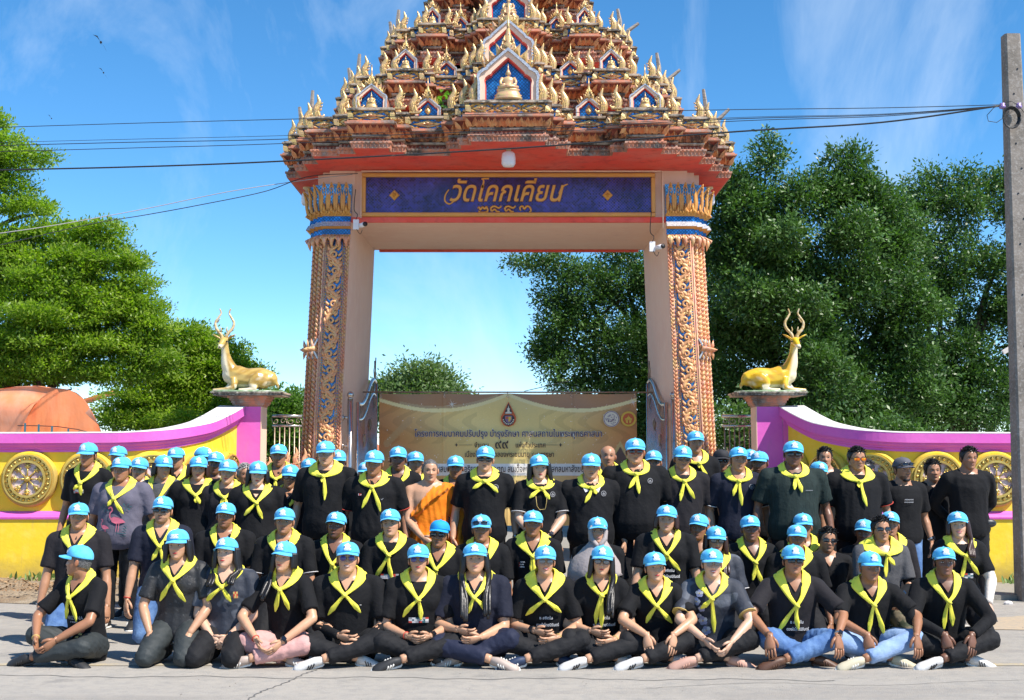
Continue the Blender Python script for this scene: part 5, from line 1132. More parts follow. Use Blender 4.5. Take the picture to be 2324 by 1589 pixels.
    # two round seals at the right
    for (px, r_, cols, kind) in ((1387, 16, (m_pu, m_cr), 0), (1426, 16, (m_ye, m_or), 1)):
        X, Z = P2(px, 951); b = MB()
        def disc(r0, y, k=28): pl(b, [(r0 * math.cos(i * 2 * math.pi / k), r0 * math.sin(i * 2 * math.pi / k)) for i in range(k)], y)
        b.mi = 1 if kind == 0 else 1; disc(18.5 if kind == 0 else 18, -.034); b.mi = 0; disc(17.5, -.036); b.mi = 1; disc(16 if kind == 0 else 13, -.038)
        b.mi = 0
        gg = random.Random(px)
        if kind == 0:
            for q in range(34):
                a = gg.uniform(0, 6.28); rr = gg.uniform(2, 13); x_, z_ = rr * math.cos(a), rr * math.sin(a); t_ = a + 1.2
                pl(b, [(x_ + 2.8 * math.cos(t_), z_ + 2.8 * math.sin(t_)), (x_ + .8 * math.cos(t_ + 1.6), z_ + .8 * math.sin(t_ + 1.6)), (x_ - 2.8 * math.cos(t_ + .3), z_ - 2.8 * math.sin(t_ + .3)), (x_ - .8 * math.cos(t_ + 1.6), z_ - .8 * math.sin(t_ + 1.6))], -.040)
        else:
            pl(b, [(-8, -2), (8, -2), (8, 1), (-8, 1)], -.040); pl(b, [(-5, 1), (5, 1), (3, 4), (1, 5), (0, 9), (-1, 5), (-3, 4)], -.041); pl(b, [(-7, -3), (-1, -3), (-2, -10), (-5, -9)], -.0405); pl(b, [(7, -3), (1, -3), (2, -10), (5, -9)], -.0405)
            for q in range(7): a = math.pi / 2 + q * 2 * math.pi / 7; pl(b, [(15 * math.cos(a) + 1 * math.cos(w_), 15 * math.sin(a) + 1 * math.sin(w_)) for w_ in np.arange(0, 6.2, 1.3)], -.040)
        b.build('round_seal', list(cols), root)
    # lettering
    def line(name, s, px, py, wpx, m_, h, lift=-.036, bold=.002, outline=False):
        X, Z = P2(px, py); c = text(name, s, h * sz_ * 1.35, m_, root, (X, lift, Z), ext=.0005, off=bold)
        bpy.context.view_layer.update(); w = c.dimensions.x
        if w > 0: c.scale = (wpx * sx_ / w, 1, 1)
        if outline:
            c2 = text(name + '_outline', s, h * sz_ * 1.35, m_st, root, (X, lift + .003, Z), ext=.0005, off=bold + .003); c2.scale = c.scale
    line('title_text', 'โครงการคมนาคมปรับปรุง บำรุงรักษา ศาสนสถานในพระพุทธศาสนา', 1154, 985, 426, m_tx, 15, outline=True)
    line('number_text', 'จำนวน', 1093, 1011, 32, m_tb, 11); line('number_text', '๙๙', 1138, 1009, 30, m_tb, 22); line('number_text', 'แห่งทั่วประเทศ', 1204, 1011, 68, m_tb, 11)
    line('occasion_text', 'เนื่องในโอกาสฉลองพระชนมายุ ๙๗ พรรษา', 1156, 1032, 202, m_tb, 12)
    line('name_text', '✦ เจ้าพระคุณสมเด็จพระอริยวงศาคตญาณ สมเด็จพระสังฆราช สกลมหาสังฆปริณายก ✦', 1154, 1065, 452, m_tb, 15)
    line('date_text', 'วันที่ ๘ เดือนกันยายน พ.ศ. ๒๕๖๗', 1140, 1095, 190, m_tb, 12)
    line('place_text', 'ณ วัดโคกเคียน อำเภอเมือง จังหวัดนราธิวาส', 1140, 1117, 330, m_tx, 15)
    line('place_text', 'กระทรวงคมนาคม', 1170, 1140, 110, m_tb, 12)
    b = MB()
    for (xa, xb) in ((1042, 1072), (1236, 1266)): A = P2(xa, 1010); B_ = P2(xb, 1010); b.add([(A[0], -.034, A[1] - .003), (B_[0], -.034, A[1] - .003), (B_[0], -.034, A[1] + .003), (A[0], -.034, A[1] + .003)], [(0, 1, 2, 3)])
    for xa in (1036, 1272):
        A = P2(xa, 1010); b.add([(A[0] + .03 * math.cos(k * math.pi / 4) * (1 if k % 2 == 0 else .4), -.034, A[1] + .03 * math.sin(k * math.pi / 4) * (1 if k % 2 == 0 else .4)) for k in range(8)], [tuple(range(8))])
    tag(b.build('divider_marks', m_tb, root), kind='stuff')
    for k in range(5):
        b = MB(); b.smooth = True; b.tube([(x0 + .03 + (x1 - x0 - .06) * k / 4 + .014 * math.cos(a), -.04, z1 - .05 + .014 * math.sin(a)) for a in np.arange(0, 6.6, .6)], .004, 5); b.tube([(x0 + .03 + (x1 - x0 - .06) * k / 4, -.04, z1 - .04), (x0 + .02 + (x1 - x0 - .06) * k / 4, -.02, z1 + .03)], .004, 4); b.build('eyelet', m_steel, root)
    b = MB(); b.smooth = True; b.tube([(x0 - .25, 0, z1 + .02), (x1 + .25, 0, z1 + .015)], .012, 6); b.build('hanging_rope', m_rust, root)
banner()

# ================================================================ THE DEER STATUES
def deer(s, label, m_body, loc):
    """lying deer facing outward (s=-1 faces left), head turned to the road"""
    r = thing('deer_statue', label, 'deer statue', loc, 0, 'deer statues on the piers')
    b = MB(); b.smooth = True
    X = lambda p: (p[0] * s, p[1], p[2])
    def T(pts, rad, n=10, per=3):
        q = cr_spline([X(p) for p in pts], per); k = len(q); rr = [np.interp(i / (k - 1) * (len(rad) - 1), range(len(rad)), [(x[0] if isinstance(x, tuple) else x) for x in rad]) for i in range(k)]
        r2 = [np.interp(i / (k - 1) * (len(rad) - 1), range(len(rad)), [(x[1] if isinstance(x, tuple) else x) for x in rad]) for i in range(k)]
        b.tube(q, [(float(a), float(c)) for a, c in zip(rr, r2)], n, ref=(0, 0, 1))
    # +x is forward (towards the head)
    T([(-.37, 0, .10), (-.32, 0, .16), (-.18, 0, .19), (0, 0, .19), (.14, 0, .22), (.24, 0, .26), (.29, 0, .32)], [.03, (.12, .11), (.15, .12), (.14, .12), (.15, .12), (.13, .10), .06])
    T([(.20, 0, .24), (.27, -.01, .38), (.30, -.02, .52), (.31, -.04, .68)], [(.125, .105), (.092, .080), (.058, .056), (.046, .046)])
    T([(.31, -.01, .70), (.315, -.08, .69), (.33, -.16, .635), (.338, -.22, .595)], [(.048, .046), (.062, .055), (.040, .036), (.026, .029)])          # head turned to the viewer
    T([(-.27, -.08, .14), (-.17, -.14, .17), (-.10, -.16, .10), (-.16, -.17, .045)], [(.10, .06), (.11, .06), (.06, .045), .03])         # haunch
    T([(-.16, -.17, .035), (-.02, -.19, .03), (.08, -.20, .025)], [.028, .024, .02])
    T([(.18, -.08, .18), (.16, -.13, .07), (.26, -.14, .035), (.38, -.13, .028), (.44, -.13, .025)], [(.06, .05), .045, .032, .026, .022])   # folded foreleg
    T([(.20, .06, .16), (.30, .05, .04), (.40, .04, .028), (.46, .03, .025)], [.05, .035, .026, .02])
    T([(-.36, 0, .16), (-.41, 0, .10), (-.42, -.01, .05)], [.03, .025, .008])
    for q in (-1, 1): # ears
        e0 = Vector((.315 + q * .045, -.05, .725)); T([e0, e0 + Vector((q * .06, -.01, .035)), e0 + Vector((q * .12, -.01, .065))], [(.016, .022), (.013, .042), .006], 8)
    me = bpy.data.meshes.new('body'); me.from_pydata(b.v, [], b.f); o = bpy.data.objects.new('tmp', me); COL.objects.link(o)
    md = o.modifiers.new('r', 'REMESH'); md.mode = 'VOXEL'; md.voxel_size = .011; md.use_smooth_shade = True; sm = o.modifiers.new('s', 'SMOOTH'); sm.factor = .5; sm.iterations = 4
    dg = bpy.context.evaluated_depsgraph_get(); me2 = bpy.data.meshes.new_from_object(o.evaluated_get(dg)); bpy.data.objects.remove(o)
    me2.polygons.foreach_set('use_smooth', [True] * len(me2.polygons))
    nv = len(me2.vertices); co = np.empty(nv * 3); me2.vertices.foreach_get('co', co); co = co.reshape(-1, 3); xx = co[:, 0] * s
    ylw, wht, brn = m_body
    pat = np.sin(xx * 23 + 4 * co[:, 2] * 5) * np.sin(co[:, 2] * 31 + xx * 9) + np.sin(xx * 11 - co[:, 2] * 17)
    # white underside, chest and throat; darker patches along the back
    chest = np.clip((xx - (.225 + .06 * (co[:, 2] - .3) / .3)) * 30, 0, 1) * (co[:, 2] < .62) * (co[:, 2] > .06)
    belly = np.clip((.115 - co[:, 2]) * 40, 0, 1) * (xx > -.16) * (xx < .14); feet = np.clip((.05 - co[:, 2]) * 40, 0, 1)
    wm = np.clip(np.maximum(np.maximum(chest, belly), feet) + np.clip((pat - .9) * 1.0, 0, .6) * (co[:, 2] < .3), 0, 1)[:, None]
    bmk = np.clip((pat + .35) * 1.1, 0, 1)[:, None]
    C = np.array(ylw) * (1 - bmk * .75) + np.array(brn) * bmk * .75; C = C * (1 - wm) + np.array(wht) * wm
    muz = (np.linalg.norm(co - np.array([.340 * s, -.240, .60]), axis=1) < .026); C[muz] = (.03, .02, .02)
    inner = (co[:, 2] > .60) & (co[:, 2] < .64) & (co[:, 1] < -.10); C[inner] = wht
    ca = me2.color_attributes.new('paint', 'FLOAT_COLOR', 'POINT'); ca.data.foreach_set('color', np.concatenate([C, np.ones((nv, 1))], 1).reshape(-1).astype(np.float32)); me2.materials.append(mat('painted_statue', rough=.32, attr='paint', coat=.3))
    link('body', me2, r)
    for q in (-1, 1):
        b = MB(); b.smooth = True
        A = [(.315 + q * .024, -.055, .725), (.315 + q * .045, -.06, .79), (.315 + q * .110, -.05, .87), (.315 + q * .125, -.04, .95), (.315 + q * .080, -.03, 1.03), (.315 + q * .055, -.02, 1.08), (.315 + q * .075, -.02, 1.14)]
        qq = cr_spline([X(p) for p in A], 5); b.tube(qq, [(.021 * (1 - .8 * i / len(qq)) + .004) * (1 + .06 * math.sin(i * 2.5)) for i in range(len(qq))], 8)
        b.tube([X((.315 + q * .05, -.06, .80)), X((.315 + q * .035, -.08, .85)), X((.315 + q * .045, -.08, .89))], [.013, .010, .003], 6)
        b.tube([X((.315 + q * .10, -.04, .95)), X((.315 + q * .06, -.06, 1.0)), X((.315 + q * .055, -.06, 1.0 + .01))], [.011, .006, .002], 6) if q > 0 else None
        b.build('antler', mat('antler_ochre', (.50, .34, .13), .4, noise=(20, (.66, .55, .36), .45, .6)), r)
        b = MB(); b.smooth = True; b.ball(X((.318 + q * .055, -.120, .685)), (.015, .013, .012), 8, 6); b.build('eye', m_black, r)
    b = MB(); pts = [(.50 * math.cos(a) * (1 + .06 * math.sin(5 * a)), .22 * math.sin(a) * (1 + .05 * math.cos(7 * a))) for a in np.arange(0, 6.28, .25)]
    vs = [(x, y - .02, .0) for x, y in pts] + [(x * .96, y * .93 - .02, .022) for x, y in pts]; n = len(pts)
    b.add(vs, [(i, (i + 1) % n, (i + 1) % n + n, i + n) for i in range(n)] + [tuple(range(n, 2 * n))]); b.build('grass_base', mat('painted_green_base', (.16, .26, .12), .6, noise=(9, (.5, .52, .45), .45, .65)), r)
    return r
deer(-1, 'pale white and ochre deer statue lying on the left pier, antlers raised', ((.54, .37, .10), (.74, .64, .44), (.34, .19, .03)), (-3.59, 17.35, 2.40))
deer(1, 'bright golden yellow deer statue lying on the right pier, looking at the road', ((.72, .46, .02), (.80, .70, .46), (.60, .30, .015)), (3.52, 17.35, 2.40))
# ================================================================ THE PEOPLE
m_skin = mat('skin', rough=.40, attr='tone', spec=.45, bump=[(90, .15, .002), (30, .15, .004)])
m_capb = mat('sky_blue_cotton', (.115, .53, .84), .75, sheen=.2, bump=(420, .25, .001), noise=(30, (.07, .45, .80), .45, .7), spec=.3)
m_capd = mat('deep_sky_blue_cotton', (.02, .33, .70), .75, bump=(420, .25, .001), spec=.3)
m_scarf = mat('lemon_yellow_cloth', (.93, .84, .10), .8, sheen=.1, noise=(14, (.86, .78, .05), .45, .75), bump=(300, .3, .0015), spec=.25)
FB = [(38, .35, .012), (500, .3, .0008)]
CLOTH = {'black': mat('black_cotton', (.0065, .0065, .008), .85, sheen=.02, bump=FB, spec=.25), 'navy': mat('dark_navy_cotton', (.012, .014, .028), .8, sheen=.04, bump=FB, spec=.25),
         'char': mat('charcoal_cotton', (.017, .015, .018), .85, sheen=.03, bump=FB, spec=.25), 'grey': mat('slate_grey_cotton', (.125, .115, .15), .85, noise=(7, (.09, .085, .12), .4, .7), bump=FB, spec=.25),
         'heather': mat('heather_grey_cotton', (.07, .07, .078), .85, noise=(200, (.12, .12, .125), .45, .7), bump=FB, spec=.25), 'green': mat('dark_green_linen', (.018, .030, .028), .85, noise=(60, (.010, .016, .015), .5, .6, 2, (6, .2, .2)), bump=FB, spec=.25),
         'lace': mat('black_embroidered', (.016, .016, .018), .6, noise=(26, (.07, .07, .07), .60, .64, 6), bump=FB), 'sport': mat('dark_slate_jersey', (.022, .027, .042), .72, noise=(7, (.085, .095, .12), .53, .58, 1), bump=FB),
         'pink': mat('dusty_pink_cloth', (.56, .31, .285), .8, bump=FB, spec=.25), 'jean': mat('blue_denim', (.075, .155, .34), .8, noise=[(8, (.15, .26, .46), .45, .7), (200, (.05, .10, .24), .5, .8)], bump=FB, spec=.25),
         'ljean': mat('pale_blue_denim', (.22, .33, .55), .8, noise=[(8, (.34, .46, .66), .45, .7)], bump=FB, spec=.25), 'tblack': mat('black_trouser_cloth', (.009, .009, .011), .78, sheen=.02, bump=FB, spec=.3), 'tnavy': mat('navy_trouser_cloth', (.014, .018, .042), .75, bump=FB, spec=.3),
         'tgreen': mat('dark_teal_grey_cloth', (.024, .030, .032), .7, bump=FB), 'camo': mat('camouflage_cloth', (.05, .06, .03), .8, noise=(14, (.16, .13, .08), .48, .52, 2), bump=FB), 'orange': mat('saffron_robe_cloth', (.80, .225, .008), .75, sheen=.2, noise=(5, (.74, .18, .006), .4, .7), bump=[(26, .4, .012), (400, .3, .001)], spec=.25),
         'hijab': mat('taupe_veil', (.36, .31, .30), .7, bump=FB), 'white': mat('offwhite_sleeve', (.74, .66, .58), .7, bump=FB), 'red': mat('red_cloth', (.45, .03, .02), .7)}
m_hair = mat('black_hair', (.012, .010, .010), .38, bump=(120, .5, .003, (1, 1, .07)), spec=.5); m_hbr = mat('dark_brown_hair', (.045, .018, .012), .38, bump=(120, .5, .003, (1, 1, .07))); m_hgr = mat('grey_hair', (.42, .40, .38), .6, bump=(150, .6, .003, (1, 1, .2))); m_hsg = mat('salt_pepper_hair', (.06, .058, .058), .6, noise=(150, (.25, .24, .23), .5, .62), bump=(150, .6, .003, (1, 1, .2)))
HAIRM = {'b': m_hair, 'r': m_hbr, 'g': m_hgr, 's': m_hsg}
m_eyew = mat('eye_white', (.62, .58, .55), .3); m_iris = mat('dark_iris', (.015, .008, .005), .15); m_lipM = mat('brown_lip', (.30, .12, .085), .45); m_lipF = mat('red_lipstick', (.50, .045, .05), .35); m_lipP = mat('pink_lip', (.50, .20, .17), .4); m_teeth = mat('teeth', (.78, .74, .68), .3)
m_lens = mat('dark_lens', (.010, .011, .016), .08, spec=.8); m_lensP = mat('violet_lens', (.045, .018, .16), .1, spec=.8); m_lensR = mat('fiery_mirror_lens', (.85, .10, .02), .12, .6, noise=(40, (.8, .4, .02), .45, .6)); m_lensG = mat('clear_grey_lens', (.20, .17, .16), .1, spec=.8)
m_brown = mat('brown_leather', (.10, .045, .025), .5, bump=(60, .3, .003)); m_sole = mat('white_rubber', (.70, .68, .64), .6); m_shoew = mat('white_sneaker', (.66, .64, .62), .6, noise=(40, (.5, .49, .48), .45, .7)); m_shoeb = mat('black_sneaker', (.02, .02, .022), .6); m_shoen = mat('navy_sneaker', (.015, .03, .075), .6); m_shoet = mat('beige_flat_shoe', (.42, .33, .28), .55); m_shoec = mat('cream_canvas', (.56, .50, .36), .8); m_shoep = mat('nude_pink_sock', (.52, .30, .23), .7)
m_wht = mat('white_print', (.62, .60, .60), .7); m_gry = mat('grey_print', (.30, .30, .32), .7); m_redp = mat('red_print', (.5, .05, .03), .7); m_pinkp = mat('flamingo_pink_print', (.50, .11, .17), .8); m_tealp = mat('dark_teal_print', (.03, .10, .12), .8); m_gldp = mat('gold_print', (.55, .38, .12), .6); m_lila = mat('lilac_print', (.30, .31, .46), .7); m_watch = mat('watch_steel', (.5, .5, .5), .25, .9)

# ---- head geometry, local frame: face towards -Y, centre between chin and crown
def head_arrays(nc=48, fem=False, wide=1.0, nose=1.0, smile=False, beard=None):
    zs = np.array([-.113, -.110, -.104, -.097, -.090, -.084, -.078, -.072, -.067, -.063, -.0595, -.056, -.053, -.050, -.0465, -.043, -.039, -.035, -.031, -.027, -.022, -.016, -.010, -.005, 0, .005, .010, .015, .021, .028, .037, .048, .060, .072, .084, .094, .102, .108, .111])
    if nc < 40: zs = zs[::2] if len(zs) % 2 else zs
    kz = [-.113, -.100, -.080, -.055, -.025, 0, .03, .06, .09, .105, .111]
    yc = np.interp(zs, kz, [-.052, -.042, -.026, -.014, -.006, 0, .003, .005, .006, .006, .006])
    aa = np.interp(zs, kz, [.016, .036, .051, .0605, .0675, .0715, .0745, .071, .052, .028, .006]) * (.96 if fem else 1.0)
    jw = np.interp(zs, [-.11, -.06, 0], [wide * (.93 if fem else 1.03), wide, 1 + (wide - 1) * .6]); aa = aa * jw
    rr = np.interp(zs, kz, [.016, .042, .062, .077, .087, .092, .094, .091, .068, .038, .008])
    # denser columns on the face side
    t = np.linspace(-1, 1, nc, endpoint=False); ph = np.pi * (0.62 * t + 0.38 * t ** 3)
    Z, PH = np.meshgrid(zs, ph, indexing='ij'); A = aa[:, None]; Rr = rr[:, None]
    X = A * np.sin(PH); Y = yc[:, None] - Rr * np.cos(PH)
    fr = np.clip(np.cos(PH), 0, 1) ** .5
    def G(x0, z0, sx, sz): return np.exp(-((X - x0) / sx) ** 2 - ((Z - z0) / sz) ** 2)
    d = np.zeros_like(X)
    d += -.0105 * (G(.031, .004, .017, .011) + G(-.031, .004, .017, .011))
    d += .0035 * (G(.030, .004, .009, .006) + G(-.030, .004, .009, .006))
    ns = np.interp(Z, [-.045, -.036, -.030, -.024, -.005, .014, .03], [0, .55, 1, .95, .55, .18, 0]); nw = np.interp(Z, [-.036, -.028, 0, .02], [.015, .014, .008, .007])
    d += .0205 * nose * ns * np.exp(-(X / nw) ** 2) + .006 * (G(.014, -.031, .006, .006) + G(-.014, -.031, .006, .006))
    d += .004 * (G(.022, .021, .018, .007) + G(-.022, .021, .018, .007))
    d += .0050 * (G(0, -.050, .019, .0045) + G(0, -.0605, .016, .0045)) - .0045 * G(0, -.0555, .020, .0022) - .003 * G(0, -.072, .018, .005)
    d += .006 * G(0, -.093, .020, .012) + .0045 * (G(.043, -.024, .018, .018) + G(-.043, -.024, .018, .018))
    if smile: d += .004 * (G(.038, -.038, .014, .014) + G(-.038, -.038, .014, .014)) - .003 * (G(.030, -.050, .005, .014) + G(-.030, -.050, .005, .014))
    else: d -= .0018 * (G(.030, -.046, .005, .014) + G(-.030, -.046, .005, .014))
    d *= (np.cos(PH) > 0) * fr
    Y = Y - d * .96; X = X + d * np.sin(PH) * .3
    nz, n = X.shape; v = np.stack([X, Y, Z], -1).reshape(-1, 3)
    idx = np.arange(nz * n).reshape(nz, n); nx = np.roll(idx, -1, 1)
    f = [tuple(q) for q in np.stack([idx[:-1], nx[:-1], nx[1:], idx[1:]], -1).reshape(-1, 4).tolist()]
    f.append(tuple(idx[0][::-1].tolist())); f.append(tuple(idx[-1].tolist()))
    # tints
    c = np.ones((len(v), 3)); x, y, z = v.T; front = y < -.02
    def tint(mask, col): c[:] = c * (1 - mask[:, None]) + np.array(col) * c * mask[:, None]
    g = lambda x0, z0, sx, sz: np.exp(-((x - x0) / sx) ** 2 - ((z - z0) / sz) ** 2) * front
    tint(np.clip(g(0, -.030, .02, .012) * .35 + g(.042, -.02, .02, .02) * .35 + g(-.042, -.02, .02, .02) * .35, 0, 1), (1.08, .80, .75))
    tint(np.clip(g(.031, .006, .018, .011) * .45 + g(-.031, .006, .018, .011) * .45, 0, 1), (.62, .55, .52))
    tint(np.clip(g(0, -.0555, .020, .0028) * .8, 0, 1), (.45, .30, .28))
    if beard:
        bd = np.clip(((z < -.058) & (y < .0)) * .9 * (np.abs(x) < .055) + g(0, -.044, .022, .005), 0, 1) * beard[1]; bd *= ~((np.abs(x) < .020) & (np.abs(z + .0555) < .009)); tint(bd * .75, beard[0])
    ev = []; 
    for s in (-1, 1): # ears
        m = MB(); w_ = .0715 * (1 + (wide - 1) * .6) * (.96 if fem else 1)
        m.ball((s * (w_ + .007), .010, -.006), (.008, .017, .029), 8, 7, Matrix.Rotation(R(-12), 3, 'X') @ Matrix.Rotation(R(22) * s, 3, 'Z'))
        ev.append(m)
    vv = [v]; cc = [c]; off = len(v)
    for m in ev:
        a = np.array(m.v); vv.append(a); cc.append(np.ones((len(a), 3)) * np.array([1.0, .86, .8])); f += [tuple(i + off for i in q) for q in m.f]; off += len(a)
    return np.concatenate(vv), f, np.concatenate(cc)
_hc = {}
def head_cached(*a):
    if a not in _hc: _hc[a] = head_arrays(*a)
    return _hc[a]
def hand_arrays(curl=.5, side=1, sc=1.0, spread=1.0):
    """wrist at origin, fingers along +Z, palm faces -Y, thumb on +X*side"""
    b = MB()
    b.tube([(0, 0, -.02), (0, 0, .01), (0, 0, .045), (0, -.002, .080), (0, -.004, .092)], [(.024, .017), (.026, .016), (.037, .015), (.040, .0135), (.034, .010)], 8, ref=(1, 0, 0))
    for i, (x, L) in enumerate(((.029, .070), (.010, .080), (-.010, .075), (-.028, .058))):
        a = 0; p = Vector((x, -.003, .082)); pts = [p]; fan = x * 3.0 * spread
        for j, fr in enumerate((.45, .30, .25)):
            a += curl * (.55 + .35 * j) ; d = Vector((math.sin(fan) * math.cos(a), -math.sin(a), math.cos(a) * math.cos(fan))); p = p + d * L * fr; pts.append(p)
        b.tube(pts, [.0092, .0088, .0080, .0060], 6)
    b.tube([(.018, -.004, .012), (.040, -.012, .035), (.050, -.020, .058), (.048, -.028, .078)], [.013, .012, .010, .007], 6)
    v = np.array(b.v) * sc; v[:, 0] *= side; f = b.f if side > 0 else [tuple(reversed(q)) for q in b.f]
    return v, f
def ik(S_, T_, l1, l2, pole):
    S_ = Vector(S_); T_ = Vector(T_); d = T_ - S_; L = d.length; mx_ = (l1 + l2) * .998
    if L > mx_: T_ = S_ + d * (mx_ / L); d = T_ - S_; L = mx_
    a = (l1 * l1 - l2 * l2 + L * L) / (2 * L); h = math.sqrt(max(0, l1 * l1 - a * a)); dn = d.normalized(); p = Vector(pole); p = (p - dn * p.dot(dn)).normalized()
    return S_ + dn * a + p * h, T_
def remesh(b, vox, smooth=3, fac=.5):
    me = bpy.data.meshes.new('t'); me.from_pydata(b.v, [], b.f); o = bpy.data.objects.new('t', me); COL.objects.link(o)
    md = o.modifiers.new('r', 'REMESH'); md.mode = 'VOXEL'; md.voxel_size = vox; s_ = o.modifiers.new('s', 'SMOOTH'); s_.factor = fac; s_.iterations = smooth
    m2 = bpy.data.meshes.new_from_object(o.evaluated_get(bpy.context.evaluated_depsgraph_get())); bpy.data.objects.remove(o); bpy.data.meshes.remove(me)
    n = len(m2.vertices); co = np.empty(n * 3, np.float32); m2.vertices.foreach_get('co', co); co = co.reshape(-1, 3).astype(float)
    nn = np.empty(n * 3, np.float32); m2.vertices.foreach_get('normal', nn); nn = nn.reshape(-1, 3).astype(float)
    fl = [tuple(p.vertices) for p in m2.polygons]; bpy.data.meshes.remove(m2); return co, nn, fl
def folds(co, nn, amp, seed, f0=26.0, aniso=(1, 1, .6)):
    g = np.random.default_rng(seed); d = np.zeros(len(co)); q = co * np.array(aniso)
    w = q + .03 * np.sin(q[:, [1, 2, 0]] * 17 + g.uniform(0, 6, 3))
    for k in range(5):
        v = g.normal(size=3); v = v / np.linalg.norm(v) * f0 * g.uniform(.7, 2.4); s_ = np.sin(w @ v + g.uniform(0, 6)); d += (1 - np.abs(s_) * 2) * .5 if k < 3 else s_ * .35
    return co + nn * (d * amp / 2)[:, None]
def to_obj(name, v, f, m, parent, smooth=True, tone=None, data_only=False):
    me = bpy.data.meshes.new(name); me.from_pydata(v.tolist() if hasattr(v, 'tolist') else v, [], f); me.polygons.foreach_set('use_smooth', [smooth] * len(me.polygons))
    for q in (m if isinstance(m, (list, tuple)) else [m]): me.materials.append(q)
    if tone is not None:
        ca = me.color_attributes.new('tone', 'FLOAT_COLOR', 'POINT'); ca.data.foreach_set('color', np.concatenate([np.clip(tone, 0, 1), np.ones((len(tone), 1))], 1).reshape(-1).astype(np.float32))
    return me if data_only else link(name, me, parent)
# ---- things worn on the head (shared meshes)
def cap_dome():
    b = MB(); b.smooth = True; N = 40; M = 12; vs = []
    for j in range(M + 1):
        t = j / M; r = (1 - t ** 2.5) ** (1 / 2.1) if t < 1 else 0.02
        for i in range(N):
            a = 2 * math.pi * i / N; x = .0835 * r * math.sin(a); y = .003 - (.100 if math.cos(a) > 0 else .100) * r * math.cos(a)
            seam = 1 - .012 * max(0, 1 - abs(math.sin(a * 3)) * 5) * (1 - t)
            z = .024 + .010 * math.cos(a) * (1 - t) + .084 * t + .006 * math.cos(a) * math.sin(math.pi * t)
            dent = 1 + .012 * math.sin(3 * a + 1) * (1 - t) + .010 * math.sin(5 * a + t * 6)
            vs.append((x * seam * dent, y * seam * dent, z))
    b.add(vs, [(j * N + i, j * N + (i + 1) % N, (j + 1) * N + (i + 1) % N, (j + 1) * N + i) for j in range(M) for i in range(N)] + [tuple(M * N + i for i in range(N)), tuple(reversed(range(N)))])
    b.ball((0, .003, .109), (.007, .007, .004), 8, 4); return b
def cap_brim(dd=0):
    b = MB(); b.smooth = True; N = 22; M = 7
    for side in (0, 1):
        vs = []
        for j in range(M + 1):
            r = j / M
            for i in range(N + 1):
                s = -1 + 2 * i / N; a = s * R(68); x0 = .0825 * math.sin(a); y0 = .003 - .099 * math.cos(a)
                out = .066 * (1 - abs(s) ** 2.6) ** .62 * r; x = x0 * (1 + .02 * r) ; y = y0 - out
                z = .0345 - .004 * abs(s) - r * (.013 * (1 - s * s)) - .016 * (abs(s) ** 2) * r - (.0035 if side else 0) + .001
                z += -.006 * abs(math.sin(a)) * 1.0
                vs.append((x, y, z))
        F = [(j * (N + 1) + i, j * (N + 1) + i + 1, (j + 1) * (N + 1) + i + 1, (j + 1) * (N + 1) + i) for j in range(M) for i in range(N)]
        b.add(vs, F if side == 0 else [tuple(reversed(q)) for q in F])
    k = (M + 1) * (N + 1); o = M * (N + 1); b.add([b.v[o + i] for i in range(N + 1)] + [b.v[k + o + i] for i in range(N + 1)], [(i, N + 1 + i, N + 2 + i, i + 1) for i in range(N)]); return b
EMB = ["......NWW.......", "....NWWNWW......", "...WWNWWNWWN....", "..WNWWWNWWWWW...", ".WWWNWWWWNWNWN..", "..NWWWNNWWWWNW..", "...WWNWWWWNWWN..", "..NWWWWWNWWWN...", ".NWNWWNWWNWWWNN.", "NWWWWWWWWWWWWWWN", ".WNWNNWNWNNWNWW.", "..WWWWWWWWWWWW.."]
def cap_emblem(kind=0):
    b = MB(); rows = EMB if kind == 0 else [r_[::-1] for r_ in EMB[3:]]; nr = len(rows); nc = 16
    W_ = .060 if kind == 0 else .074; H_ = .050 if kind == 0 else .030
    def P_(u, v): # lies on the front of the dome
        z = .046 + H_ * v; t = max(0, min(.97, (z - .040) / .080)); r = (1 - t ** 2.5) ** (1 / 2.1); x = (u - .5) * W_; return (x, .003 - .1035 * math.sqrt(max(.01, r * r - (x / .0835) ** 2)) - .0035, z)
    for j, row in enumerate(rows):
        for i, ch in enumerate(row):
            if ch == '.': continue
            b.mi = 0 if ch == 'W' else 1; u0, u1, v0, v1 = i / nc, (i + 1) / nc, 1 - (j + 1) / nr, 1 - j / nr
            b.add([P_(u0, v0), P_(u1, v0), P_(u1, v1), P_(u0, v1)], [(0, 1, 2, 3)])
    return b
def mesh_of(b, name, mats):
    me = bpy.data.meshes.new(name); me.from_pydata(b.v, [], b.f); mats = mats if isinstance(mats, (list, tuple)) else [mats]
    for m_ in mats: me.materials.append(m_)
    if len(mats) > 1: me.polygons.foreach_set('material_index', b.m)
    me.polygons.foreach_set('use_smooth', b.sm); return me
m_embw = mat('embroidery_white', (.74, .78, .80), .8); m_embn = mat('embroidery_blue', (.05, .13, .33), .8)
ME = {'dome': mesh_of(cap_dome(), 'cap', m_capb), 'brim': mesh_of(cap_brim(), 'brim', m_capb), 'emb': mesh_of(cap_emblem(), 'emblem', [m_embw, m_embn]), 'embw': mesh_of(cap_emblem(1), 'emblem', [m_embw, m_embn]),
      'domed': mesh_of(cap_dome(), 'cap', m_capd), 'brimd': mesh_of(cap_brim(), 'brim', m_capd)}
m_capk = mat('black_cap_cloth', (.02, .02, .024), .8); m_capg = mat('faded_grey_cap_cloth', (.09, .09, .11), .8)
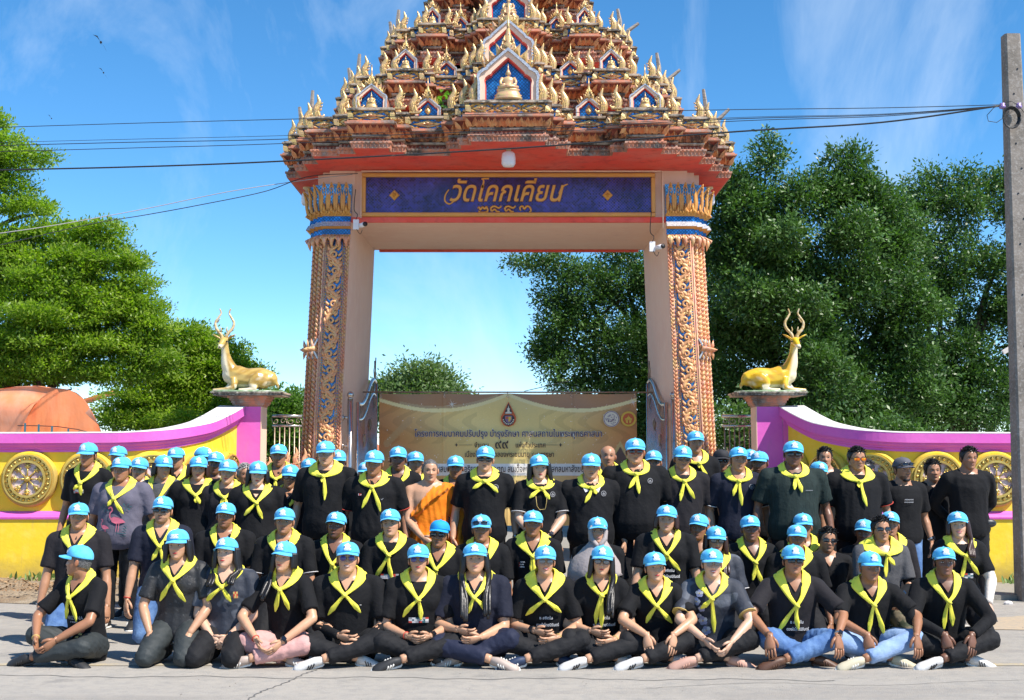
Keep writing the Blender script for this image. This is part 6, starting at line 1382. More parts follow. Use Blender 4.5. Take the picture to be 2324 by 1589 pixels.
ME['domek'] = mesh_of(cap_dome(), 'cap', m_capk); ME['brimk'] = mesh_of(cap_brim(), 'brim', m_capk); ME['domeg'] = mesh_of(cap_dome(), 'cap', m_capg); ME['brimg'] = mesh_of(cap_brim(), 'brim', m_capg)
def hair_shell(zlo, ztop, phmin, infl, name, m, jag=.0, top=False, wide=1.0):
    kz = [-.113, -.100, -.080, -.055, -.025, 0, .03, .06, .09, .105, .111]
    b = MB(); b.smooth = True; N = 36; M = 12 if top else 6; vs = []
    for j in range(M + 1):
        for i in range(N + 1):
            ph = math.pi * (-1 + 2 * i / N)  # 0 = face
            zl = zlo
            af = abs(ph)
            if top:
                zl = float(np.interp(af, [0, .55, .95, 1.25, 1.7, 3.14], [.072, .070, .052, -.002, -.03, zlo])) + jag * math.sin(i * 2.9)
                z = zl + (.116 - zl) * (j / M) ** .8
            else:
                zl = float(np.interp(af, [phmin, phmin + .35, 3.14], [.01, zlo * .6, zlo])); z = zl + (ztop - zl) * j / M
                if af < phmin: z = ztop
            zz = min(z, .1109); a = float(np.interp(zz, kz, [.016, .036, .051, .0605, .0675, .0715, .0745, .071, .052, .028, .004])) * wide; r = float(np.interp(zz, kz, [.016, .042, .062, .077, .087, .092, .094, .091, .068, .038, .006])); yc = float(np.interp(zz, kz, [-.052, -.042, -.026, -.014, -.006, 0, .003, .005, .006, .006, .006]))
            if zz < .03 and af > 1.9: a = max(a, .068); r = max(r, .085); yc = 0
            e = infl * (1 + (.55 if top else .25) * math.sin(i * 3.7 + j * 2.1)) * (1 if z < .112 else .6)
            if z <= zl + .002: e = .001
            vs.append(((a + e) * math.sin(ph), yc - (r + e) * math.cos(ph), z + (e if z > .10 else 0)))
    b.add(vs, [(j * (N + 1) + i, j * (N + 1) + i + 1, (j + 1) * (N + 1) + i + 1, (j + 1) * (N + 1) + i) for j in range(M) for i in range(N)])
    if top and infl > .005:
        g_ = random.Random(5)
        for q in range(150):
            a = g_.uniform(0, 6.28); el = g_.uniform(.35, 1.5); d = Vector((.078 * math.cos(el) * math.sin(a), -.097 * math.cos(el) * math.cos(a), .045 + .075 * math.sin(el)))
            if d.z < .075 and -math.cos(a) < -.3 and d.y < 0: continue
            dr = Vector((g_.uniform(-1, 1), -.9 + g_.uniform(-.4, .4), .35)).normalized() * g_.uniform(.018, .032); n_ = (d - Vector((0, 0, .03))).normalized()
            b.tube([d, d + dr * .5 + n_ * .009, d + dr + n_ * .007], [.006, .005, .001], 4)
    return b
for k_, m_ in HAIRM.items():
    ME['short' + k_] = mesh_of(hair_shell(-.055, .045, 1.35, .007, 'hair', m_), 'hair', m_); ME['top' + k_] = mesh_of(hair_shell(-.055, .1, 0, .011, 'hair', m_, .004, True), 'hair', m_)
ME['buzz'] = mesh_of(hair_shell(-.045, .1, 0, .0025, 'hair', m_hsg, .002, True), 'hair', m_hsg)
def small(name, fn, m):
    b = MB(); b.smooth = True; fn(b); ME[name] = mesh_of(b, name.rstrip('0123456789_'), m)
def almond(b, w, h, lift=0.0):
    n = 10; b.add([(w * math.cos(t), -lift - .003 * math.sin(t) ** 2 * 0 - .0035 * (1 - math.cos(t) ** 2), h * math.sin(t)) for t in np.arange(0, 6.28, .5236)] + [(0, -.0045 - lift, 0)], [(i, (i + 1) % 12, 12) for i in range(12)])
def eye(b, sq=1.0):
    b.mi = 0; almond(b, .0125, .0042 * sq); b.mi = 1; b.add([(.0044 * math.cos(t), -.0058, min(.0040 * sq, .0046 * math.sin(t)) + .0002) for t in np.arange(0, 6.28, .6)] + [(0, -.0068, 0)], [(i, (i + 1) % 11, 11) for i in range(11)])
    b.mi = 1; b.tube([(-.0135, .0005, .0005), (-.007, -.0045, .0040 * sq), (0, -.0060, .0050 * sq), (.007, -.0045, .0042 * sq), (.0135, .0005, 0)], [.0008, .0015, .0017, .0015, .0008], 5)
for nm, sq in (('eye', 1.0), ('eye_squint', .55)):
    b = MB(); eye(b, sq); ME[nm] = mesh_of(b, 'eye', [m_eyew, m_iris])
for nm, m_, th in (('eyebrow', m_hair, .0024), ('eyebrow_f', m_hbr, .0016)):
    b = MB(); b.smooth = True; b.tube([(-.014, .001, -.002), (-.006, -.003, .002), (.004, -.003, .003), (.014, .003, -.001)], [(th, .0012), (th * 1.15, .002), (th, .002), (th * .4, .001)], 6, ref=(0, 0, 1)); ME[nm] = mesh_of(b, 'eyebrow', m_)
def lips(b, sm=0.0, teeth=False):
    w = .021 + .005 * sm; z = lambda x: sm * .006 * (x / w) ** 2
    if teeth:
        b.mi = 1; b.add([(-w * .8, .004, z(w * .8)), (-w * .4, -.001, -.002), (0, -.003, -.0035), (w * .4, -.001, -.002), (w * .8, .004, z(w * .8)), (w * .4, -.0012, .003), (0, -.0032, .003), (-w * .4, -.0012, .003)], [(0, 1, 7), (1, 2, 6, 7), (2, 3, 5, 6), (3, 4, 5)])
    b.mi = 0; o = .0042 if teeth else .0018
    b.tube([(-w, .006, z(w)), (-w * .5, -.0005, o + z(w * .5)), (-.003, -.0030, o + .0012), (0, -.0028, o + .0003), (.003, -.0030, o + .0012), (w * .5, -.0005, o + z(w * .5)), (w, .006, z(w))], [(.0006, .001), (.0022, .003), (.0030, .003), (.0026, .003), (.0030, .003), (.0022, .003), (.0006, .001)], 6, ref=(0, 0, 1))
    b.tube([(-w, .006, z(w)), (-w * .5, 0, -o * 1.3 + z(w * .5)), (0, -.0026, -o * 1.7), (w * .5, 0, -o * 1.3 + z(w * .5)), (w, .006, z(w))], [(.0006, .001), (.0026, .003), (.0036, .004), (.0026, .003), (.0006, .001)], 6, ref=(0, 0, 1))
for nm, m_, sm, te in (('mouthM', m_lipM, 0, 0), ('mouthF', m_lipF, .2, 0), ('mouthP', m_lipP, .1, 0), ('smileM', m_lipM, 1, 1), ('smileF', m_lipF, 1, 1)):
    b = MB(); b.smooth = True; lips(b, sm, te); ME[nm] = mesh_of(b, 'mouth', [m_, m_teeth])
def glasses(b, w, h, shape, thick=.0016, gap=.009):
    for s in (-1, 1):
        c = s * (gap + w); n = 18; pts = []
        for i in range(n):
            t = 2 * math.pi * i / n; ct, st = math.cos(t), math.sin(t); e = 2.0 if shape == 'round' else 3.2
            x = w * math.copysign(abs(ct) ** (2 / e), ct); z = h * math.copysign(abs(st) ** (2 / e), st)
            if shape == 'aviator' and st < 0: x = x * (1 - .18 * abs(st)) + s * .003 * st
            pts.append(Vector((c + x, .0016 * ((c + x) / .03) ** 2 * 2, z)))
        b.mi = 1; b.add([tuple(p) for p in pts] + [(c, -.002, 0)], [(i, (i + 1) % n, n) for i in range(n)])
        b.mi = 0; b.tube(pts + [pts[0], pts[1]], thick, 5, cap=False)
        b.tube([(c + s * w, .003, h * .5), (c + s * (w + .012), .008, h * .5), (s * .0745, .10, h * .2)], thick * 1.2, 5)
    b.mi = 0; b.tube([(-gap, -.001, h * .3), (0, -.003, h * .45), (gap, -.001, h * .3)], thick * 1.1, 5)
m_gframe = mat('thin_metal_frame', (.35, .25, .18), .3, .8)
for nm, w, h, shp, ln, fr, th in (('sun_wrap', .0275, .0165, 'sq', m_lens, m_black, .0022), ('sun_round', .0245, .0215, 'round', m_lensP, m_gframe, .0013), ('sun_aviator', .0260, .0200, 'aviator', m_lens, m_gframe, .0013), ('spec_round', .0235, .0195, 'round', m_lensG, m_gframe, .0011), ('spec_dark', .0250, .0185, 'round', m_lensG, m_black, .0022), ('sun_fire', .029, .0170, 'sq', m_lensR, m_black, .0020), ('sun_red', .0275, .0170, 'sq', m_lens, m_redp, .0022)):
    b = MB(); b.smooth = True; glasses(b, w, h, shp, th, .006 if 'fire' in nm else .009); ME[nm] = mesh_of(b, 'sunglasses' if nm.startswith('sun') else 'spectacles', [fr, ln])
def shoe_mesh(m, sole=True, white_stripe=False):
    b = MB(); b.smooth = True
    b.tube([(0, .0, -.035), (0, .004, -.02), (0, .01, .03), (0, 0, .09), (0, -.012, .15), (0, -.020, .19), (0, -.024, .212)], [(.020, .025), (.032, .040), (.036, .042), (.038, .035), (.045, .027), (.038, .020), (.012, .008)], 10, ref=(1, 0, 0))
    b.mi = 1; b.tube([(0, -.032, -.042), (0, -.032, -.02), (0, -.032, .08), (0, -.034, .15), (0, -.034, .20), (0, -.032, .225)], [(.018, .012), (.035, .014), (.036, .013), (.048, .013), (.038, .012), (.012, .010)], 10, ref=(1, 0, 0))
    b.mi = 2 if white_stripe else 1
    for k in range(3):
        for s in (-1, 1): b.box((s * .030, .006 - .004 * k, .055 + .022 * k), (.024, .05, .007), Matrix.Rotation(R(-25), 3, 'X'))
    return mesh_of(b, 'shoe', [m, m_sole if sole else m, m_black])
SHOE = {'w': shoe_mesh(m_shoew, True, True), 'b': shoe_mesh(m_shoeb), 'n': shoe_mesh(m_shoen), 't': shoe_mesh(m_shoet), 'c': shoe_mesh(m_shoec), 'p': shoe_mesh(m_shoep, False), 'br': shoe_mesh(m_brown, False), 'k': shoe_mesh(m_shoeb, False), 's': shoe_mesh(mat('grey_sock', (.06, .06, .065), .9), False)}
SKIN = {'P': (.66, .40, .27), 'L': (.55, .30, .18), 'M': (.42, .21, .118), 'B': (.33, .152, .082), 'D': (.20, .092, .056)}
TZ = [-.10, -.04, .03, .12, .24, .34, .42, .470, .500]
def torso_rings(w, belly, fem, grow=0.0):
    ax_ = np.array([.150, .172, .170, .152, .158, .174, .172, .128, .066]) * w; by = np.array([.105, .118, .115, .105, .108, .114, .098, .072, .052]) * (.5 + .5 * w)
    yc = np.array([0, 0, 0, 0, 0, 0, .005, .010, .012]); bl = np.array([.2, .6, 1, 1, .6, .2, 0, 0, 0]) * belly
    if fem: ax_ = ax_ * np.array([1.05, 1.08, 1.04, .97, .95, .93, .90, .92, .95]); by = by * np.array([1, 1.02, 1, .95, .95, 1, 1, 1, 1])
    return ax_ + grow, by + grow + bl / 2, yc - bl / 2
_pn = [0]
def person(px, top, d, pose, label, sex='m', skin='M', w=1.0, belly=0.0, shirt='black', pants='tblack', sleeve='short', cap='blue', hair='short', hc='b', glass=None, mouth=None, eyes='eye', arms='down', yaw=0, hyaw=0, hpitch=0, roll=0,
           scarf=(.29, 38, .15, 22, .17), scarf_w=1.0, shoe='b', beard=None, wide=1.0, nose=1.0, lod=1, k=None, lean=None, long_hair=None, extras=(), group='people in the group portrait', hs=1.04, vneck=True, foot_side=1, kn=None):
    _pn[0] += 1; seed = _pn[0]; g = random.Random(seed * 31); fem = sex == 'f'
    if scarf:
        a_, b_, c_, d_, e_ = scarf; scarf = (min(a_ + .085 + g.uniform(-.025, .02), .425), b_ + g.uniform(-9, 12), c_ * g.uniform(.8, 1.35), d_ + g.uniform(-9, 12), e_ * g.uniform(.8, 1.35)); scarf_w *= g.uniform(.9, 1.18)
    yaw += g.uniform(-7, 7); hyaw += g.uniform(-8, 8); roll += g.uniform(-4, 4); hpitch += g.uniform(-3, 3); wide += g.choice((-.03, 0, .03)); nose *= g.choice((.85, 1, 1.2))
    hs = hs * .895; HN = .004 + .224 * hs; tp = P(px, top, d); zt = tp.z - (.026 if cap else .008)
    if pose == 'stand':
        k = (zt - HN) / 1.37; hip = .87 * k; ln = 0
    elif pose == 'cross':
        hip = .105; ln = .085 if lean is None else lean; k = (zt - hip + .012 - HN) / .50
    else:
        k = (k or (.93 if fem else .99)) * 1.04; hip = zt - .50 * k - HN; ln = .02 if lean is None else lean
    K = k; UP = lambda z: z * K
    def cy(z): # forward offset of the spine
        t = max(0, z / .5); return -ln * t ** 1.3
    fw = torso_rings(w, belly, fem); sh = torso_rings(w, belly, fem, .013)
    def torso(b, rings, z0=-.10, z1=.5, extra=0):
        zz = [z for z in TZ if z0 <= z <= z1]; pts = [(0, float(np.interp(z, TZ, rings[2])) + cy(z), hip + UP(z)) for z in zz]
        b.tube(pts, [(float(np.interp(z, TZ, rings[0])), float(np.interp(z, TZ, rings[1]))) for z in zz], 16, ref=(1, 0, 0))
    def F(x, z, m_=.012): # y of the shirt front
        a = float(np.interp(z, TZ, sh[0])); bb = float(np.interp(z, TZ, sh[1])); yy = float(np.interp(z, TZ, sh[2])) + cy(z)
        q = max(.12, 1 - (x / a) ** 2); bust = -.014 * math.exp(-((z - .325) / .06) ** 2) * (math.exp(-((abs(x) - .07) / .06) ** 2)) if fem else 0
        return yy - bb * math.sqrt(q) + bust - m_
    shx = .172 * w * (.92 if fem else 1); Sj = [Vector((s * shx, cy(.43) + .008, hip + UP(.425))) for s in (-1, 1)]
    l1, l2 = .285 * K, .250 * K
    # ---- arms
    W_ = []; E_ = []; HD = []; hj = (g.uniform(-.05, .05), g.uniform(-.03, .03), g.uniform(-.02, .04))
    for i, s in enumerate((-1, 1)):
        am = arms if isinstance(arms, str) else arms[i]
        if am == 'down': t = Vector((s * (.245 * w + .01), -.03, hip + UP(-.075))); pole = (s * .3, 1, 0); hd = (s * -.05, -.12, -1); th = (-s * .3, -1, 0); cu = .35
        elif am == 'front': t = Vector((s * .065, -.20 - belly * .8 - (.02 if w > 1.1 else 0), hip + UP(.0))); pole = (s, .6, -.1); hd = (-s * .75, -.15, -.65); th = (0, -.3, 1); cu = .55
        elif am == 'back': t = Vector((s * .10, .17, hip + UP(.02))); pole = (s * 1, .3, 0); hd = (-s * 1, 0, -.2); th = (0, 0, 1); cu = .5
        elif am == 'lap': t = Vector((s * .085 + hj[0], -.30 - belly * .4 + s * hj[1], (.215 if pose == 'cross' else hip + .06) + hj[2] + s * hj[1])); pole = (s * .75, .8, -.1); hd = (-s * .85, -.42, -.25); th = (0, -.55, .8); cu = .50
        elif am == 'lapfar': t = Vector((s * .10 + hj[0], -.39, .20 + s * hj[1])); pole = (s, .2, 0); hd = (-s * .5, -.45, -.65); th = (-s * .2, -.8, .5); cu = .45
        elif am == 'knee': t = Vector((s * .25, -.43, .24)); pole = (s * .8, .5, .1); hd = (s * .05, -.35, -1); th = (-s * .9, -.4, .1); cu = .3
        elif am == 'mid': t = Vector((s * .10, -.38, .24)); pole = (s * 1, .4, .1); hd = (-s * .1, -.35, -1); th = (-s * .9, -.4, .1); cu = .3
        elif am == 'thigh': t = Vector((s * .15, -.24, max(.18, hip - .02))); pole = (s, .6, .1); hd = (-s * .15, -.75, -.65); th = (-s * .9, -.2, .2); cu = .3
        elif am == 'side': t = Vector((s * (.25 * w), -.12, max(.16, hip - .12))); pole = (s * .3, 1, 0); hd = (0, -.3, -1); th = (-s * .5, -.8, 0); cu = .4
        if pose == 'kneel' and am == 'front': t.z = max(t.z, .2)
        e, t2 = ik(Sj[i], t, l1, l2, pole); E_.append(e); W_.append(t2); HD.append((Vector(hd).normalized(), Vector(th), cu))
    # ---- legs
    L = []
    for i, s in enumerate((-1, 1)):
        h0 = Vector((s * .088 * w, .01, hip))
        if pose == 'stand': kn_ = Vector((s * .10, -.015, .47 * K)); an = Vector((s * .115, .02, .085)); ft = (Vector((s * .25, -1, -.05)), Vector((0, 0, 1)))
        elif pose == 'cross':
            fr_ = (s == foot_side); kn_ = Vector((s * (.245 + g.uniform(-.02, .03)) * (.7 + .3 * w), -.29, .175 + g.uniform(-.03, .03))); an = Vector((-s * (.145 if fr_ else .11), -.43 if fr_ else -.29, .072 if fr_ else .06)); ft = (Vector((-s * 1, -.28 if fr_ else -.10, -.20)), Vector((-s * .15, -.75 if fr_ else -.3, .75)))
        else:
            dz = max(.0, hip - .07); dy = math.sqrt(max(.002, (.40 * K) ** 2 - dz * dz)); kx = .13 if kn is None else kn; kn_ = Vector((s * kx, -dy * .98, .075)); an = Vector((s * .10, -dy + .37 * K, .07)); ft = (Vector((0, 1, -.1)), Vector((0, 0, -1)))
        L.append((h0, kn_, an, ft))
    # ---- body: one remeshed surface, then head, hands
    b = MB(); torso(b, fw); nk = .054 if fem else .061 * (.7 + .3 * w)
    hdz = hip + UP(.5) + .004 + .113 * hs; hc_ = Vector((0, cy(.5) * 1.25 - .012, hdz))
    b.tube([(0, cy(.42) + .018, hip + UP(.42)), (0, cy(.5) + .010, hip + UP(.505)), (0, hc_.y + .014, hdz - .06), (0, hc_.y + .012, hdz - .01)], [(.085, .07), (nk * 1.05, nk), (nk * .95, nk), (.05, .05)], 12, ref=(1, 0, 0))
    for i, s in enumerate((-1, 1)):
        b.tube([(s * .03, cy(.47) + .012, hip + UP(.495)), Sj[i] + Vector((-s * .03, .0, .012))], [.046, .050], 8)
        b.tube([Sj[i], Sj[i].lerp(E_[i], .5), E_[i]], [.054 * (.6 + .4 * w), .046 * (.6 + .4 * w), .038], 10); b.ball(Sj[i], .055 * (.6 + .4 * w), 10, 8)
        fa = E_[i].lerp(W_[i], .3); b.tube([E_[i], fa, W_[i], W_[i] + HD[i][0] * .012], [.037, .040 * (.6 + .4 * w), (.027, .024), (.026, .022)], 10); b.ball(E_[i], .038, 8, 6)
        h0, k_, a_, _ = L[i]; b.tube([h0, h0.lerp(k_, .5), k_], [.075, .062, .048], 8); b.ball(k_, .048, 8, 6); b.tube([k_, k_.lerp(a_, .35), a_], [.047, .048, .034], 8)
    vox = .0145 if lod == 1 else .019
    co, nn, fl = remesh(b, vox, 2)
    base = np.array(SKIN[skin]) * (.93 + .14 * g.random()); tone = np.tile(base, (len(co), 1))
    Vs = [co]; Ts = [tone]; Fs = list(fl); off = len(co)
    hv, hf, hcol = head_cached(48 if lod == 1 else 32, fem, wide, nose, bool(mouth and 'smile' in mouth), beard)
    HR = Euler((R(hpitch - (6 if pose == 'cross' else 4 if pose == 'kneel' else 1)), R(roll), R(hyaw))).to_matrix(); pivot = Vector((0, .01, -.09)) * hs
    HM = Matrix.Translation(hc_ + pivot) @ HR.to_4x4() @ Matrix.Translation(-pivot) @ Matrix.Scale(hs, 4)
    M3 = np.array(HM.to_3x3()); T3 = np.array(HM.translation); v2 = hv @ M3.T + T3
    Vs.append(v2); Ts.append(hcol * base); Fs += [tuple(i + off for i in q) for q in hf]; off += len(v2)
    covered = sleeve == 'glove'
    for i, s in enumerate((-1, 1)):
        dz, th, cu = HD[i]; ty = th.cross(dz).normalized() if th.cross(dz).length > 1e-4 else Vector((0, 1, 0)); tx = dz.cross(ty) * -1
        th_x = (th - dz * th.dot(dz)).normalized(); yy = dz.cross(th_x)  # right-handed x=thumb side
        ha, hf2 = hand_arrays(cu, 1, .98 if fem else 1.06)
        if s > 0: ha = ha * np.array([1, -1, 1]); hf2 = [tuple(reversed(q)) for q in hf2]
        Mx = np.array([list(th_x), list(yy), list(dz)]); ha = ha @ Mx + np.array(W_[i])
        Vs.append(ha); Ts.append(np.tile(base * .97, (len(ha), 1))); Fs += [tuple(q_ + off for q_ in q) for q in hf2]; off += len(ha)
    body = to_obj('person', np.concatenate(Vs), Fs, m_skin, None, True, np.concatenate(Ts)); body.location = (tp.x, d, 0); body.rotation_euler = (0, 0, R(yaw)); tag(body, label, 'person', group)
    gx = lambda nm, me, mtx: (lambda o: (setattr(o, 'parent', body), COL.objects.link(o), setattr(o, 'matrix_local', mtx), o)[-1])(bpy.data.objects.new(nm, me))
    def onhead(nm, key, loc=(0, 0, 0), rot=(0, 0, 0), sc=(1, 1, 1)):
        return gx(nm, ME[key] if isinstance(key, str) else key, HM @ Matrix.Translation(loc) @ Euler(rot).to_matrix().to_4x4() @ Matrix.Diagonal((*sc, 1)))
    # face
    vis = lambda: True
    jx = 1 + (wide - 1) * .6
    ysurf = lambda x, z: float(-.092 + .0)  # eyes sit in the sockets
    bj = g.uniform(-.003, .004)
    for s in (-1, 1):
        if glass is None or glass.startswith('spec') or glass == 'oncap': onhead('eye', eyes, (s * .0305, -.0785, .004), (0, 0, R(9) * s), (s * 1.0, 1, 1))
        onhead('eyebrow', 'eyebrow_f' if fem else 'eyebrow', (s * .0305, -.0925, .0225 + bj), (0, R(bj * 900) * s, R(12) * s), (s, 1, 1.1))
    mk = mouth or ('mouthF' if fem and lod == 1 else ('mouthP' if fem else 'mouthM')); onhead('mouth', mk, (0, -.0935 if not fem else -.0925, -.0558))
    if glass and glass != 'oncap': onhead('sunglasses' if glass.startswith('sun') else 'spectacles', glass, (0, -.1045, .004))
    if beard and beard[1] >= 1.0 and len(beard) > 2:
        b = MB(); b.smooth = True
        b.tube([(-.024, -.084, -.046), (-.012, -.093, -.042), (0, -.096, -.041), (.012, -.093, -.042), (.024, -.084, -.046)], [(.001, .002), (.0035, .003), (.004, .003), (.0035, .003), (.001, .002)], 6, ref=(0, 0, 1))
        if beard[2] == 'full': b.ball((0, -.062, -.098), (.040, .030, .022), 12, 8)
        onhead('beard', mesh_of(b, 'beard', m_hair if beard[0][0] < .5 else m_hgr))
    # cap
    if cap:
        suf = {'blue': '', 'bluew': '', 'plain': 'd', 'black': 'k', 'grey': 'g'}[cap]; c = onhead('cap', ME['dome' + suf], (0, .002, .010 + .004 * g.random()), (R(g.uniform(-3, 4)), 0, 0), (1.07 + .4 * (wide - 1) + .03 * g.random(), 1.06, 1.08 + .10 * g.random()))
        def sub(nm, me): o = bpy.data.objects.new(nm, me); COL.objects.link(o); o.parent = c; return o
        sub('brim', ME['brim' + suf])
        if cap == 'blue': sub('emblem', ME['emb'])
        if cap == 'bluew': sub('emblem', ME['embw'])
        if glass == 'oncap':
            o = onhead('sunglasses', 'sun_wrap', (0, -.112, .062), (R(-14), 0, 0))
    if hair: onhead('hair', ('short' if cap else 'top') + hc if hair == 'short' else hair)
    if long_hair:
        ln_, bulk, sides, hm = long_hair; b = MB(); b.smooth = True; gg = random.Random(seed)
        for k_ in range(21):
            ph = 1.22 + (2 * math.pi - 2.44) * k_ / 20; x = .083 * math.sin(ph) * bulk; y = .004 - .092 * math.cos(ph)
            sfr = 1 if x > 0 else -1; fr_ = abs(math.sin(ph)) > .55 and math.cos(ph) > -.3
            le = ln_ * (1 if not fr_ else {'both': 1, 'l': (1 if x < 0 else .35), 'r': (1 if x > 0 else .35), 'none': .4}[sides]) * gg.uniform(.92, 1.05)
            zs_ = [.045, -.02, -.08, -.14] ; pts = [Vector((x * .96, y * .97, .045)), Vector((x * 1.06, y * 1.03, -.02)), Vector((x * 1.13, y * 1.08 + .004, -.08))]
            if le > .14: pts.append(Vector((x * 1.25, y * 1.05 + (.01), -.135)))
            if le > .2:
                yf = -.03 if (fr_ and math.cos(ph) > 0) else .03
                pts.append(Vector((x * 1.12 if not fr_ else sfr * (.070 + .012 * (k_ % 4)), y + yf if not fr_ else -.085, -.135 - (le - .14) * .5))); pts.append(Vector((x if not fr_ else sfr * (.072 + .012 * (k_ % 4)), y + yf * 2.0 if not fr_ else -.120 - .3 * ln, -.135 - (le - .14))))
            q = cr_spline(pts, 3); n_ = len(q); b.tube(q, [((.021 if fr_ else .016) * bulk * (1 - .6 * (i / n_) ** 3), .012) for i in range(n_)], 8, ref=(1, 0, 0) if fr_ else (math.cos(ph), math.sin(ph), 0))
        onhead('hair', mesh_of(b, 'hair', hm))
    # shirt
    SV = .0135 if lod == 1 else .018
    b = MB(); torso(b, sh, -.10, .475)
    if fem:
        for s in (-1, 1): b.ball((s * .062 * w, F(.07, .32, -.055), hip + UP(.32)), (.085, .045, .080), 12, 10)
    for i, s in enumerate((-1, 1)):
        if sleeve == 'monk' and s < 0: continue
        b.tube([(s * .055, cy(.47) + .010, hip + UP(.472)), Sj[i] + Vector((-s * .02, 0, .016))], [.052, .062], 10); b.ball(Sj[i], .068 * (.6 + .4 * w), 10, 8)
        e = E_[i]; r1, r2 = .071 * (.55 + .45 * w), .066 * (.5 + .5 * w)
        if sleeve in ('short', 'white', 'glove'): b.tube([Sj[i], Sj[i].lerp(e, .45), Sj[i].lerp(e, .80)], [r1, r2, r2 * 1.04], 12)
        else:
            b.tube([Sj[i], Sj[i].lerp(e, .5), e], [r1, r2, .055], 12); b.ball(e, .053, 8, 6); b.tube([e, e.lerp(W_[i], .5), e.lerp(W_[i], .95)], [.053, .047, .039], 10)
    if sleeve == 'monk':
        b.tube([(.01, 0, hip + UP(.02)), (.01, -.01, hip * .5), (.0, -.01, .16)], [(.19, .15), (.18, .16), (.20, .17)], 16, ref=(1, 0, 0))
        b.tube([Sj[1], E_[1] + Vector((.03, -.02, 0)), Vector((.27, -.06, hip - .10)), Vector((.24, -.04, hip - .35))], [(.06, .07), (.07, .09), (.05, .10), (.02, .08)], 10)
        b.tube([(.15, -.05, hip + UP(.47)), (.06, F(.05, .40, -.01), hip + UP(.40)), (-.06, F(.05, .28, -.01), hip + UP(.29)), (-.16, -.07, hip + UP(.20))], [(.03, .055), (.024, .06), (.024, .06), (.03, .06)], 8)
        SV = .012
    co, nn, fl = remesh(b, SV, 2)
    co = folds(co, nn, (.0055 if sleeve != 'monk' else .014) * (1 if lod == 1 else .8), seed, 24 if sleeve != 'monk' else 40, (1, 1, .6) if sleeve != 'monk' else (1, .5, .55))
    cen = None
    def keep(f):
        c = co[list(f)].mean(0); x, y, z = c[0], c[1], (c[2] - hip) / K
        if sleeve == 'monk': return not (x < .06 and z > .40 + (x + .05) * 1.25 - .03 and z > .13)
        if z > .468 and abs(x) < .075: return False
        return True
    fl = [f for f in fl if keep(f)]
    if vneck:
        zz = [.40, .42, .44, .46, .478]; vv = []; ff = []
        for z in zz:
            for q in (-1, -.5, 0, .5, 1): x = q * (z - .395) * .62; vv.append((x, F(x, z, .0035), hip + UP(z)))
        ff = [(j * 5 + i, j * 5 + i + 1, j * 5 + i + 6, j * 5 + i + 5) for j in range(4) for i in range(4)]
        to_obj('open_neckline', vv, ff, m_skin, body, True, np.tile(base * .97, (25, 1)))
    mt = CLOTH[shirt]; so_ = to_obj('robe' if sleeve == 'monk' else 'shirt', co, fl, mt, body)
    if sleeve in ('white', 'glove'):
        for i, s in enumerate((-1, 1)):
            if sleeve == 'white' and s < 0: continue
            b = MB(); b.smooth = True; e = E_[i]; b.tube(cr_spline([Sj[i].lerp(e, .7), e, e.lerp(W_[i], .4), W_[i]], 4), [.052, .050, .050, .048, .047, .046, .045, .043, .042, .038, .035, .033, .032], 10); b.build('arm_sleeve', CLOTH['white'] if sleeve == 'white' else CLOTH['black'], body)
    # trousers
    if sleeve != 'monk':
        b = MB(); b.tube([(0, 0, hip + .05), (0, .01, hip), (0, .015, hip - .085 if pose != 'stand' else hip - .10)], [(.160 * w, .118), (.172 * w, .125), (.15 * w, .11)], 14, ref=(1, 0, 0))
        if pose != 'stand' and belly > .02: pass
        for i, s in enumerate((-1, 1)):
            h0, k_, a_, ft = L[i]; f_ = (.75 + .25 * w)
            if pose == 'stand': b.tube([h0, h0.lerp(k_, .5), k_, k_.lerp(a_, .5), a_], [.094 * f_, .086 * f_, .070, .066, .066], 12)
            else:
                b.tube([h0, h0.lerp(k_, .5) + Vector((0, 0, .012)), k_], [.105 * f_, .100 * f_, .080 * f_], 12); b.ball(k_, .080 * f_, 10, 8); e = a_ if pose != 'cross' else k_.lerp(a_, .90); b.tube([k_, k_.lerp(e, .5), e], [.076 * f_, .070, .058], 12)
        co, nn, fl = remesh(b, .0145 if lod == 1 and pose != 'stand' else .021, 2); co = folds(co, nn, .007, seed + 500, 34, (1, 1, 1))
        co[:, 2] = np.maximum(co[:, 2], .006); to_obj('trousers', co, fl, CLOTH[pants], body)
    for i in (0, 1):
        h0, k_, a_, (fd, fu) = L[i]
        if (pose == 'kneel' and lod == 2): continue
        dz = fd.normalized(); yy = (fu - dz * fu.dot(dz)).normalized(); xx = yy.cross(dz)
        M_ = Matrix((xx, yy, dz)).transposed().to_4x4() @ Matrix.Scale(.9, 4); M_.translation = a_ + dz * .02 - yy * .02
        if pose == 'stand': M_.translation = a_ + Vector((0, 0, -.045))
        gx('shoe', SHOE[shoe], M_)
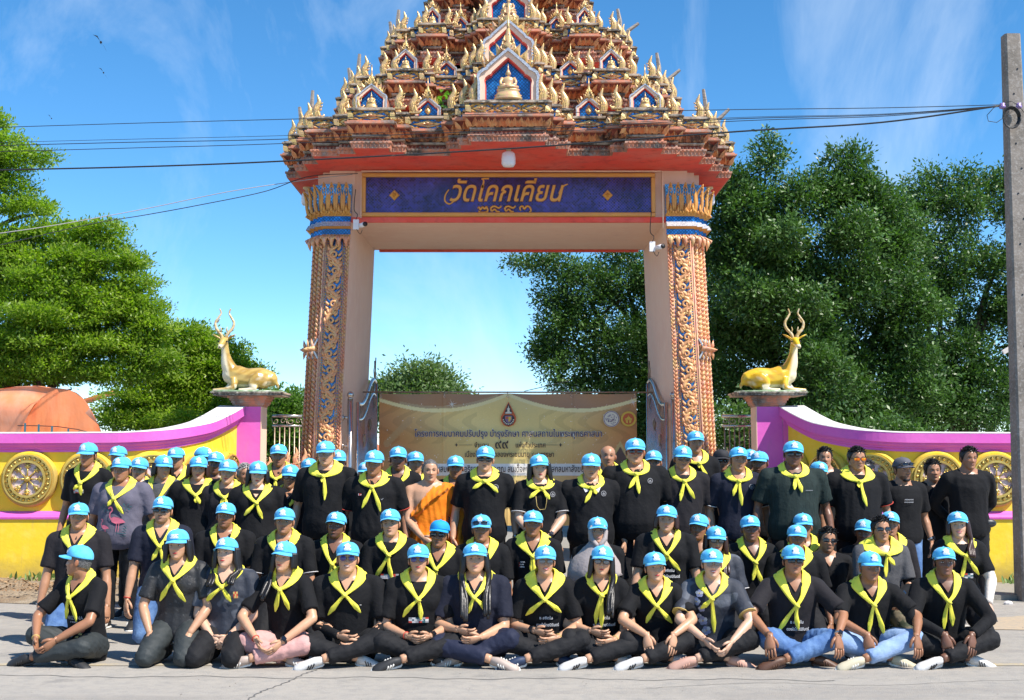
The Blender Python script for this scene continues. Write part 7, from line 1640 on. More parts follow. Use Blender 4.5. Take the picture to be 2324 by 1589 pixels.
    # scarf
    if scarf:
        kz, aL, lL, aR, lR = scarf; b = MB(); b.smooth = True; sw = scarf_w
        def ribbon(pts, nrm, hw, th, ph=0.0, per=4, fold=.55):
            q = cr_spline(pts, per); nq = cr_spline(nrm, per); n_ = len(q); vs = []; m_ = 12
            for i in range(n_):
                t = (q[min(i + 1, n_ - 1)] - q[max(i - 1, 0)]).normalized(); nr = (nq[i] - t * nq[i].dot(t)).normalized(); sd_ = t.cross(nr); u = i / (n_ - 1) * (len(hw) - 1); h_ = float(np.interp(u, range(len(hw)), hw)); tt = float(np.interp(u, range(len(hw)), th))
                for j in range(m_):
                    a = 2 * math.pi * j / m_; cx_, sx_ = math.cos(a), math.sin(a); lift = tt * (sx_ + (fold * math.sin(cx_ * 7 + ph + i * .35) if sx_ > 0 else 0))
                    vs.append(q[i] + sd_ * h_ * cx_ + nr * lift)
            b.add(vs, [(i * m_ + j, i * m_ + (j + 1) % m_, (i + 1) * m_ + (j + 1) % m_, (i + 1) * m_ + j) for i in range(n_ - 1) for j in range(m_)] + [tuple(reversed(range(m_))), tuple((n_ - 1) * m_ + j for j in range(m_))])
        K_ = Vector((g.uniform(-.012, .012), F(0, kz, .020), hip + UP(kz)))
        nx = .064 * (1 + .4 * (w - 1))
        for s in (-1, 1):
            zt_ = .505
            pts = [Vector((0, cy(.5) + .082, hip + UP(.538))), Vector((s * nx * .95, cy(.5) + .060, hip + UP(.535))), Vector((s * (nx + .034 * sw), cy(.48) + .0, hip + UP(.518))), Vector((s * (nx + .022 * sw), F(.08, .455, .004) * .86, hip + UP(.462)))]
            zm = (.44 + kz) / 2; pts += [Vector((s * (.052 if kz < .33 else .045), F(.05, zm, .010), hip + UP(zm))), K_ + Vector((s * .006, 0, .004))]
            nr = [Vector((0, 1, .5)), Vector((s * .6, .5, .8)), Vector((s * .65, -.15, 1)), Vector((s * .35, -.8, .9)), Vector((s * .15, -1, .2)), Vector((0, -1, .1))]
            ribbon(pts, nr, [.028, .030 * sw, .038 * sw, .030 * sw, .016 * (.5 + .5 * sw), .011], [.008, .008, .008, .010, .011, .010], s * 1.3 + seed)
        b.ball(K_ + Vector((0, -.004, 0)), (.020, .018, .020), 10, 8); b.tube([K_ + Vector((-.018, -.010, .012)), K_ + Vector((0, -.022, 0)), K_ + Vector((.017, -.010, -.013))], [(.006, .010), (.008, .013), (.006, .010)], 8, ref=(0, -1, 0))
        for s, an, le in ((-1, aL, lL), (1, aR, lR)):
            an = R(an); dx, dz = s * math.sin(an), -math.cos(an); wv = g.uniform(-.012, .012); pts = [K_ + Vector((s * .004, -.004, -.004))]
            for t in (.35, .7, 1.0):
                x = K_.x + dx * le * t + wv * math.sin(t * 3); z = kz + dz * le * t / K - .012 * t * t; pts.append(Vector((x, F(x, z, .014 + .006 * t), hip + UP(z))))
            ribbon(pts, [Vector((0, -1, .2)), Vector((s * .2, -1, .3)), Vector((-s * .15, -1, .1)), Vector((0, -1, 0))], [.009, .014, .020, .004], [.009, .009, .007, .003], seed * 1.7 + s, 4, .7)
        b.build('neckerchief', m_scarf, body)
    # extras
    ctx = dict(F=F, hip=hip, UP=UP, K=K, W=W_, E=E_, HD=HD, S=Sj, body=body, seed=seed, onhead=onhead, w=w, cy=cy, L=L)
    for ex in extras: EXTRA[ex[0]](ctx, *ex[1:])
    return body
# ---- extras on clothes and wrists
def on_chest(c, b, name, mats):
    b.v = [(x, c['F'](x, (z - c['hip']) / c['K'], .013 if y == 0 else .013 + y), z) for x, y, z in b.v]; b.build(name, mats, c['body'])
def ex_text(c, s, x, z, size, m, width=None, name='print'):
    cu = bpy.data.curves.new('t', 'FONT'); cu.body = s; cu.size = size; cu.align_x = 'CENTER'; cu.align_y = 'CENTER'; cu.resolution_u = 2; cu.offset = .0007
    o = bpy.data.objects.new('t', cu); COL.objects.link(o); me = bpy.data.meshes.new_from_object(o.evaluated_get(bpy.context.evaluated_depsgraph_get())); bpy.data.objects.remove(o)
    n = len(me.vertices); co = np.empty(n * 3); me.vertices.foreach_get('co', co); co = co.reshape(-1, 3)
    if not n: return
    if width: co[:, 0] *= width / max(1e-4, np.ptp(co[:, 0]))
    H = c['hip']; out = np.array([(x + q[0], c['F'](x + q[0], z + q[1] / c['K'], .0135), H + c['UP'](z) + q[1]) for q in co]); me.vertices.foreach_set('co', out.reshape(-1)); me.materials.clear(); me.materials.append(m); me.update(); link(name, me, c['body'])
def ex_patch(c, x, z, w, h, cols, pat=None, name='print_patch', mats=None):
    b = MB(); nx_, nz_ = (len(pat[0]), len(pat)) if pat else (6, 3); g = random.Random(c['seed'])
    for j in range(nz_):
        for i in range(nx_):
            ch = pat[j][i] if pat else str(g.randrange(len(cols)))
            if ch == '.': continue
            b.mi = int(ch); x0, x1 = x - w / 2 + w * i / nx_, x - w / 2 + w * (i + 1) / nx_; z1_, z0_ = c['hip'] + c['UP'](z) + h / 2 - h * j / nz_, c['hip'] + c['UP'](z) + h / 2 - h * (j + 1) / nz_
            b.add([(x0, 0, z0_), (x1, 0, z0_), (x1, 0, z1_), (x0, 0, z1_)], [(0, 1, 2, 3)])
    on_chest(c, b, name, cols)
def ex_slogan(c, dz=0.0):
    ex_text(c, 'ธ สถิตใน', .01, .215 + dz, .030, m_wht, .10, 'slogan'); ex_text(c, 'ดวงใจไทยนิรันดร์', .02, .165 + dz, .030, m_wht, .17, 'slogan')
def ex_badge(c, x=.105, z=.375, r=.024):
    b = MB(); H = c['hip'] + c['UP'](z)
    for k in range(16):
        a0, a1 = k * math.pi / 8, (k + .62) * math.pi / 8; b.add([(x + r * math.cos(a0), 0, H + r * math.sin(a0)), (x + r * math.cos(a1), 0, H + r * math.sin(a1)), (x + r * .78 * math.cos(a1), 0, H + r * .78 * math.sin(a1)), (x + r * .78 * math.cos(a0), 0, H + r * .78 * math.sin(a0))], [(0, 1, 2, 3)])
    for (dx, dz, s) in ((0, .004, .006), (-.008, -.004, .005), (.008, -.004, .005), (0, -.010, .004)): b.add([(x + dx - s, 0, H + dz), (x + dx, 0, H + dz - s), (x + dx + s, 0, H + dz), (x + dx, 0, H + dz + s)], [(0, 1, 2, 3)])
    on_chest(c, b, 'chest_badge', m_gry)
def ex_watch(c, side, m='b', sm=False):
    i = 0 if side < 0 else 1; w_ = c['W'][i]; e = c['E'][i]; d = (w_ - e).normalized(); p = w_ - d * .018; b = MB(); b.smooth = True; ax = d.to_track_quat('Z', 'Y').to_matrix()
    b.lathe([(.030, -.009), (.0325, -.006), (.0325, .006), (.030, .009)], c=p, n=14, ax=ax); o = b.build('watch', m_watch if m == 's' else m_black, c['body'])
    up = Vector((side * .35, -.75, .55)); up = (up - d * up.dot(d)).normalized(); b = MB(); b.box(p + up * .033, (.030, .030, .010), Matrix((d, up.cross(d), up)).transposed()); b.build('watch_face', m_lens, o)
def ex_band(c, side, m, t=.004):
    i = 0 if side < 0 else 1; w_ = c['W'][i]; e = c['E'][i]; d = (w_ - e).normalized(); b = MB(); b.smooth = True; b.lathe([(.029, -t), (.031, 0), (.029, t)], c=w_ - d * .015, n=14, ax=d.to_track_quat('Z', 'Y').to_matrix()); b.build('bracelet', m, c['body'])
def ex_cuffs(c, m, f=.80, m2=None):
    for i in (0, 1):
        p = c['S'][i].lerp(c['E'][i], f - .005); d = (c['E'][i] - c['S'][i]).normalized(); b = MB(); b.smooth = True; r = .067 * (.5 + .5 * c['w']); b.lathe([(r - .003, -.003), (r + .001, -.003), (r + .001, .003), (r - .003, .003)], c=p, n=16, ax=d.to_track_quat('Z', 'Y').to_matrix()); b.build('sleeve_trim', m, c['body'])
def ex_collar(c, m):
    b = MB(); H = c['hip']; U = c['UP']
    for s in (-1, 1):
        pts = [(s * .062, .47), (s * .030, .40), (s * .058, .385), (s * .088, .445)]; b = MB(); b.add([(x, 0, H + U(z)) for x, z in pts], [(0, 1, 2, 3)])
        b.v = [(x, c['F'](x, (z - H) / c['K'], .015) * .97, z) for x, y, z in b.v]; b.build('collar', m, c['body'])
def ex_flamingo(c):
    H = c['hip'] + c['UP'](.14); b = MB(); 
    for (ox, oz, s) in ((.02, .0, 1.0), (-.085, -.055, .6)):
        body_ = [(-.045, .03), (-.02, .045), (.02, .042), (.06, .02), (.085, -.005), (.05, -.012), (.0, -.015), (-.035, .0)]
        b.add([(ox + x * s, 0, H + oz + z * s) for x, z in body_], [tuple(range(8))])
        nk_ = [(-.04, .02), (-.06, .05), (-.055, .08), (-.035, .10), (-.04, .125), (-.06, .13), (-.072, .115)]
        for a, q in zip(nk_[:-1], nk_[1:]):
            dx, dz = q[0] - a[0], q[1] - a[1]; L_ = math.hypot(dx, dz); nx_, nz_ = -dz / L_ * .006, dx / L_ * .006
            b.add([(ox + (a[0] + nx_) * s, 0, H + oz + (a[1] + nz_) * s), (ox + (a[0] - nx_) * s, 0, H + oz + (a[1] - nz_) * s), (ox + (q[0] - nx_) * s, 0, H + oz + (q[1] - nz_) * s), (ox + (q[0] + nx_) * s, 0, H + oz + (q[1] + nz_) * s)], [(0, 1, 2, 3)])
        for lx_ in (.01, .03): b.add([(ox + lx_ * s, 0, H + oz - .01), (ox + (lx_ + .005) * s, 0, H + oz - .01), (ox + (lx_ + .004) * s, 0, H + oz - .085 * s), (ox + (lx_ - .001) * s, 0, H + oz - .085 * s)], [(0, 1, 2, 3)])
    on_chest(c, b, 'flamingo_print', m_pinkp); b = MB()
    for k in range(5): z = H - .04 - .022 * k; b.add([(-.13, 0, z), (.12, 0, z), (.12, 0, z + .006), (-.13, 0, z + .006)], [(0, 1, 2, 3)])
    for (x0, z0) in ((-.09, .12), (.10, .13)):
        for k in range(7): a = k * .9; b.add([(x0, 0, H + z0), (x0 + .05 * math.cos(a), 0, H + z0 + .04 * math.sin(a)), (x0 + .045 * math.cos(a + .25), 0, H + z0 + .03 * math.sin(a + .25))], [(0, 1, 2)])
    on_chest(c, b, 'palm_print', m_tealp)
def ex_arizona(c):
    ex_text(c, 'ARIZONA', .01, .215, .040, m_gry, .15, 'print'); ex_text(c, '1982', .0, .185, .016, m_gry, .08, 'print'); ex_text(c, 'MISSION', .01, .03, .018, m_gry, .13, 'print'); H = c['hip']; b = MB(); U = c['UP']
    for (x, z, r, mi) in ((.055, .145, .038, 0), (-.035, .095, .022, 1)):
        b.mi = mi; b.add([(x + r * math.cos(t), 0, H + U(z) + r * math.sin(t)) for t in np.arange(0, 6.28, .4)], [tuple(range(16))])
    b.mi = 2
    for (x, z) in ((.04, .11), (.05, .10), (.02, .08), (.03, .05), (0, .06), (-.01, .12)): b.add([(x - .018, 0, H + U(z) - .004), (x + .012, 0, H + U(z) - .006), (x + .018, 0, H + U(z) + .008), (x - .01, 0, H + U(z) + .005)], [(0, 1, 2, 3)])
    on_chest(c, b, 'planet_print', [mat('rust_print', (.35, .09, .05), .8), mat('teal_grey_print', (.14, .18, .18), .8), m_gldp])
def ex_flowers(c):
    b = MB(); H = c['hip']; U = c['UP']
    for (x, z, r) in ((-.10, .40, .030), (-.125, .34, .032), (-.085, .29, .026), (-.075, .20, .036), (-.05, .13, .036), (-.12, .12, .022), (-.105, .235, .02)):
        for k in range(5):
            a = k * 2 * math.pi / 5 + x * 9; cx_, cz_ = x + r * .55 * math.cos(a), H + U(z) + r * .55 * math.sin(a); q = r * .48
            b.mi = k % 2; b.add([(cx_ + q * math.cos(t), 0, cz_ + q * math.sin(t)) for t in np.arange(0, 6.28, 1.05)], [tuple(range(6))])
        b.mi = 2; b.add([(x + r * .2 * math.cos(t), .001, H + U(z) + r * .2 * math.sin(t)) for t in np.arange(0, 6.28, 1.05)], [tuple(range(6))])
    on_chest(c, b, 'flower_print', [m_lila, m_wht, m_gldp])
def ex_bag(c, x=.0, y=None, z=-.03, sc=1.0, m=None):
    b = MB(); b.smooth = True; yy = c['F'](x, .0, .03) if y is None else y; b.ball((x, yy, c['hip'] + c['UP'](z)), (.085 * sc, .035 * sc, .05 * sc), 12, 8); b.smooth = False; b.box((x, yy - .034 * sc, c['hip'] + c['UP'](z) + .01), (.11 * sc, .006, .006)); b.build('waist_bag', m or mat('black_bag', (.03, .03, .033), .45), c['body'])
def ex_necklace(c, m, z=.33, r=.003, w_=.055):
    b = MB(); b.smooth = True; H = c['hip']; U = c['UP']
    for k in range(11):
        t = -1 + 2 * k / 10; x = w_ * t; zz = z + (.46 - z) * abs(t) ** 1.5; b.ball((x, c['F'](x, zz, .020), H + U(zz)), r, 6, 4)
    b.build('necklace', m, c['body'])
def ex_hijab(c):
    b = MB(); H = c['hip']; U = c['UP']; HMh = None
    b.smooth = True
    c['onhead']('veil', mesh_of((lambda q: (q.tube([(0, .01, .06), (0, .02, .0), (0, .022, -.06), (0, .015, -.12)], [(.080, .085), (.088, .092), (.086, .090), (.078, .085)], 20, ref=(1, 0, 0)), [q.tube([(s_ * .045, -.066, .055), (s_ * .068, -.055, .0), (s_ * .060, -.068, -.06), (s_ * .02, -.085, -.118), (0, -.085, -.125)], [.018, .022, .024, .024, .02], 8) for s_ in (-1, 1)], setattr(q, 'sm', [True] * len(q.f)), q)[-1])(MB()), 'veil', CLOTH['hijab']))
    b.tube([(0, c['cy'](.5) + .0, H + U(.53)), (0, c['cy'](.5) - .01, H + U(.49)), (-.01, -.02, H + U(.40)), (-.02, -.03, H + U(.28)), (-.02, -.035, H + U(.20))], [(.075, .085), (.11, .10), (.20, .145), (.235, .165), (.245, .16)], 22, ref=(1, 0, 0))
    v = np.array(b.v); g = np.arctan2(v[:, 1], v[:, 0]); v[:, :2] *= (1 + .05 * np.sin(g * 9 + v[:, 2] * 14))[:, None]; v[:, 2] += .05 * np.cos(g * 2 + .8) * (v[:, 2] < H + U(.25)); b.v = [tuple(q) for q in v]
    b.build('veil_drape', CLOTH['hijab'], c['body'])
def ex_mask(c): 
    b = MB(); b.smooth = True; b.ball((0, -.075, -.055), (.050, .042, .040), 14, 9); c['onhead']('face_mask', mesh_of(b, 'face_mask', mat('pale_mask', (.55, .62, .66), .7)))
def ex_strap(c):
    b = MB(); b.smooth = True; H = c['hip']; U = c['UP']; b.tube([(x, c['F'](x, z, .020), H + U(z)) for x, z in ((-.05, .36), (-.04, .27), (-.015, .235), (.035, .24), (.045, .30), (.05, .36))], .003, 5); b.build('spectacle_cord', m_gldp, c['body'])
def ex_poster(c): pass
EXTRA = dict(text=ex_text, patch=ex_patch, slogan=ex_slogan, badge=ex_badge, watch=ex_watch, band=ex_band, cuffs=ex_cuffs, collar=ex_collar, flamingo=ex_flamingo, arizona=ex_arizona, flowers=ex_flowers, bag=ex_bag, necklace=ex_necklace, hijab=ex_hijab, mask=ex_mask, strap=ex_strap)
KL = ('patch', .0, .20, .15, .040, [m_gry, m_redp, m_tealp, m_wht]); KLT = ('text', 'MENARA', .0, .20, .024, m_wht, .07, 'print')
blk = (.12, .10, .10); G1 = 'people seated in the front row'; G2 = 'people kneeling in the middle rows'; G3 = 'people standing at the back'
# ---------------------------------------------------------------- front row, seated on the road
F0 = 9.95
def fr(px, top, label, **kw):
    kw.setdefault('arms', 'lap'); return person(px, top, kw.pop('d', F0), kw.pop('pose', 'cross'), label, group=G1, **kw)
fr(205, 1238, 'old man ending the front row at left, head in profile, space print T-shirt', skin='B', hyaw=-72, yaw=-22, hc='s', arms='lapfar', extras=(('arizona',), ('band', -1, m_gldp)), scarf=(.30, 32, .17, 8, .20), pants='tgreen', shoe='k', w=.95, hs=1.06)
fr(411, 1199, 'woman kneeling in front, dark red lips, white scrawl on her blue cap, embroidered black blouse', pose='kneel', d=9.95, sex='f', skin='L', cap='bluew', shirt='lace', pants='tgreen', arms='thigh', long_hair=(.16, 1.12, 'both', m_hair), scarf=(.26, 42, .14, 35, .17), w=1.06, kn=.14, k=.98, extras=(('necklace', m_watch, .36, .002, .04),), lean=.04)
fr(521, 1218, 'pale woman kneeling with clasped hands, dark slate jersey with OH letters, long black hair', pose='kneel', d=9.93, sex='f', skin='P', shirt='sport', arms='front', long_hair=(.26, 1.08, 'both', m_hair), scarf=(.27, 52, .16, 35, .14), w=1.08, kn=.14, k=.95, extras=(('watch', 1), ('text', 'OH', -.10, .31, .032, m_gry), ('patch', .10, .31, .03, .05, [m_gldp, m_redp])), lean=.04)
fr(657, 1229, 'young woman in dusty pink trousers with her eyes closed, long black hair behind', sex='f', skin='L', pants='pink', arms='lapfar', long_hair=(.34, 1.02, 'l', m_hair), scarf=(.29, 14, .18, 12, .15), w=.92, shoe='t', eyes='eye_squint', extras=(('watch', 1), ('band', -1, m_redp)), yaw=-4)
fr(793, 1231, 'smiling stout man in round violet sunglasses and black arm sleeves, white striped sneakers', skin='L', w=1.22, belly=.03, glass='sun_round', mouth='smileM', sleeve='glove', scarf=(.285, 40, .15, 32, .14), scarf_w=1.15, shoe='w', wide=1.08, extras=(('watch', 1), ('band', -1, m_wht), ('patch', .11, .30, .014, .004, [m_wht])), hs=1.08)
fr(949, 1235, 'woman in violet sunglasses with short hair, small bright printed patch on her chest', sex='f', skin='L', w=1.14, belly=.03, glass='sun_round', mouth='mouthF', hair='short', hc='r', scarf=(.27, 42, .15, 8, .17), shoe='b', extras=(KL, KLT, ('watch', 1), ('band', -1, m_redp)), hs=1.05, vneck=False)
fr(1081, 1231, 'stout frowning person with very long straight black hair over the left shoulder, navy polo', sex='f', skin='L', w=1.24, belly=.045, shirt='navy', pants='tnavy', long_hair=(.46, 1.08, 'both', m_hair), scarf=(.25, 30, .14, 48, .14), shoe='t', wide=1.14, hs=1.08, eyes='eye_squint', mouth='mouthP', foot_side=-1, extras=(('text', ':', .0, .40, .04, m_wht),))
fr(1237, 1238, 'woman in thin spectacles with a wide neckerchief and slogan shirt, navy shoe', sex='f', skin='L', w=1.04, glass='spec_round', mouth='smileF', arms='lap', scarf=(.25, 45, .15, 48, .13), scarf_w=1.3, shoe='n', extras=(('slogan',), ('watch', -1), ('band', 1, m_gldp)), lean=.10)
fr(1361, 1238, 'slim woman in tinted glasses, neckerchief tails hanging straight to her lap, long hair', sex='f', skin='L', w=.94, glass='spec_dark', mouth='mouthF', arms='lap', long_hair=(.42, 1.0, 'r', m_hair), scarf=(.30, 3, .26, 5, .27), shoe='w', extras=(('slogan',), ('band', 1, m_gldp)), lean=.10)
fr(1483, 1253, 'small woman with plain black polo and hands on her knee, tails of neckerchief spread wide', sex='f', skin='L', w=.98, mouth='mouthF', hair='short', hc='b', arms=('mid', 'mid'), scarf=(.25, 36, .15, 48, .16), shoe='w', lean=.08)
fr(1614, 1243, 'smiling woman in spectacles and a black shirt printed with lilac flowers', sex='f', skin='P', w=1.08, glass='spec_round', mouth='smileF', shirt='sport', arms='lapfar', scarf=(.28, 50, .12, 12, .20), shoe='p', extras=(('flowers',), ('cuffs', m_gldp)), hair='short', hc='b', wide=1.08)
fr(1793, 1238, 'man in dark sunglasses, blue jeans and brown shoes, wrists on his knees', skin='B', w=1.05, glass='sun_wrap', arms='knee', pants='jean', shirt='char', scarf=(.24, 22, .20, 10, .16), scarf_w=1.1, shoe='br', nose=1.1, extras=(('slogan', -.03), ('watch', 1, 's'), ('band', -1, m_brown, .006)), lean=.07)
fr(1963, 1252, 'older man in pale blue jeans and cream canvas shoes, looking down at the road', skin='B', w=1.03, hc='s', arms=('mid', 'knee'), pants='ljean', scarf=(.27, 10, .17, 12, .18), scarf_w=1.1, shoe='c', beard=((.8, .75, .72), .3), lean=.08)
fr(2133, 1240, 'man ending the front row at right, long-sleeved black sweater and small bag', skin='D', w=1.04, sleeve='long', arms=('mid', 'mid'), scarf=(.26, 6, .20, 3, .22), shoe='w', beard=((1.2, 1.2, 1.2), .6), extras=(('bag',),), nose=1.1, lean=.07)
# ---------------------------------------------------------------- middle rows, kneeling
def md(px, top, d, label, **kw): kw.setdefault('arms', 'side'); return person(px, top, d, 'kneel', label, group=G2, **kw)
md(182, 1138, 10.75, 'man kneeling at the far left in blue jeans, one neckerchief tail hanging straight', skin='M', w=1.12, belly=.02, shirt='char', pants='jean', scarf=(.27, 8, .20, 35, .09), extras=(('band', -1, m_watch),), scarf_w=1.15)
md(371, 1126, 10.9, 'man kneeling in blue jeans with dark sunglasses and moustache, behind the red-lipped woman', skin='L', w=1.06, shirt='navy', pants='jean', glass='sun_wrap', beard=((.3, .28, .28), 1.0, 'm'), scarf=(.24, 30, .14, 8, .16), extras=(('band', -1, m_redp),))
md(513, 1138, 11.0, 'man with a thin moustache kneeling behind the pale long-haired woman, scarf tied low', skin='B', w=1.1, beard=((.3, .28, .28), .8, 'm'), scarf=(.22, 20, .1, 20, .1))
md(648, 1150, 10.8, 'man with stubble kneeling behind the pink-trousered woman, white trimmed cuff', skin='M', w=1.08, beard=((.55, .5, .5), .6), scarf=(.24, 20, .18, 10, .12), extras=(('cuffs', m_wht),))
md(763, 1160, 10.85, 'dark man with goatee kneeling behind the smiling man in violet sunglasses', skin='D', w=1.02, beard=((.25, .22, .22), .9), scarf=(.25, 15, .18, 25, .08))
md(889, 1155, 10.8, 'squinting man kneeling with a printed patch on his black tee, tails spread on both sides', skin='L', w=1.0, eyes='eye_squint', scarf=(.30, 32, .20, 3, .23), extras=(KL, KLT), vneck=False, wide=1.04)
md(997, 1178, 10.75, 'man in sunglasses and a plain deeper blue cap without any emblem', skin='B', w=1.0, cap='plain', glass='sun_wrap', scarf=(.28, 5, .14, 6, .16), scarf_w=1.35)
md(1094, 1167, 10.8, 'elderly moustached man with sunglasses resting on his cap brim', skin='B', w=1.0, glass='oncap', beard=((1.3, 1.3, 1.3), .7, 'm'), hc='s', scarf=(.24, 30, .08, 60, .12))
md(1209, 1155, 10.9, 'weathered man kneeling left of the veiled woman, small red and white chest print', skin='B', w=1.04, hc='s', scarf=(.28, 5, .12, 3, .20), scarf_w=1.2, extras=(('text', 'YOKOHAMA', -.085, .31, .014, m_wht, .04), ('text', 'CLUB', -.093, .29, .014, m_wht), ('text', 'NETWORK', -.088, .27, .014, m_wht, .04), ('patch', -.112, .29, .004, .04, [m_redp])))
md(1357, 1172, 10.8, 'woman wearing a taupe veil under her blue cap, kneeling behind the slim woman', sex='f', skin='L', w=.98, hair=None, mouth='mouthP', scarf=None, extras=(('hijab',),))
md(1511, 1144, 10.7, 'frowning woman with brown hair kneeling behind the small woman, slogan across her chest', sex='f', skin='L', w=1.16, belly=.02, hair='short', hc='r', long_hair=(.2, 1.06, 'none', m_hbr), mouth='mouthP', scarf=(.25, 10, .05, 42, .13), extras=(('slogan', -.02),), wide=1.08, eyes='eye_squint')
md(1584, 1165, 11.3, 'man half hidden behind the bespectacled long-haired woman, cap tilted', skin='B', w=.98, hyaw=-14, scarf=(.26, 20, .1, 20, .1), shirt='sport')
md(1621, 1192, 10.75, 'woman in dark round spectacles with long reddish hair, behind the flower-shirted woman', sex='f', skin='L', w=1.04, glass='spec_dark', mouth='mouthF', shirt='sport', long_hair=(.3, 1.05, 'r', m_hbr), scarf=(.28, 20, .1, 20, .1), extras=(('cuffs', m_wht),))
md(1702, 1167, 11.0, 'dark-skinned man kneeling, neckerchief knotted in front and both tails to the right', skin='D', w=.98, scarf=(.27, 12, .13, 30, .18), scarf_w=1.1, hc='s')
md(1820, 1163, 11.4, 'man behind another in the middle row, neckerchief spread wide over his shoulder', skin='M', w=1.06, scarf=(.28, 20, .1, 20, .1), scarf_w=1.4)
md(1805, 1188, 10.9, 'older man kneeling just behind the jeans-wearing man in sunglasses', skin='B', w=1.04, hc='s', scarf=(.26, 10, .1, 20, .1), scarf_w=1.1)
md(1872, 1197, 11.2, 'bareheaded man in sunglasses peering out, no neckerchief, black shirt with red print', skin='M', w=1.0, cap=None, glass='sun_wrap', scarf=None, roll=8, extras=(('patch', .03, .17, .10, .03, [m_redp, CLOTH['black']]), ('text', 'CHAIN', .03, .13, .026, m_wht)), beard=((.4, .38, .38), .5))
md(1957, 1177, 11.5, 'man with cap turned left and a red collar, partly behind the bareheaded sunglasses man', skin='D', w=.98, hyaw=-28, scarf=None, extras=(('collar', m_redp),))
md(1996, 1172, 10.9, 'bareheaded man in black sunglasses, neckerchief pulled wide over one shoulder, camouflage trousers', skin='M', w=1.04, cap=None, glass='sun_wrap', sleeve='glove', shirt='heather', pants='camo', scarf=(.33, 5, .13, 40, .12), scarf_w=1.6, extras=(('watch', 1, 's'),), yaw=6, hyaw=-8, arms='lap')
md(2016, 1160, 11.6, 'man standing half crouched behind the bareheaded man, wide yellow cloth on his shoulder', skin='B', w=1.0, hyaw=-18, shirt='char', sleeve='long', scarf=(.3, 20, .1, 20, .1), scarf_w=1.4)
md(2172, 1159, 10.8, 'smiling young woman at the right with a white arm sleeve and reddish ponytail', sex='f', skin='P', w=1.0, mouth='smileF', sleeve='white', arms='thigh', shirt='black', long_hair=(.28, 1.0, 'r', m_hbr), hyaw=-10, scarf=(.28, 5, .17, 36, .15), extras=(KL,), vneck=False)
# ---------------------------------------------------------------- standing rows
def st(px, top, d, label, **kw): kw.setdefault('lod', 2); return person(px, top, d, 'stand', label, group=G3, **kw)
st(202, 1003, 12.1, 'thin woman standing farthest left in black tee with small white patch, between wheels', sex='f', skin='B', w=1.0, scarf=(.27, 55, .07, 12, .12), hair='short', extras=(('patch', -.03, .29, .10, .035, [m_wht, m_redp, m_gry]),), vneck=False, lod=1, mouth='mouthM')
st(270, 1011, 13.0, 'man half hidden behind the flamingo-shirted woman, eyes shaded by cap', skin='B', w=1.0, hc='g')
st(279, 1036, 11.7, 'woman standing in a slate grey T-shirt printed with pink flamingos', sex='f', skin='B', w=1.28, belly=.05, shirt='grey', scarf=(.27, 45, .08, 35, .12), extras=(('flamingo',),), vneck=False, lod=1, hair='short', mouth='mouthM', wide=1.06)
st(316, 1038, 12.6, 'scowling person peeping over the right shoulder of the flamingo-shirted woman', sex='f', skin='L', w=1.04, eyes='eye_squint', mouth='mouthP', hair='short')
st(369, 1031, 12.1, 'woman in heather grey tee turning her head to the right, hair tied back', sex='f', skin='L', w=1.02, shirt='heather', hyaw=32, scarf=(.2, 10, .08, 10, .08), hair='short', mouth='mouthP', vneck=False, lod=1, long_hair=(.10, 1.05, 'l', m_hair))
st(402, 1013, 13.0, 'big-faced man standing behind the woman in heather grey who looks aside', skin='M', w=1.08, wide=1.08, scarf=(.3, 15, .1, 12, .1), beard=((.5, .45, .45), .5))
st(459, 1013, 13.5, 'person whose cap brim points right, face hidden behind the brown-haired woman', skin='B', w=1.0, hyaw=62, scarf=(.3, 10, .1, 10, .1))
st(490, 1024, 12.9, 'thin dark-faced man standing between two women in black, near the gate pier', skin='D', w=.94, hyaw=-6, scarf=(.3, 20, .1, 20, .1))
st(450, 1033, 12.0, 'woman with shoulder-length brown hair and red lips in black tee, left standing group', sex='f', skin='L', w=1.16, belly=.03, hair='short', hc='r', long_hair=(.14, 1.1, 'both', m_hbr), mouth='mouthF', scarf=(.27, 3, .05, 25, .08), lod=1, vneck=False, hyaw=6)
st(517, 1042, 11.9, 'older woman with red lips in charcoal tee left of the pale older woman', sex='f', skin='L', w=1.08, shirt='char', hair='short', hc='b', mouth='mouthF', scarf=(.29, 15, .06, 20, .08), lod=1, vneck=False)
st(555, 1053, 13.4, 'white-haired bareheaded man peeping out beside the magenta pier', skin='M', w=.95, cap=None, hc='g', hyaw=30)
st(585, 1045, 11.8, 'pale older woman with chin-length black hair, black polo, scarf tails spread', sex='f', skin='P', w=1.16, belly=.04, long_hair=(.14, 1.1, 'both', m_hair), mouth='mouthF', scarf=(.27, 45, .13, 30, .14), lod=1)
st(634, 1006, 12.7, 'old wrinkled man standing tall in front of the left railing', skin='B', w=1.0, hc='g', scarf=(.32, 10, .14, 5, .1), beard=((.8, .75, .75), .4), hyaw=8)
st(658, 1053, 12.0, 'old woman in dark-rimmed spectacles with neckerchief, short hair', sex='f', skin='M', w=1.02, glass='spec_dark', hair='short', hc='s', mouth='mouthM', shirt='char', scarf=(.24, 3, .05, 15, .13), lod=1)
st(704, 1040, 13.3, 'person in black sunglasses almost hidden in front of the left gilded balustrade', skin='B', w=.96, glass='sun_wrap', scarf=None)
st(742, 999, 11.7, 'tall stout young man in round spectacles, plain black long-cut tee', skin='L', w=1.22, belly=.04, glass='spec_round', scarf=(.33, 6, .04, 5, .20), scarf_w=1.3, wide=1.1, lod=1, vneck=False, extras=(('band', -1, m_watch),))
st(769, 1020, 13.0, 'dark man hidden behind the tall stout young man in round spectacles', skin='D', w=.95, hyaw=12, scarf=None)
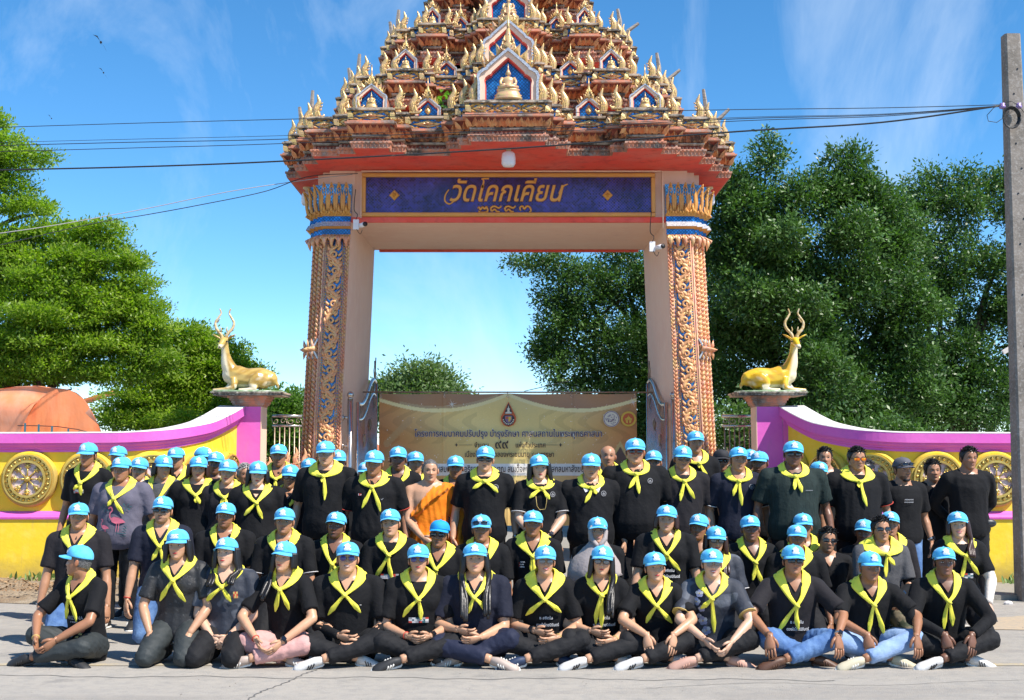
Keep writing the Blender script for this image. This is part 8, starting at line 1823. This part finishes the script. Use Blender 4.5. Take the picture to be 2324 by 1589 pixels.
st(830, 1046, 13.2, 'person of whom only a sliver of blue cap shows left of the red-piped polo man', skin='B', w=.9, scarf=None, hyaw=-20)
st(850, 1021, 11.6, 'stern man in a black polo with red piping and a small white logo', skin='B', w=1.16, belly=.03, scarf=(.31, 28, .17, 22, .17), scarf_w=1.15, lod=1, extras=(('cuffs', m_redp), ('patch', -.11, .34, .03, .018, [m_wht, m_redp]), ('text', '✓', .09, .30, .03, m_gry)), wide=1.04)
st(904, 1013, 12.4, 'slim young dark man standing between the red-piped polo man and the monk', skin='D', w=.94, scarf=(.28, 5, .05, 5, .05))
st(942, 1023, 12.8, 'young man standing behind the left shoulder of the monk', skin='M', w=.96, scarf=(.3, 10, .1, 10, .1), hyaw=4)
person(976, 1041, 11.7, 'stand', 'elderly bald Buddhist monk in a saffron robe with one shoulder bare', skin='L', w=1.04, cap=None, hair='buzz', sleeve='monk', shirt='orange', scarf=None, arms=('front', 'down'), eyes='eye_squint', group=G3, vneck=False, shoe='t', mouth='mouthM')
st(1034, 1033, 12.5, 'weathered man in patterned shirt under black jacket, behind the monk and sunglasses man', skin='B', w=.98, hc='s', scarf=(.30, 20, .08, 15, .1), extras=(('collar', m_wht),))
st(1100, 1012, 11.6, 'man in dark sunglasses and badge polo, scarf tied like a bow, beside the monk', skin='L', w=1.12, belly=.03, glass='sun_wrap', scarf=(.40, 70, .13, 42, .13), scarf_w=.9, extras=(('badge',), ('watch', 1, 's')), lod=1, hc='s')
st(1225, 1030, 11.6, 'woman with a black bob hairstyle, badge polo and spectacle cord around her neck', sex='f', skin='P', w=1.08, long_hair=(.17, 1.12, 'both', m_hair), mouth='mouthF', scarf=(.36, 50, .12, 40, .10), arms='front', extras=(('badge',), ('cuffs', m_wht), ('strap',), ('watch', 1)), lod=1)
st(1340, 1028, 11.6, 'chubby man in badge polo with white collar edge and white cuffs, hands at his sides', skin='L', w=1.20, belly=.05, scarf=(.34, 20, .17, 30, .05), extras=(('badge',), ('cuffs', m_wht), ('collar', m_wht), ('watch', -1, 's')), lod=1, wide=1.14)
st(1378, 1010, 12.4, 'bald bareheaded man standing behind two officials in front of the banner', skin='M', w=1.02, cap=None, hair=None, scarf=(.35, 10, .1, 10, .1), wide=1.04)
st(1441, 994, 11.7, 'heavy man with grey beard and red-armed dark sunglasses, badge polo', skin='M', w=1.34, belly=.07, glass='sun_red', beard=((1.5, 1.5, 1.5), .9), scarf=(.40, 30, .12, 5, .13), scarf_w=.9, extras=(('badge', .12, .37),), lod=1, wide=1.14, hs=1.08)
st(1484, 1022, 12.9, 'red-faced man squeezed behind the heavy grey-bearded man, before the right gate leaf', skin='M', w=.98, scarf=None, hyaw=-8)
st(1547, 1010, 11.8, 'older man in gold aviator sunglasses and charcoal tee', skin='M', w=1.10, belly=.02, shirt='char', glass='sun_aviator', hc='s', scarf=(.32, 10, .13, 38, .15), beard=((1.2, 1.2, 1.2), .5), lod=1, vneck=False)
st(1577, 976, 12.5, 'tallest capped man, standing in front of the right column', skin='M', w=1.02, scarf=(.34, 5, .03, 35, .18), hc='s')
st(1635, 1019, 13.2, 'man in a black cap and sunglasses in front of the right railing', skin='B', w=.96, cap='black', glass='sun_wrap', scarf=None)
st(1674, 1013, 11.8, 'man in navy badge polo with white cuffs, standing left of the dark green shirt', skin='M', w=1.10, shirt='navy', scarf=(.33, 16, .15, 12, .16), scarf_w=1.05, extras=(('badge',), ('cuffs', m_wht)), lod=1)
st(1699, 1020, 12.9, 'person whose blue cap peeps out between the navy polo man and the dark round-faced man', skin='B', w=.95, scarf=None)
st(1725, 1022, 12.3, 'dark round-faced man with cap turned left, behind the dark green shirt', skin='D', w=1.04, hyaw=-26, beard=((.3, .28, .28), .8), scarf=(.3, 10, .1, 10, .1), wide=1.08)
st(1798, 1000, 11.6, 'very broad dark man in sunglasses and a dark green striped button shirt', skin='D', w=1.34, belly=.06, shirt='green', glass='sun_wrap', scarf=(.36, 12, .12, 8, .13), scarf_w=1.15, beard=((.6, .58, .58), .5), lod=1, wide=1.12, hs=1.06, extras=(('patch', .11, .31, .07, .003, [m_gry]),))
st(1856, 1046, 12.3, 'small person in a face mask and cap, between the green shirt and red sunglasses', sex='f', skin='M', w=.92, scarf=(.3, 5, .1, 5, .1), extras=(('mask',),), hair='short')
st(1872, 1016, 13.2, 'bareheaded young man with tousled black hair behind the masked person', skin='M', w=.96, cap=None, scarf=None)
st(1942, 1015, 11.8, 'bareheaded heavy man in fiery red mirror sunglasses, waist bag across his front', skin='M', w=1.26, belly=.05, cap=None, glass='sun_fire', scarf=(.31, 3, .04, 3, .22), scarf_w=1.3, extras=(('cuffs', m_redp), ('bag', .12, None, .03, .9)), lod=1, vneck=False, wide=1.08)
st(1967, 1045, 13.6, 'person of whom only dark hair shows behind the red-sunglasses man', skin='B', w=.9, cap=None, scarf=None, hyaw=140)
st(2046, 1036, 12.1, 'bearded man in a faded grey cap with sunglasses on it, black tee, no neckerchief', skin='M', w=1.06, cap='grey', glass='oncap', beard=((.2, .18, .18), 1.0, 'full'), scarf=None, arms=('back', 'down'), pants='jean', extras=(('watch', 1, 's'), ('text', 'ARMANI', -.01, .33, .016, m_gry, .09), ('text', 'EXCHANGE', -.01, .305, .014, m_gry, .09)), lod=1, vneck=False, yaw=6)
st(2116, 1044, 12.5, 'slim young bareheaded man in black polo between the bearded man and the tall man', skin='M', w=.90, cap=None, scarf=None, arms='back', lod=1)
st(2195, 1015, 12.2, 'tall lean bareheaded man at the far right in long-sleeved black shirt, hands behind him', skin='B', w=1.10, cap=None, hc='b', sleeve='long', scarf=None, arms='back', extras=(('bag', .17, -.06, .02, .8),), lod=1, vneck=False, shoe='s')
